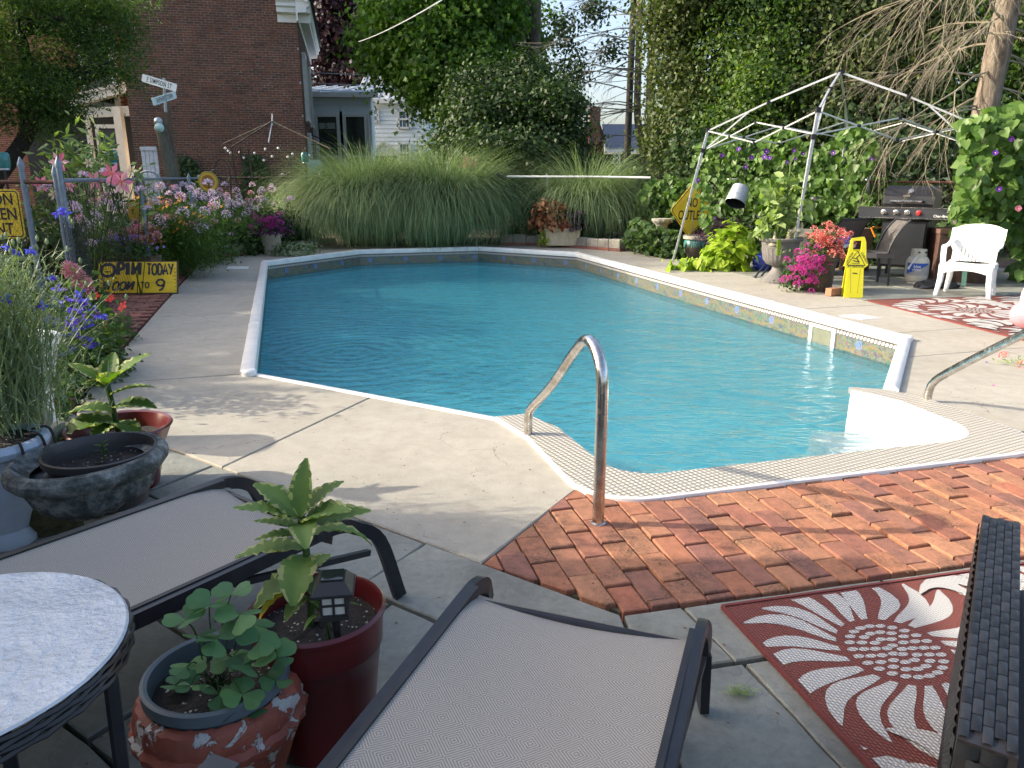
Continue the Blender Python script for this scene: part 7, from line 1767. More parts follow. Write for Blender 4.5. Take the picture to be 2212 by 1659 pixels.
cloth = thing('white_cloth', 'crumpled white cloth hanging over the left side of the propane tank', 'cloth', c + Vector((-.12, -.1, .3))); mb = MB(); mb.grid([[c + Vector((-.06 - .04 * j - .02 * math.sin(i), -.12 - .02 * j + .015 * math.sin(i * 2 + j), .46 - .045 * j - .02 * i)) for i in range(4)] for j in range(5)]); mb.build('fabric', M['white_paint'], cloth, smooth='all')
wbm, nt, b = mat_new('brown_weave'); p = objcoord(nt); ck = nt.nodes.new('ShaderNodeTexBrick'); ck.inputs['Scale'].default_value = 28; ck.inputs['Color1'].default_value = (.16, .085, .065, 1); ck.inputs['Color2'].default_value = (.11, .06, .045, 1); ck.inputs['Mortar'].default_value = (.03, .02, .015, 1)
mp = nt.nodes.new('ShaderNodeMapping'); mp.inputs['Rotation'].default_value = (R(90), 0, 0); nt.links.new(p, mp.inputs[0]); nt.links.new(mp.outputs[0], ck.inputs[0]); nt.links.new(ck.outputs[0], b.inputs['Base Color']); bump(nt, b, ck.outputs['Fac'], .6, .01)
sb = thing('wicker_box', 'brown woven storage box half hidden behind the white chair', 'storage box', g(2052, 602)); c = dp(2044, 600, 11.3)
MB().box((c.x, 11.4, .34), (.42, .42, .68), rz=-.1).build('body', wbm, sb); MB().box((c.x, 11.4, .72), (.45, .45, .07), rz=-.1).build('lid', simple('brown_lid', (.17, .095, .075), .5), sb)
bb_ = thing('dark_barrel', 'dark brown half barrel standing behind the white chair', 'barrel', g(2085, 605)); c = dp(2095, 600, 11.2)
MB().lathe([(.26, 0), (.30, .16), (.30, .3), (.27, .42)], (c.x, 11.2, 0), n=24).build('staves', simple('barrel_wood', (.07, .04, .028), .7, var=.4), bb_, smooth=True); MB().lathe([(.303, .2), (.303, .23)], (c.x, 11.2, 0), n=24, cap0=False, cap1=False).build('hoop', M['rust'], bb_)
bn = thing('bin_bag', 'black plastic bag lying on the flagstones behind the white chair', 'bag', g(2022, 622)); mb = MB(); c = g(2035, 625) + Vector((0, .15, .03)); mb.ball(c, .26, n=18, m=8, sq=(1.2, .5, .28)); mb.v = [(x + rnd.uniform(-.03, .03), y + rnd.uniform(-.02, .02), max(.003, z + rnd.uniform(-.03, .03))) for x, y, z in mb.v]; mb.build('plastic', simple('bin_bag_black', (.012, .012, .014), .2), bn)
gs = thing('green_slat', 'curved green plastic slat leaning under the white chair', 'slat', g(2100, 622)); MB().bar(g(2099, 622) + Vector((0, .2, 0)), g(2104, 622) + Vector((.12, .5, .42)), .06, .012).build('slat', simple('sage_plastic', (.18, .34, .24), .5), gs)
# white resin chair
WC = thing('resin_armchair', 'white plastic garden armchair with slotted back on the far rug', 'chair', (5.92, 9.82, 0), rz=R(-40)); wp = M['white_plastic']
def wcb(name, fn, smooth=True): mb = MB(); fn(mb); return mb.build(name, wp, WC, smooth=smooth, local=True)
# local: +y points to the back of the chair
for s in (-1, 1):
    wcb('leg', lambda m_: m_.tube([(s * .30, -.26, 0), (s * .275, -.24, .20), (s * .27, -.23, .40)], [.026, .036, .045], n=8)); wcb('leg', lambda m_: m_.tube([(s * .28, .24, 0), (s * .25, .20, .2), (s * .24, .17, .42)], [.026, .036, .042], n=8))
    pa = smooth_path([(s * .27, -.23, .40), (s * .275, -.26, .52), (s * .28, -.25, .61), (s * .29, -.18, .645), (s * .29, -.04, .65), (s * .285, .10, .66), (s * .26, .20, .72)], 4)
    wcb('arm', lambda m_: m_.grid([[p_ + Vector((w_ * .032, 0, abs(w_) * -.008)) for w_ in (-1, -.5, .5, 1)] for p_ in pa] ))
    wcb('arm', lambda m_: m_.grid([[p_ + Vector((w_ * .032, 0, -.03)) for w_ in (1, -1)] for p_ in pa]))
wcb('seat', lambda m_: m_.grid([[(x_, y_, .415 - .02 * math.cos(x_ * 5) + .012 * (y_ < -.25) * -1) for x_ in np.linspace(-.26, .26, 9)] for y_ in np.linspace(-.27, .2, 7)]))
wcb('apron', lambda m_: m_.grid([[(x_, -.272, z_) for x_ in np.linspace(-.29, .29, 11)] for z_ in (.40,)] + [[(x_, -.275, .34 - .06 * (abs(x_) / .29) ** 2) for x_ in np.linspace(-.29, .29, 11)]]))
for s in (-1, 1): wcb('apron', lambda m_: m_.grid([[(s * .285, y_, .41) for y_ in np.linspace(-.27, .2, 6)], [(s * .288, y_, .34) for y_ in np.linspace(-.27, .2, 6)]]))
def backp(x_, z_): return Vector((x_, .19 + (z_ - .42) * .30 - (x_ / .33) ** 2 * .07, z_))
ztop = lambda x_: .895 - .07 * (abs(x_) / .31) ** 2.6
for k in range(9):
    x0_ = -.205 + k * .0457; xa_, xb_ = x0_ + .0035, x0_ + .0422
    wcb('back_slat', lambda m_: m_.grid([[backp(xx, z_) + Vector((0, o_, 0)) for xx in (xa_, xb_)] for z_, o_ in ((.42, 0), (.62, 0), (.655, 0), (.84, 0))]), False)
wcb('back_rail', lambda m_: m_.grid([[backp(x_, ztop(x_) - d_) for x_ in np.linspace(-.31, .31, 15)] for d_ in (0, .075)])); wcb('back_rail', lambda m_: m_.grid([[backp(x_, z_) + Vector((0, -.003, 0)) for x_ in np.linspace(-.25, .25, 9)] for z_ in (.60, .665)])); wcb('back_rail', lambda m_: m_.grid([[backp(x_, ztop(x_)) + Vector((0, d_, -abs(d_) * .3)) for x_ in np.linspace(-.31, .31, 15)] for d_ in (0, .035)]))
for s in (-1, 1): wcb('back_side', lambda m_: m_.grid([[backp(s * xx, z_) for xx in (.20, .255 + .055 * (z_ > .65))] for z_ in (.40, .55, .66, .78, .84)]))
# wicker chairs and round table
wk, nt, b = mat_new('dark_wicker'); p = objcoord(nt, 'Object'); mp = nt.nodes.new('ShaderNodeMapping'); mp.inputs['Rotation'].default_value = (0, R(45), 0); mp.inputs['Scale'].default_value = (90, 1, 90); nt.links.new(p, mp.inputs[0])
ck = nt.nodes.new('ShaderNodeTexChecker'); ck.inputs['Scale'].default_value = 1; nt.links.new(mp.outputs[0], ck.inputs[0]); nt.links.new(mixc(nt, ck.outputs['Fac'], (.035, .03, .026), (.19, .17, .15)), b.inputs['Base Color']); bump(nt, b, ck.outputs['Fac'], .5, .01)
def wicker_chair(label, x, y, rz):
    t = thing('wicker_chair', label, 'chair', (x, y, 0), rz=rz)
    f = lambda n_, m_, fn, sm=False: (lambda mb: (fn(mb), mb.build(n_, m_, t, smooth=sm, local=True)))(MB())
    for sx in (-1, 1):
        for sy in (-1, 1): f('leg', M['black_metal'], lambda mb: mb.bar((sx * .22, sy * .21, 0), (sx * .21, sy * .19, .42), .03))
    f('seat', wk, lambda mb: mb.box((0, 0, .42), (.50, .48, .07)))
    f('backrest', wk, lambda mb: mb.grid([[(x_ * (1 + (z_ - .44) * .25), .20 + (z_ - .44) * .22 + .12 * ((z_ - .44) / .45) ** 3 - (x_ / .25) ** 2 * .05, z_) for x_ in np.linspace(-.23, .23, 9)] for z_ in np.linspace(.42, .90, 8)]), True)
    for s in (-1, 1): f('back_frame', M['black_metal'], lambda mb: mb.tube([(s * .235 * (1 + (z_ - .44) * .25), .20 + (z_ - .44) * .22 + .12 * ((z_ - .44) / .45) ** 3 - .055, z_) for z_ in np.linspace(.40, .91, 7)], .016, n=6), True)
    f('back_frame', M['black_metal'], lambda mb: mb.tube([(x_ * 1.12, .42 - (x_ / .25) ** 2 * .05, .90) for x_ in np.linspace(-.235, .235, 7)], .014, n=6), True)
wicker_chair('dark wicker chair seen side on, right in front of the grill', 5.15, 10.95, R(-97))
wicker_chair('dark wicker chair with a blue and white bag in it, beyond the coral flowers', 4.85, 11.5, R(200))
bg = thing('blue_white_bag', 'blue and white paper bag lying in the far wicker chair', 'bag', (4.95, 11.3, .5)); c = dp(1818, 520, 11.15); mb = MB(); mb.box(c, (.28, .15, .16), rz=.4, taper=.8); mb.build('paper', simple('blue_bag_print', (.04, .16, .55), .5), bg); MB().box(c - Vector((-.02, .03, .07)), (.30, .16, .05), rz=.4).build('band', M['white_paint'], bg)
rt_ = thing('round_table', 'dark round garden table behind the canopy post', 'table', dp(1765, 500, 12.2).to_2d().to_3d()); c = dp(1765, 498, 12.2)
MB().lathe([(.42, c.z - .03), (.43, c.z - .01), (.42, c.z)], (c.x, c.y, 0), n=36).build('tabletop', simple('grey_tabletop', (.20, .18, .15), .4), rt_, smooth=True); MB().lathe([(.38, .1), (.40, c.z - .032)], (c.x, c.y, 0), n=24).build('base', simple('woven_base', (.03, .025, .022), .7), rt_, smooth=True)
cbx = thing('deck_cabinet', 'small brown wooden cabinet between the far wicker chair and the grill', 'cabinet', dp(1850, 520, 12.6).to_2d().to_3d()); c = dp(1852, 500, 12.5)
MB().box((c.x, 12.6, .34), (.42, .4, .68)).build('body', M['wood_red'], cbx); [MB().box((c.x, 12.395, .1 + i * .15), (.42, .012, .13)).build('board', M['wood_red'], cbx) for i in range(4)]
fl_ = thing('folded_chair', 'thin dark legs of a folded chair beside the grey urn', 'chair', g(1635, 598)); [MB().bar(g(1630 + 14 * i, 600 - 3 * i), dp(1660 + 14 * i, 560, 11.9), .02).build('leg', M['black_metal'], fl_) for i in (0, 1)]; MB().bar(dp(1660, 560, 11.9), dp(1674, 545, 12.0), .02, .25).build('seat', M['black_metal'], fl_)
orf = thing('orange_towel_frame', 'orange cloth hanging behind the grill cart', 'cloth', gc + Vector((0, .5, .7))); [MB().bar(dp(a_, b_, 12.0), dp(c_, d_, 12.0), .05, .01).build('fold', M['orange'], orf) for a_, b_, c_, d_ in ((1882, 492, 1890, 512), (1886, 490, 1935, 494), (1975, 495, 1970, 520))]

# ------------------------------------------------------------------ flat floral rugs
rugm, nt, b = mat_new('rug_weave'); p = objcoord(nt); s3 = nt.nodes.new('ShaderNodeSeparateXYZ'); nt.links.new(p, s3.inputs[0])
rib = math_(nt, 'ABSOLUTE', math_(nt, 'SINE', math_(nt, 'MULTIPLY', s3.outputs[0], 3.1416 / .011))); rb2 = math_(nt, 'ABSOLUTE', math_(nt, 'SINE', math_(nt, 'ADD', math_(nt, 'MULTIPLY', s3.outputs[1], 3.1416 / .016), math_(nt, 'MULTIPLY', s3.outputs[0], 140))))
ww = math_(nt, 'MULTIPLY', rib, rb2)
def rugmat(name, a, c_):
    m_ = rugm.copy() if name != 'rug_weave' else rugm; m_.name = name; n_ = m_.node_tree; return m_
nt.links.new(ramp(nt, ww, [(0.0, (.07, .018, .014)), (.5, (.22, .055, .04)), (1, (.26, .075, .055))]), b.inputs['Base Color']); b.inputs['Roughness'].default_value = .9; bump(nt, b, ww, .8, .004)
rugw = rugm.copy(); rugw.name = 'rug_white_yarn'; r_ = [n for n in rugw.node_tree.nodes if n.type == 'VALTORGB'][0]
for e, c_ in zip(r_.color_ramp.elements, ((.25, .22, .20), (.55, .54, .51), (.66, .65, .62))): e.color = (*c_, 1)
def rug(label, O, dx, dy, W, L, flowers, seed):
    rr = random.Random(seed); O = Vector((O[0], O[1], 0)); dx = Vector((*dx, 0)).normalized(); dy = Vector((*dy, 0)).normalized(); t = thing('floral_rug', label, 'rug', O); t.rotation_euler = (0, 0, math.atan2(dx.y, dx.x)); WL[t.name] = Vector((0, 0, 0)); sg_ = 1 if dx.cross(dy).z > 0 else -1
    f = lambda n_, m_, fn: (lambda mb: (fn(mb), mb.build(n_, m_, t, local=True)))(MB())
    f('cloth', rugm, lambda mb: mb.prism(ccw([(0, 0), (W, 0), (W, sg_ * L), (0, sg_ * L)]), .002, .009))
    e_ = .012; f('binding', simple('rug_binding', (.16, .035, .03), .9), lambda mb: [mb.box(c_, s_) for c_, s_ in (((W / 2, 0, .007), (W, e_, .014)), ((W / 2, sg_ * L, .007), (W, e_, .014)), ((0, sg_ * L / 2, .0072), (e_, L, .014)), ((W, sg_ * L / 2, .0072), (e_, L, .014)))])
    rect = ccw([(.02, sg_ * .02), (W - .02, sg_ * .02), (W - .02, sg_ * (L - .02)), (.02, sg_ * (L - .02))]); used = []
    pat = MB()
    for (cx, cy, rad, n) in flowers:
        cy *= sg_
        for ring in (0, 1, 2, 3):
            for k in range(int(5 + ring * 6)):
                a = k * 6.283 / (5 + ring * 6) + ring * .5; r0 = rad * (.05 + .075 * ring); x_, y_ = cx + r0 * math.cos(a), cy + r0 * math.sin(a)
                q = [(x_ + .020 * math.cos(b_), y_ + .011 * math.sin(b_)) for b_ in np.linspace(0, 6.283, 9)[:-1]]; q = clip_to(ccw(q), rect)
                if q: pat.add([(x, y, .0102) for x, y in q], [tuple(range(len(q)))])
        for lay, (r0, r1) in enumerate(((.36, 1.0), (1.06, 1.75))):
            nn = n if lay == 0 else int(n * 1.6)
            for k in range(nn):
                zk = .0100 + .00003 * (k + 60 * lay + 100 * len(used))
                a = (k + .5 * lay + rr.uniform(-.1, .1)) * 6.283 / nn; L0 = rad * r0; L1 = rad * r1 * rr.uniform(.85, 1.05); wd = 6.283 / nn * .39; bend = .16 * sg_ + rr.uniform(-.06, .06)
                ts = np.linspace(0, 1, 9); up = []; dn = []
                for t_ in ts:
                    r2 = L0 + (L1 - L0) * t_; w_ = wd * (math.sin(math.pi * min(1, t_ * .9 + .1)) ** .6) * (1 - .35 * t_) + .01; aa = a + bend * math.sin(t_ * 3.1)
                    up.append((cx + r2 * math.cos(aa + w_), cy + r2 * math.sin(aa + w_))); dn.append((cx + r2 * math.cos(aa - w_), cy + r2 * math.sin(aa - w_)))
                cen = (cx + rad * math.cos(a), cy + rad * math.sin(a))
                if any(math.hypot(cx2 - (cx + (L0 + L1) / 2 * math.cos(a)), cy2 - (cy + (L0 + L1) / 2 * math.sin(a))) < r2_ * .92 for cx2, cy2, r2_ in used): continue
                q = clip_to(ccw(dn + up[::-1]), rect)
                if len(q) > 2 and area2(q) > 1e-5: pat.add([(x, y, zk) for x, y in q], [tuple(range(len(q)))])
        used.append((cx, cy, rad * 1.0))
    pat.build('flower_pattern', rugw, t, local=True); return t
rug('red brown rug with large white flowers in front of the wicker armchair', (.755, 2.405), (.972, .234), (.215, -.976), 2.4, 1.5, [(.42, .37, .50, 22), (1.30, .30, .36, 18), (.30, 1.25, .34, 14), (1.15, 1.1, .40, 15), (2.0, .9, .5, 15)], 4)
rug('red brown rug with large white flowers beside the deck under the white chair', (4.42, 9.34), (.985, .17), (.17, -.985), 2.6, 3.2, [(.75, .9, .55, 17), (2.0, .5, .5, 17), (1.9, 1.9, .55, 17), (.5, 2.3, .5, 17), (2.1, 3.0, .5, 15)], 8)
# pink inflatable at the right edge, flower sprig, petals
fl = thing('inflatable_flamingo', 'pink inflatable pool toy cut by the right edge of the photo', 'pool toy', g(2235, 745)); pk_ = simple('pink_vinyl', (.75, .26, .30), .25, var=.1); pkl = simple('pale_pink_vinyl', (.78, .50, .50), .25)
c = dp(2222, 680, 6.9); MB().ball(c, .155, n=24, m=14, sq=(1, 1, .85)).build('body', pk_, fl, smooth=True); MB().tube(smooth_path([c + Vector((.02, 0, .08)), c + Vector((.0, 0, .2)), c + Vector((.05, 0, .30)), c + Vector((.15, 0, .34))], 4), [.10, .10, .095, .09, .085, .08, .075, .07, .065, .06, .055, .05, .05][:13], n=16).build('neck', pkl, fl, smooth=True)
sp_ = thing('cut_flowers', 'wilted sprig of cut flowers lying on the deck at the right', 'flowers', g(2185, 788)); c = g(2188, 788) + Vector((0, 0, .02)); P = np.array([[c.x, c.y, .02]]) + rng.normal(size=(60, 3)) * [.07, .05, .008]; P[:, 2] = np.abs(P[:, 2]) + .01
leaves('foliage', P, .04, LEAF_NARROW, M['leaf_pale'], sp_, kind=None); blooms(sp_, 'flower', 'ball', [M['coral'], M['cream']], [c + Vector((-.02, .12, .03)), c + Vector((.03, .16, .03)), c + Vector((0, -.1, 0))], .03)
for (u, v, mt_, lb2) in ((2130, 783, 'violet', 'single violet petal on the sunny deck left of the cut flowers'), (2145, 833, 'magenta', 'single magenta petal on the sunny deck below the cut flowers')): q = g(u, v); tag(MB().add([q + Vector((-.012, 0, .003)), q + Vector((0, -.01, .002)), q + Vector((.014, 0, .008)), q + Vector((0, .012, .004))], [(0, 1, 2, 3)]).build('petal', M[mt_]), lb2, 'petal')
# ------------------------------------------------------------------ woven sling fabric
def sling(name, a, c_, sc):
    m, nt, b = mat_new(name); p = objcoord(nt); s3 = nt.nodes.new('ShaderNodeSeparateXYZ'); nt.links.new(p, s3.inputs[0])
    x_, y_ = s3.outputs[0], s3.outputs[1]
    tri = math_(nt, 'PINGPONG', math_(nt, 'ADD', x_, 5), .05)
    dg = math_(nt, 'FRACT', math_(nt, 'MULTIPLY', math_(nt, 'ADD', tri, math_(nt, 'PINGPONG', math_(nt, 'ADD', y_, 5), .05)), sc))
    st_ = math_(nt, 'GREATER_THAN', math_(nt, 'ADD', dg, math_(nt, 'MULTIPLY', noise(nt, 300, 2, .6, p), .35)), .66)
    n2 = noise(nt, 420, 2, .5, p)
    nt.links.new(mixc(nt, .35, mixc(nt, st_, a, c_), mixc(nt, n2, (.1, .09, .08), (.7, .66, .6))), b.inputs['Base Color']); b.inputs['Roughness'].default_value = .8
    bump(nt, b, math_(nt, 'ADD', st_, n2), .35, .002); return m
fab = sling('sling_fabric', (.12, .106, .086), (.37, .335, .285), 120)
def lounger(name, label, F, d, wdir, W, L, z, leg0, leg1, group=None):
    """F: foot end of the first rail, d: towards the foot, wdir: from the first rail to the second"""
    d = Vector((*d, 0)).normalized(); wv = Vector((*wdir, 0)).normalized(); F = Vector((*F, z)); t = thing(name, label, 'lounge chair', (F.x, F.y, 0)); U = Vector((0, 0, 1))
    t.rotation_euler = (0, 0, math.atan2(wv.y, wv.x)); WL[t.name] = Vector((0, 0, 0)); Mi = (Matrix.Translation((F.x, F.y, 0)) @ Matrix.Rotation(math.atan2(wv.y, wv.x), 4, 'Z')).inverted()
    def fin(mb, n_, m_, sm=False, par=None): mb.v = [tuple(Mi @ Vector(v)) for v in mb.v]; return mb.build(n_, m_, par or t, smooth=sm, local=True)
    rails = []
    for k, lg in ((0, leg0), (1, leg1)):
        o = F + wv * (W * k); pts = smooth_path([o - d * L, o - d * .5, o - d * .12 + U * .004, o - d * .02, o + d * .05 - U * .03, Vector((*lg[:2], z)).lerp(o, .35) - U * .10, Vector((lg[0], lg[1], .01))], 5)
        mb = MB(); n = len(pts)
        for i in range(n - 1):
            e = (pts[i + 1] - pts[i]).normalized() * .003; mb.bar(pts[i] - e, pts[i + 1] + e, .026, .046)
        fin(mb, 'side_rail', M['black_metal']); mb = MB(); mb.bar(o - d * L + wv * (.018 if not k else -.018) + U * .012, o - d * .05 + wv * (.018 if not k else -.018) + U * .012, .016, .03); fin(mb, 'sling_bead', M['black_plastic'])
        q = o - d * .42 - U * .03; mb = MB(); mb.bar(q, Vector((*(Vector(lg[:2]).lerp(o.to_2d(), .55)), z * .62)), .02, .02); fin(mb, 'brace', M['black_metal'])
        mb = MB(); p_ = o - d * (L * .72); mb.bar(p_ - U * .02, p_ - d * .08 - U * (z - .005), .03); fin(mb, 'leg', M['black_metal'])
    rows = []
    for i in range(24):
        s = i / 23; q = -L + (L - .03) * s; dz = 0.022
        if s > .9: dz += -.0 - ((s - .9) / .1) ** 2 * .035
        rows.append([F + d * q + wv * (.012 + (W - .024) * j / 12) + U * (dz - .022 * math.sin(math.pi * j / 12)) for j in range(13)])
    rows.append([p_ - U * .05 - d * .01 for p_ in rows[-1]])
    mb = MB(); mb.grid(rows); fin(mb, 'sling', fab, 'all')
    mb = MB(); mb.tube([F - d * .06 - U * .02, F - d * .06 + wv * W - U * .02], .013, n=8); fin(mb, 'cross_tube', M['black_metal'], True)
    mb = MB(); mb.tube([F - d * L * .7 - U * .03, F - d * L * .7 + wv * W - U * .03], .013, n=8); fin(mb, 'cross_tube', M['black_metal'], True)
    return t
lounger('sling_lounger', 'black framed grey sling lounger at the left, behind the potted plants', (-.575, 2.345), (.60, .80), (-.80, .60), .63, 1.9, .36, (-.415, 2.48), (-.99, 2.86), 'sling loungers on the flagstones')
lounger('sling_lounger', 'black framed grey sling lounger at the bottom centre, nearest the camera', (-.10, 1.955), (.347, .938), (.938, -.347), .635, 1.7, .36, (-.06, 2.08), (.555, 1.87), 'sling loungers on the flagstones')
arm = thing('chair_arm', 'end of a flat black metal armrest at the bottom edge of the photo', 'armrest', (-.5, .9, 0)); a = dp(490, 1650, 1.03); MB().bar(a, a - Vector((.25, .6, 0)), .056, .022).build('armrest', M['black_metal'], arm); MB().bar(a - Vector((.02, .05, .02)), Vector((a.x - .02, a.y - .05, 0)), .03).build('post', M['black_metal'], arm)

# ------------------------------------------------------------------ round glass table with woven rim
tb = thing('glass_table', 'round table with wet pebbled glass top and woven dark rim at the lower left', 'table', (-.985, 1.13, 0)); tz = .70
gm_, nt, b = mat_new('wet_pebbled_glass'); p = geo_pos(nt); f = noise(nt, 45, 5, .6, p); f2 = noise(nt, 7, 4, .6, p)
nt.links.new(ramp(nt, f2, [(.3, (.38, .42, .46)), (.7, (.60, .64, .68))]), b.inputs['Base Color']); nt.links.new(ramp(nt, f2, [(.4, (.03, .03, .03)), (.6, (.22, .22, .22))]), b.inputs['Roughness']); b.inputs['Specular IOR Level'].default_value = .8; bump(nt, b, math_(nt, 'ADD', f, math_(nt, 'MULTIPLY', f2, 2)), .9, .01)
MB().lathe([(.285, tz - .006), (.292, tz - .002), (.288, tz + .002)], (-.985, 1.13, 0), n=64).build('glass_top', gm_, tb, smooth=True)
wm_ = simple('black_brown_wicker', (.017, .015, .016), .45, var=.3, scale=60)
mb = MB()
for k in range(4): mb.tube([(-.985 + (.291 + .003 * math.sin(i * 2.1 + k * 3.1)) * math.cos(a_), 1.13 + (.296 + .003 * math.sin(i * 2.1 + k * 3.1)) * math.sin(a_), tz - .010 - .010 * k) for i, a_ in enumerate(np.linspace(0, 6.2832, 91)[:-1])], .0052, n=5, closed=True)
mb.build('woven_rim', wm_, tb, smooth=True)['kind'] = 'stuff'; MB().lathe([(.05, 0), (.20, .0), (.20, .02), (.05, .04), (.045, tz - .05), (.2, tz - .012)], (-.985, 1.13, 0), n=24).build('base', wm_, tb, smooth=True)
for k in range(4): a_ = k * 1.57 + .4; MB().tube([(-.985 + .25 * math.cos(a_), 1.13 + .25 * math.sin(a_), tz - .02), (-.985 + .23 * math.cos(a_), 1.13 + .23 * math.sin(a_), 0)], .014, n=8).build('leg', M['black_metal'], tb)

# ------------------------------------------------------------------ pots in front
pm, nt, b = mat_new('peeling_terracotta'); p = geo_pos(nt); f = noise(nt, 15, 6, .65, p, .6); f2 = noise(nt, 38, 5, .7, p)
c = ramp(nt, noise(nt, 6, 4, .6, p), [(.3, (.17, .035, .022)), (.7, (.36, .10, .06))]); c = mixc(nt, ramp(nt, f, [(.56, (0, 0, 0)), (.585, (1, 1, 1))]), c, mixc(nt, f2, (.25, .24, .22), (.62, .60, .56))); c = mixc(nt, ramp(nt, f2, [(.66, (0, 0, 0)), (.69, (1, 1, 1))]), c, (.12, .06, .045))
nt.links.new(c, b.inputs['Base Color']); b.inputs['Roughness'].default_value = .55; bump(nt, b, math_(nt, 'ADD', ramp(nt, f, [(.55, (1, 1, 1)), (.58, (0, 0, 0))]), math_(nt, 'MULTIPLY', f2, .4)), .7, .006)
def soil_disc(parent, c, r, z): 
    mb = MB(); P = [[Vector((c[0] + r * q * math.cos(a_), c[1] + r * q * math.sin(a_), z + rnd.uniform(-.004, .006) + .01 * (1 - q))) for a_ in np.linspace(0, 6.2832, 33)[:-1]] for q in (1, .8, .6, .4, .2, .02)]; mb.grid(P, close=True); return mb.build('soil', M['soil'], parent, smooth='all')
pp = thing('peeling_pot', 'rust red urn shaped pot with flaking white paint at the bottom left', 'flower pot', (-.70, 1.545, 0)); c = Vector((-.70, 1.545, 0))
MB().lathe([(.11, 0), (.125, .02), (.12, .05), (.15, .13), (.172, .20), (.178, .235), (.198, .245), (.200, .262), (.188, .275), (.190, .295), (.178, .325), (.160, .335)], c, n=72, flute=26, fa=.018, cap1=False).build('body', pm, pp, smooth=True)
MB().lathe([(.150, .30), (.158, .365), (.163, .368), (.163, .345), (.166, .345), (.166, .372), (.158, .376), (.150, .372), (.143, .30)], c, n=64, cap0=False, cap1=False).build('grey_liner_pot', simple('slate_plastic', (.085, .11, .125), .5, var=.1), pp, smooth=True); soil_disc(pp, c, .148, .325)
rpm = simple('oxblood_plastic', (.095, .008, .010), .28, var=.25, scale=3, coat=.2)
rp_ = thing('red_pot', 'large glossy oxblood pot with a rolled rim behind the peeling pot', 'flower pot', (-.515, 1.76, 0)); c = Vector((-.515, 1.765, 0))
MB().lathe([(.12, 0), (.13, .01), (.155, .24), (.163, .30), (.168, .305), (.172, .385), (.178, .39), (.180, .402), (.172, .41), (.163, .40), (.158, .34)], c, n=64, cap1=False).build('pot', rpm, rp_, smooth=True); soil_disc(rp_, c, .162, .345)
# variegated leaf with pale wavy edge
vg_i = foliage('variegated_green', [(.06, .12, .035), (.11, .19, .05), (.17, .26, .07)], trans=.25, nscale=25); vg_e = foliage('cream_leaf_edge', [(.25, .30, .10), (.42, .44, .20)], trans=.3, nscale=30)
def vleaf(parent, base, az, el, L, W, droop, mats=(vg_i, vg_e), name='leaf', label=None, wav=.12, roll=None):
    mb = MB(); n = 15; base = Vector(base); pos = base.copy(); rows = []; side = Vector((-math.sin(az), math.cos(az), 0)); rl = rnd.uniform(-.25, .25) if roll is None else roll
    for i in range(n + 1):
        t_ = i / n; e = el - droop * t_; f = Vector((math.cos(az) * math.cos(e), math.sin(az) * math.cos(e), math.sin(e))); up = side.cross(f) * -1
        if i: pos = pos + f * (L / n)
        w_ = W * (math.sin(math.pi * min(1, (t_ * .93 + .03) ** .8)) ** .9 + .02) * .5; s2 = (side * math.cos(rl) + up * math.sin(rl)); row = []
        for q in (-1, -.72, -.36, 0, .36, .72, 1):
            zz = abs(q) * .28 * w_ + (wav * w_ * math.sin(i * 2.4 + q * 2) if abs(q) > .9 else 0) - (.1 * w_ * (1 if i % 2 else -1) if .3 < abs(q) < .8 else 0); row.append(pos + s2 * (w_ * q * (1.06 if abs(q) > .9 and i % 2 else .97 if abs(q) > .9 else 1)) + up * zz)
        rows.append(row)
    for i in range(n):
        for k in range(6):
            b_ = len(mb.v); mb.v += [tuple(rows[i][k]), tuple(rows[i][k + 1]), tuple(rows[i + 1][k + 1]), tuple(rows[i + 1][k])]; mb.f.append([b_, b_ + 1, b_ + 2, b_ + 3]); mb.m.append(1 if (k in (0, 5) and rnd.random() < .62) else 0)
    me_o = mb.build(name, list(mats), parent); bm = bmesh.new(); bm.from_mesh(me_o.data); bmesh.ops.remove_doubles(bm, verts=bm.verts, dist=1e-5)
    for f_ in bm.faces: f_.smooth = True
    bm.to_mesh(me_o.data); bm.free(); 
    if label: me_o['label'] = label
    return me_o
va_ = thing('variegated_plant', 'tall variegated plant with large cream edged leaves in the oxblood pot', 'plant', (-.535, 1.76, .35)); s0 = Vector((-.535, 1.76, .34)); s1 = dp(650, 1115, 1.78)
MB().tube(smooth_path([s0, s0.lerp(s1, .4) + Vector((.01, 0, 0)), s1], 5), .010, n=8).build('stem', M['leaf_mid'], va_, smooth=True)
def sl(t_): return s0.lerp(s1, t_)
for (t_, az, el, L, W, dr) in ((1.0, 80, 80, .15, .07, .4), (1.0, 20, 50, .14, .065, .5), (.98, 160, 42, .16, .075, .45), (.97, 200, 30, .17, .085, .35), (.95, -20, 38, .16, .08, .6), (.93, 5, 14, .18, .075, .15), (.9, 175, 12, .13, .06, .2), (.93, -70, 35, .13, .07, 1.3), (.85, 190, 5, .12, .05, .3), (.8, 20, 30, .20, .075, 1.5), (.72, 185, 10, .18, .085, .55),
                               (.66, -90, 5, .15, .09, 1.2), (.5, 205, -5, .16, .09, .8), (.45, -60, 20, .09, .05, .9), (.4, 150, 10, .08, .05, .8), (.3, -10, 30, .08, .04, .8), (.3, -120, 10, .09, .05, 1.0), (.5, 60, 30, .10, .05, .8)):
    vleaf(va_, sl(t_), R(az), R(el), L, W, dr)
vleaf(va_, sl(.42), R(212), R(10), .16, .035, 1.3, mats=(M['yellowfl'], M['orange']), label='yellowed narrow leaf')
MB().tube(smooth_path([(-.47, 1.70, .35), (-.475, 1.69, .42), (-.50, 1.68, .47)], 4), .004, n=5).build('shoot', M['leaf_vine'], va_)
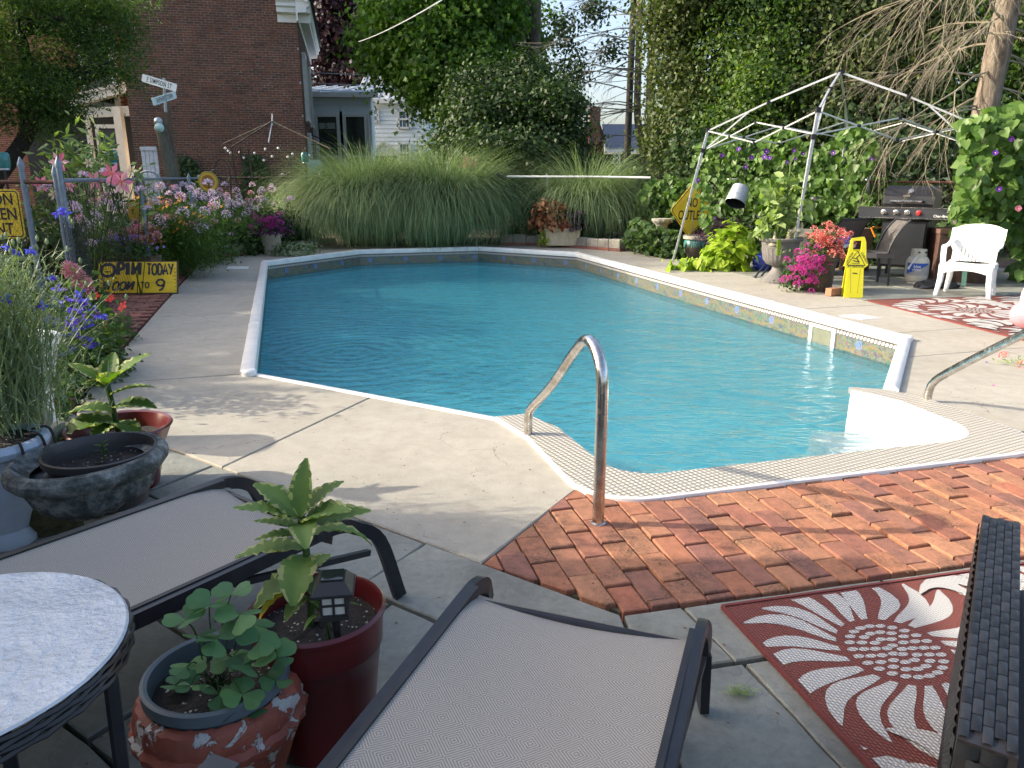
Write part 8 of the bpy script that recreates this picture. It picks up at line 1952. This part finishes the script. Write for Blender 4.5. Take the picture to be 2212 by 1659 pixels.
for az in (20, 140, 250): vleaf(va_, (-.475, 1.69, .42), R(az), R(60), .10, .02, 1.6, mats=(M['leaf_vine'], M['leaf_vine']))
# solar lantern
lt_ = thing('solar_lantern', 'small black square solar lantern on a stake in the oxblood pot', 'garden light', (-.42, 1.69, .34)); lc = dp(722, 1290, 1.665); lz = lc.z; LR = Matrix.Rotation(R(8), 3, 'Z')
lx = lambda mb, n_, m_, sm=False: mb.build(n_, m_, lt_, smooth=sm)
bp2 = M['black_plastic']
mb = MB(); mb.box(lc + Vector((0, 0, .045)), (.098, .098, .026), mat=LR, taper=.62); lx(mb, 'roof', bp2); lx(MB().box(lc + Vector((0, 0, .029)), (.102, .102, .007), mat=LR), 'roof_edge', bp2); lx(MB().box(lc + Vector((0, 0, .060)), (.052, .052, .006), mat=LR), 'solar_panel', M['dark_glass'])
lx(MB().box(lc - Vector((0, 0, .006)), (.056, .056, .058), mat=LR), 'lens', simple('frosted_lens', (.55, .53, .48), .3)); mb = MB()
for sx in (-1, 0, 1):
    for sy in (-1, 0, 1):
        if sx or sy: mb.box(lc + LR @ Vector((sx * .0295, sy * .0295, -.006)), (.006, .006, .062), mat=LR)
for z_ in (-.034, -.006, .022):
    for s in (-1, 1): mb.box(lc + LR @ Vector((0, s * .0298, z_)), (.064, .005, .005), mat=LR); mb.box(lc + LR @ Vector((s * .0298, 0, z_)), (.005, .064, .005), mat=LR)
lx(mb, 'cage', bp2); lx(MB().box(lc - Vector((0, 0, .040)), (.07, .07, .012), mat=LR), 'base', bp2); lx(MB().tube([lc - Vector((0, 0, .044)), Vector((lc.x + .002, lc.y, .33))], [.011, .007], n=8), 'stake', bp2, True)
# columbine in the peeling pot: rounded lobed leaflets in threes
LOB = []; 
for a_ in np.linspace(-115, 115, 17): r_ = 1 - .22 * abs(math.sin(R(a_) * 1.55 + 1.57)) ** 6; LOB.append((.5 + .55 * r_ * math.cos(R(a_)), .55 * r_ * math.sin(R(a_)), -.06 * abs(math.sin(R(a_)))))
LEAF_LOBED = T([(0, 0, 0)] + LOB, [tuple([0] + [i, i + 1]) for i in range(1, 17)])
cbm = foliage('columbine_leaves', [(.05, .13, .06), (.085, .19, .085), (.14, .27, .10)], trans=.3, nscale=20)
co = thing('columbine', 'columbine with rounded grey green leaflets growing in the peeling pot', 'plant', (-.70, 1.545, .33)); me_l = bpy.data.meshes.new('leaflet'); me_l.from_pydata([tuple(v) for v in LEAF_LOBED[0]], [], LEAF_LOBED[1]); me_l.materials.append(cbm)
for (u, v, y, s) in ((455, 1310, 1.52, .055), (400, 1340, 1.5, .05), (500, 1285, 1.55, .05), (520, 1330, 1.5, .055), (470, 1380, 1.47, .05), (560, 1385, 1.5, .055), (540, 1440, 1.46, .062), (600, 1420, 1.52, .05), (400, 1440, 1.5, .045), (415, 1480, 1.46, .04), (470, 1500, 1.45, .048), (520, 1500, 1.44, .05), (490, 1540, 1.43, .042), (550, 1350, 1.56, .05), (430, 1375, 1.46, .04), (505, 1420, 1.5, .055), (545, 1535, 1.45, .04), (380, 1480, 1.52, .035), (600, 1470, 1.5, .04)):
    q = dp(u + rnd.uniform(-5, 5), v, y); MB().tube(smooth_path([c_ for c_ in (Vector((-.70 + rnd.uniform(-.03, .03), 1.535, .33)), (Vector((-.70, 1.53, .34)).lerp(q, .6) + Vector((0, 0, .03))), q)], 4), .0018, n=4).build('stalk', M['leaf_mid'], co)
    a0 = rnd.uniform(0, 6.28)
    for k in range(3):
        a_ = a0 + k * 2.09; o = bpy.data.objects.new('leaflet', me_l); COL.objects.link(o); o.parent = co; o.location = q - WL[co.name]; o.rotation_euler = (rnd.uniform(-.45, .45), rnd.uniform(-.5, .3), a_); o.scale = (s, s, s)

# ------------------------------------------------------------------ stone urn, red bowl, pale planter at the left
um, nt, b = mat_new('mossy_cast_stone'); p = geo_pos(nt); f = noise(nt, 14, 7, .7, p); f2 = noise(nt, 90, 4, .7, p)
c = ramp(nt, f, [(.32, (.022, .026, .022)), (.48, (.075, .085, .08)), (.6, (.20, .21, .20)), (.75, (.36, .35, .32))]); c = mixc(nt, .5, c, ramp(nt, f2, [(.3, (.4, .4, .4)), (.7, (1.4, 1.4, 1.4))]), 'MULTIPLY'); nt.links.new(c, b.inputs['Base Color']); b.inputs['Roughness'].default_value = .9; bump(nt, b, f2, .8, .008)
su = thing('stone_urn', 'low mossy cast stone urn holding an empty black nursery pot at the left', 'urn', (-1.63, 2.76, 0)); c = Vector((-1.63, 2.76, 0)); tl_ = Matrix.Rotation(R(-3), 3, 'Y')
MB().lathe([(.145, 0), (.145, .03), (.13, .045), (.085, .075), (.065, .15), (.07, .21), (.09, .23)], c, n=40).build('foot', stone_m, su, smooth=True)
MB().lathe([(.06, .215), (.14, .24), (.205, .295), (.228, .355), (.232, .385)], c, n=96, flute=18, fa=.035, tilt=tl_).build('bowl', um, su, smooth=True)
MB().lathe([(.228, .375), (.266, .385), (.287, .41), (.289, .435), (.275, .455), (.255, .46), (.232, .435), (.20, .415)], c, n=72, cap0=False, cap1=False, tilt=tl_).build('rim', um, su, smooth=True)
np2 = thing('nursery_pot', 'black nursery pot of perlite speckled soil set in the stone urn', 'flower pot', (-1.63, 2.78, .2)); c = Vector((-1.61, 2.775, .055))
MB().lathe([(.15, .20), (.185, .385), (.203, .388), (.205, .415), (.196, .418), (.188, .40), (.18, .34)], c, n=56, cap1=False).build('pot', simple('nursery_plastic', (.028, .025, .026), .45), np2, smooth=True); soil_disc(np2, c, .183, .40)
sd_ = thing('seedling', 'tiny seedling in the soil of the black nursery pot', 'plant', (-1.66, 2.85, .35)); MB().tube([(-1.64, 2.85, .40), (-1.64, 2.85, .47)], .003, n=5).build('stem', M['leaf_mid'], sd_)
for i in range(8): vleaf(sd_, (-1.64, 2.85, .42 + .007 * i), i * 1.9, R(25), .035, .02, .4, mats=(M['leaf_mid'], M['leaf_mid']))
rb_ = thing('red_bowl', 'oxblood bowl planter behind the stone urn', 'flower pot', (-2.02, 3.56, 0)); c = Vector((-1.93, 3.52, 0))
MB().lathe([(.14, 0), (.15, .01), (.20, .22), (.235, .30), (.245, .315), (.24, .325), (.225, .32), (.20, .24)], c, n=48, cap1=False).build('pot', rpm, rb_, smooth=True); soil_disc(rb_, c, .20, .25)
v2_ = thing('variegated_plant', 'smaller variegated plant with drooping broad leaves in the oxblood bowl', 'plant', c + Vector((0, 0, .25))); s0 = c + Vector((-.0, 0, .24)); s1 = dp(232, 830, 3.5)
MB().tube([s0, s1], .013, n=8).build('stem', M['leaf_mid'], v2_, smooth=True); vm = (foliage('broad_green', [(.035, .09, .012), (.07, .14, .02), (.11, .19, .03)], trans=.3, nscale=14), vg_e)
for (t_, az, el, L, W, dr) in ((1, 100, 55, .22, .10, .5), (1, 30, 42, .28, .11, .35), (1, -40, 50, .18, .13, .6), (1, 165, 30, .27, .11, .25), (.9, 200, 50, .14, .09, 1.0), (.8, 10, 30, .24, .10, .7), (.6, -10, 20, .27, .11, .6), (.5, 180, 25, .28, .12, .9), (.35, 200, 15, .36, .16, 1.1), (.3, -35, 25, .22, .13, 1.4), (.3, 250, 15, .18, .12, 1.0), (.2, 120, 20, .2, .1, .8)): vleaf(v2_, s0.lerp(s1, t_), R(az), R(el), L * .88, W * .9, dr, mats=vm)
bpm = simple('pale_blue_planter', (.36, .42, .50), .5, var=.08)
pb_ = thing('pale_planter', 'pale blue grey urn planter with beaded rim at the left edge', 'flower pot', (-2.09, 2.93, 0)); c = Vector((-2.145, 2.93, 0))
MB().lathe([(.11, 0), (.115, .03), (.10, .07), (.135, .16), (.155, .27), (.16, .36), (.17, .40)], c, n=48).build('body', bpm, pb_, smooth=True); MB().lathe([(.17, .398), (.205, .415), (.215, .44), (.205, .462), (.185, .465), (.17, .44)], c, n=120, flute=44, fa=.012, cap1=False).build('rim', bpm, pb_, smooth=True); soil_disc(pb_, c, .175, .44)
for k in range(4): a_ = R(-55 + k * 27); MB().tube(smooth_path([c + Vector((.15 * math.cos(a_), .15 * math.sin(a_), .48)), c + Vector((.215 * math.cos(a_), .215 * math.sin(a_), .475)), c + Vector((.235 * math.cos(a_), .235 * math.sin(a_), .40 - .02 * k))], 4), [.006] * 8 + [.002], n=5).build('dried_leaf', M['bark_dark'], pb_)
mp2 = thing('mossy_planter', 'low round brown mossy planter tucked behind the pale blue planter', 'flower pot', (-2.12, 3.15, 0)); MB().lathe([(.20, 0), (.235, .08), (.24, .18), (.22, .25), (.2, .25)], (-2.06, 3.16, 0), n=40, flute=9, fa=.02).build('pot', simple('mossy_wood', (.06, .055, .022), .95, var=.6, scale=22, bmp=.8), mp2, smooth=True)
vo = thing('scroll_stone', 'spiral ended grey stone scroll resting by the pale blue planter', 'stone ornament', dp(76, 930, 3.35)); q = dp(76, 906, 3.35)
MB().lathe([(.055, -.05), (.058, .0), (.05, .012), (.04, .004), (.036, .014), (.026, .006), (.02, .014), (.008, .016)], q, n=28, tilt=Matrix.Rotation(R(80), 3, 'X')).build('volute', stone_m, vo, smooth=True); MB().bar(q + Vector((-.03, .02, -.02)), q + Vector((-.22, .14, .03)), .09, .08).build('shaft', stone_m, vo)
MB().box(q + Vector((-.05, .06, -.19)), (.20, .16, .27)).build('block', stone_m, vo)
ww_ = thing('white_pedestal_planter', 'tall tapering white planter hidden among the silvery flowers', 'flower pot', (-2.75, 4.15, 0)); MB().lathe([(.14, 0), (.15, .03), (.10, .12), (.11, .3), (.17, .55), (.19, .62), (.17, .63)], (-2.78, 4.2, 0), n=40, flute=16, fa=.02).build('pot', M['white_paint'], ww_, smooth=True)
# fallen leaves and grit
lit = thing('leaf_litter', 'scattered tiny fallen leaves and grit on deck, bricks and flagstones', 'leaf litter', (0, 4, 0)); P = []
while len(P) < 420:
    q = A2(rnd.uniform(-1.4, 6.8), rnd.uniform(1.5, 15)) if rnd.random() < .6 else (rnd.uniform(-3, 3), rnd.uniform(1.2, 4.6)); ab = (q[0] * .958 + q[1] * .2867, -q[0] * .2867 + q[1] * .958)
    if not inside(ab, [(-.45, 6), (1.2, 4.2), (1.2, 2.9), (4.3, 2.9), (4.3, 4.1), (5.7, 5.6), (5.7, 14.2), (4, 16), (1.4, 16), (-.45, 14.3)]): P.append((q[0], q[1], .0085))
leaves('litter', np.array(P), .014, LEAF_DIAMOND, simple('dead_leaf', (.14, .085, .04), .9, var=.6, scale=30), lit, up=6)
# flat debris
wd_ = thing('weed_tuft', 'small dry tuft of moss and weeds in the flagstone joint', 'weed', g(1598, 1500)); q = g(1600, 1498); P = np.array([[q.x, q.y, .006]]) + rng.normal(size=(90, 3)) * [.022, .012, .004]; blades('blades', P, rng.uniform(0, 6.28, 90), rng.uniform(.1, .9, 90), rng.uniform(0, 1, 90), rng.uniform(.012, .035, 90), .003, M['leaf_pale'], wd_, segs=2)

# ------------------------------------------------------------------ dark wicker armchair at the lower right, strand by strand on its arm
ws = thing('wicker_armchair', 'black brown wicker armchair with grey cushion at the lower right', 'armchair', (1.2, 1.4, 0)); wmat, nt, b = mat_new('flat_wicker'); r = island(nt)
nt.links.new(ramp(nt, r, [(0, (.007, .007, .008)), (.6, (.012, .013, .015)), (1, (.020, .021, .024))]), b.inputs['Base Color']); b.inputs['Roughness'].default_value = .45; bump(nt, b, noise(nt, 90, 3, .6, geo_pos(nt)), .3, .003)
pa, pb2 = Vector((1.30, 1.84, .62)), Vector((.775, 1.03, .60)); ad = (pb2 - pa).normalized(); aw = Vector((-ad.y, ad.x, 0)); AL = (pb2 - pa).length; AW = .086
aw = aw if aw.x > 0 else -aw
def ap_(s, w_, z_): return pa + ad * s + aw * w_ + Vector((0, 0, z_))
cols_, cw_, cl_ = 5, AW / 5, .048; smesh = {}; ns = int(AL / cl_)
for k in range(cols_):
    for i in range(ns):
        s_ = i * cl_ + (cl_ / 2 if k % 2 else 0)
        if s_ + cl_ > AL: continue
        key = 'strand%d' % (k % 2)
        if key not in smesh:
            mb = MB(); P = []
            for q in range(5): t_ = q / 4; hh = .0026 * min(1, 2.2 * math.sin(math.pi * t_)) + .0004; P.append([ad * (cl_ * .96 * t_ + .0007) + aw * (x_ * cw_ * .94) + Vector((0, 0, hh + (.0012 if abs(x_ - .5) < .3 else 0))) for x_ in (.03, .25, .75, .97)])
            mb.grid(P); smesh[key] = mb.mesh('strand_mesh', None, 'all'); smesh[key].materials.append(wmat)
        o = bpy.data.objects.new('strand', smesh[key]); COL.objects.link(o); o.parent = ws; o.location = ap_(s_, -AW / 2 + k * cw_, .002) - WL[ws.name]
arm_b = MB(); A_ = [ap_(0, -AW / 2, 0), ap_(AL, -AW / 2, 0), ap_(AL, AW / 2, 0), ap_(0, AW / 2, 0)]; B_ = [Vector((p_.x, p_.y, .03)) for p_ in A_]; arm_b.add(A_ + B_, [(0, 1, 2, 3), (0, 4, 5, 1), (1, 5, 6, 2), (2, 6, 7, 3), (3, 7, 4, 0)]); arm_b.build('arm', wm_, ws)
sidem = MB()
def weave_side(a, c_, out, rows, nm, z1=.60):
    mb = MB(); L = (c_ - a).length; d = (c_ - a) / L; n = int(L / .036)
    for j in range(rows):
        z_ = z1 - .028 * (j + 1)
        for i in range(n):
            s_ = i * .036 + (.018 if j % 2 else 0)
            if s_ + .036 > L: continue
            q = [[a + d * (s_ + .034 * t_) + out * (.002 + .005 * math.sin(math.pi * t_)) + Vector((0, 0, z_ - a.z + zz)) for zz in (0, .026)] for t_ in (0, .33, .66, 1)]; mb.grid(q)
    o = mb.build(nm, wmat, ws, smooth='all'); o['kind'] = 'stuff'
weave_side(ap_(0, -AW / 2, 0), ap_(AL, -AW / 2, 0), -aw, 20, 'outer_weave'); weave_side(ap_(AL, -AW / 2, 0), ap_(AL, AW / 2, 0), ad, 20, 'front_weave')
q = [ap_(-.02, AW / 2 + .004, -.22), ap_(AL - .05, AW / 2 + .004, -.22), ap_(AL - .05, .62, -.22), ap_(-.02, .62, -.22)]; cu_ = MB(); cu_.prism(ccw([(p_.x, p_.y) for p_ in q]), .30, .44, bevel=.03); cu_.build('cushion', simple('grey_cushion', (.16, .155, .15), .9, var=.1, bmp=.2, scale=50), ws, smooth=True)
q = [ap_(0.0, AW / 2 + .006, 0), ap_(AL - .03, AW / 2 + .006, 0), ap_(AL - .03, .62, 0), ap_(.0, .62, 0)]; fb2 = MB(); fb2.prism(ccw([(p_.x, p_.y) for p_ in q]), .03, .29); fb2.build('seat_base', wm_, ws)
bk2 = MB(); bk2.bar(ap_(AL - .02, AW / 2 + .03, .0), ap_(AL - .02, .7, .0), .10, .12); bk2.bar(ap_(AL - .02, AW / 2 + .08, -.1), ap_(AL - .02, .7, -.1), .08, .4); bk2.build('backrest', wm_, ws)

# ------------------------------------------------------------------ unseen shed added left of the view to shade the near patio
shd = thing('added_shade_shed', 'unseen grey wooden shed added outside the left edge to shade the near patio', 'shed', (-4.8, -1.0, 0))
for i in range(24): MB().box((-3.62, -4.3 + i * .31, 1.22), (.03, .30, 2.42)).build('board', M['post_wood'], shd)
MB().box((-4.8, -.72, 1.22), (2.3, 7.36, 2.42)).build('wall', M['post_wood'], shd); rf = MB(); rf.add([(-3.35, -4.5, 2.46), (-3.35, 3.1, 2.46), (-4.8, 3.1, 3.1), (-4.8, -4.5, 3.1), (-6.2, 3.1, 2.46), (-6.2, -4.5, 2.46)], [(0, 1, 2, 3), (3, 2, 4, 5), (1, 4, 2), (0, 3, 5)]); rf.build('roof', navy, shd)  # wall and roof of the added unseen shed
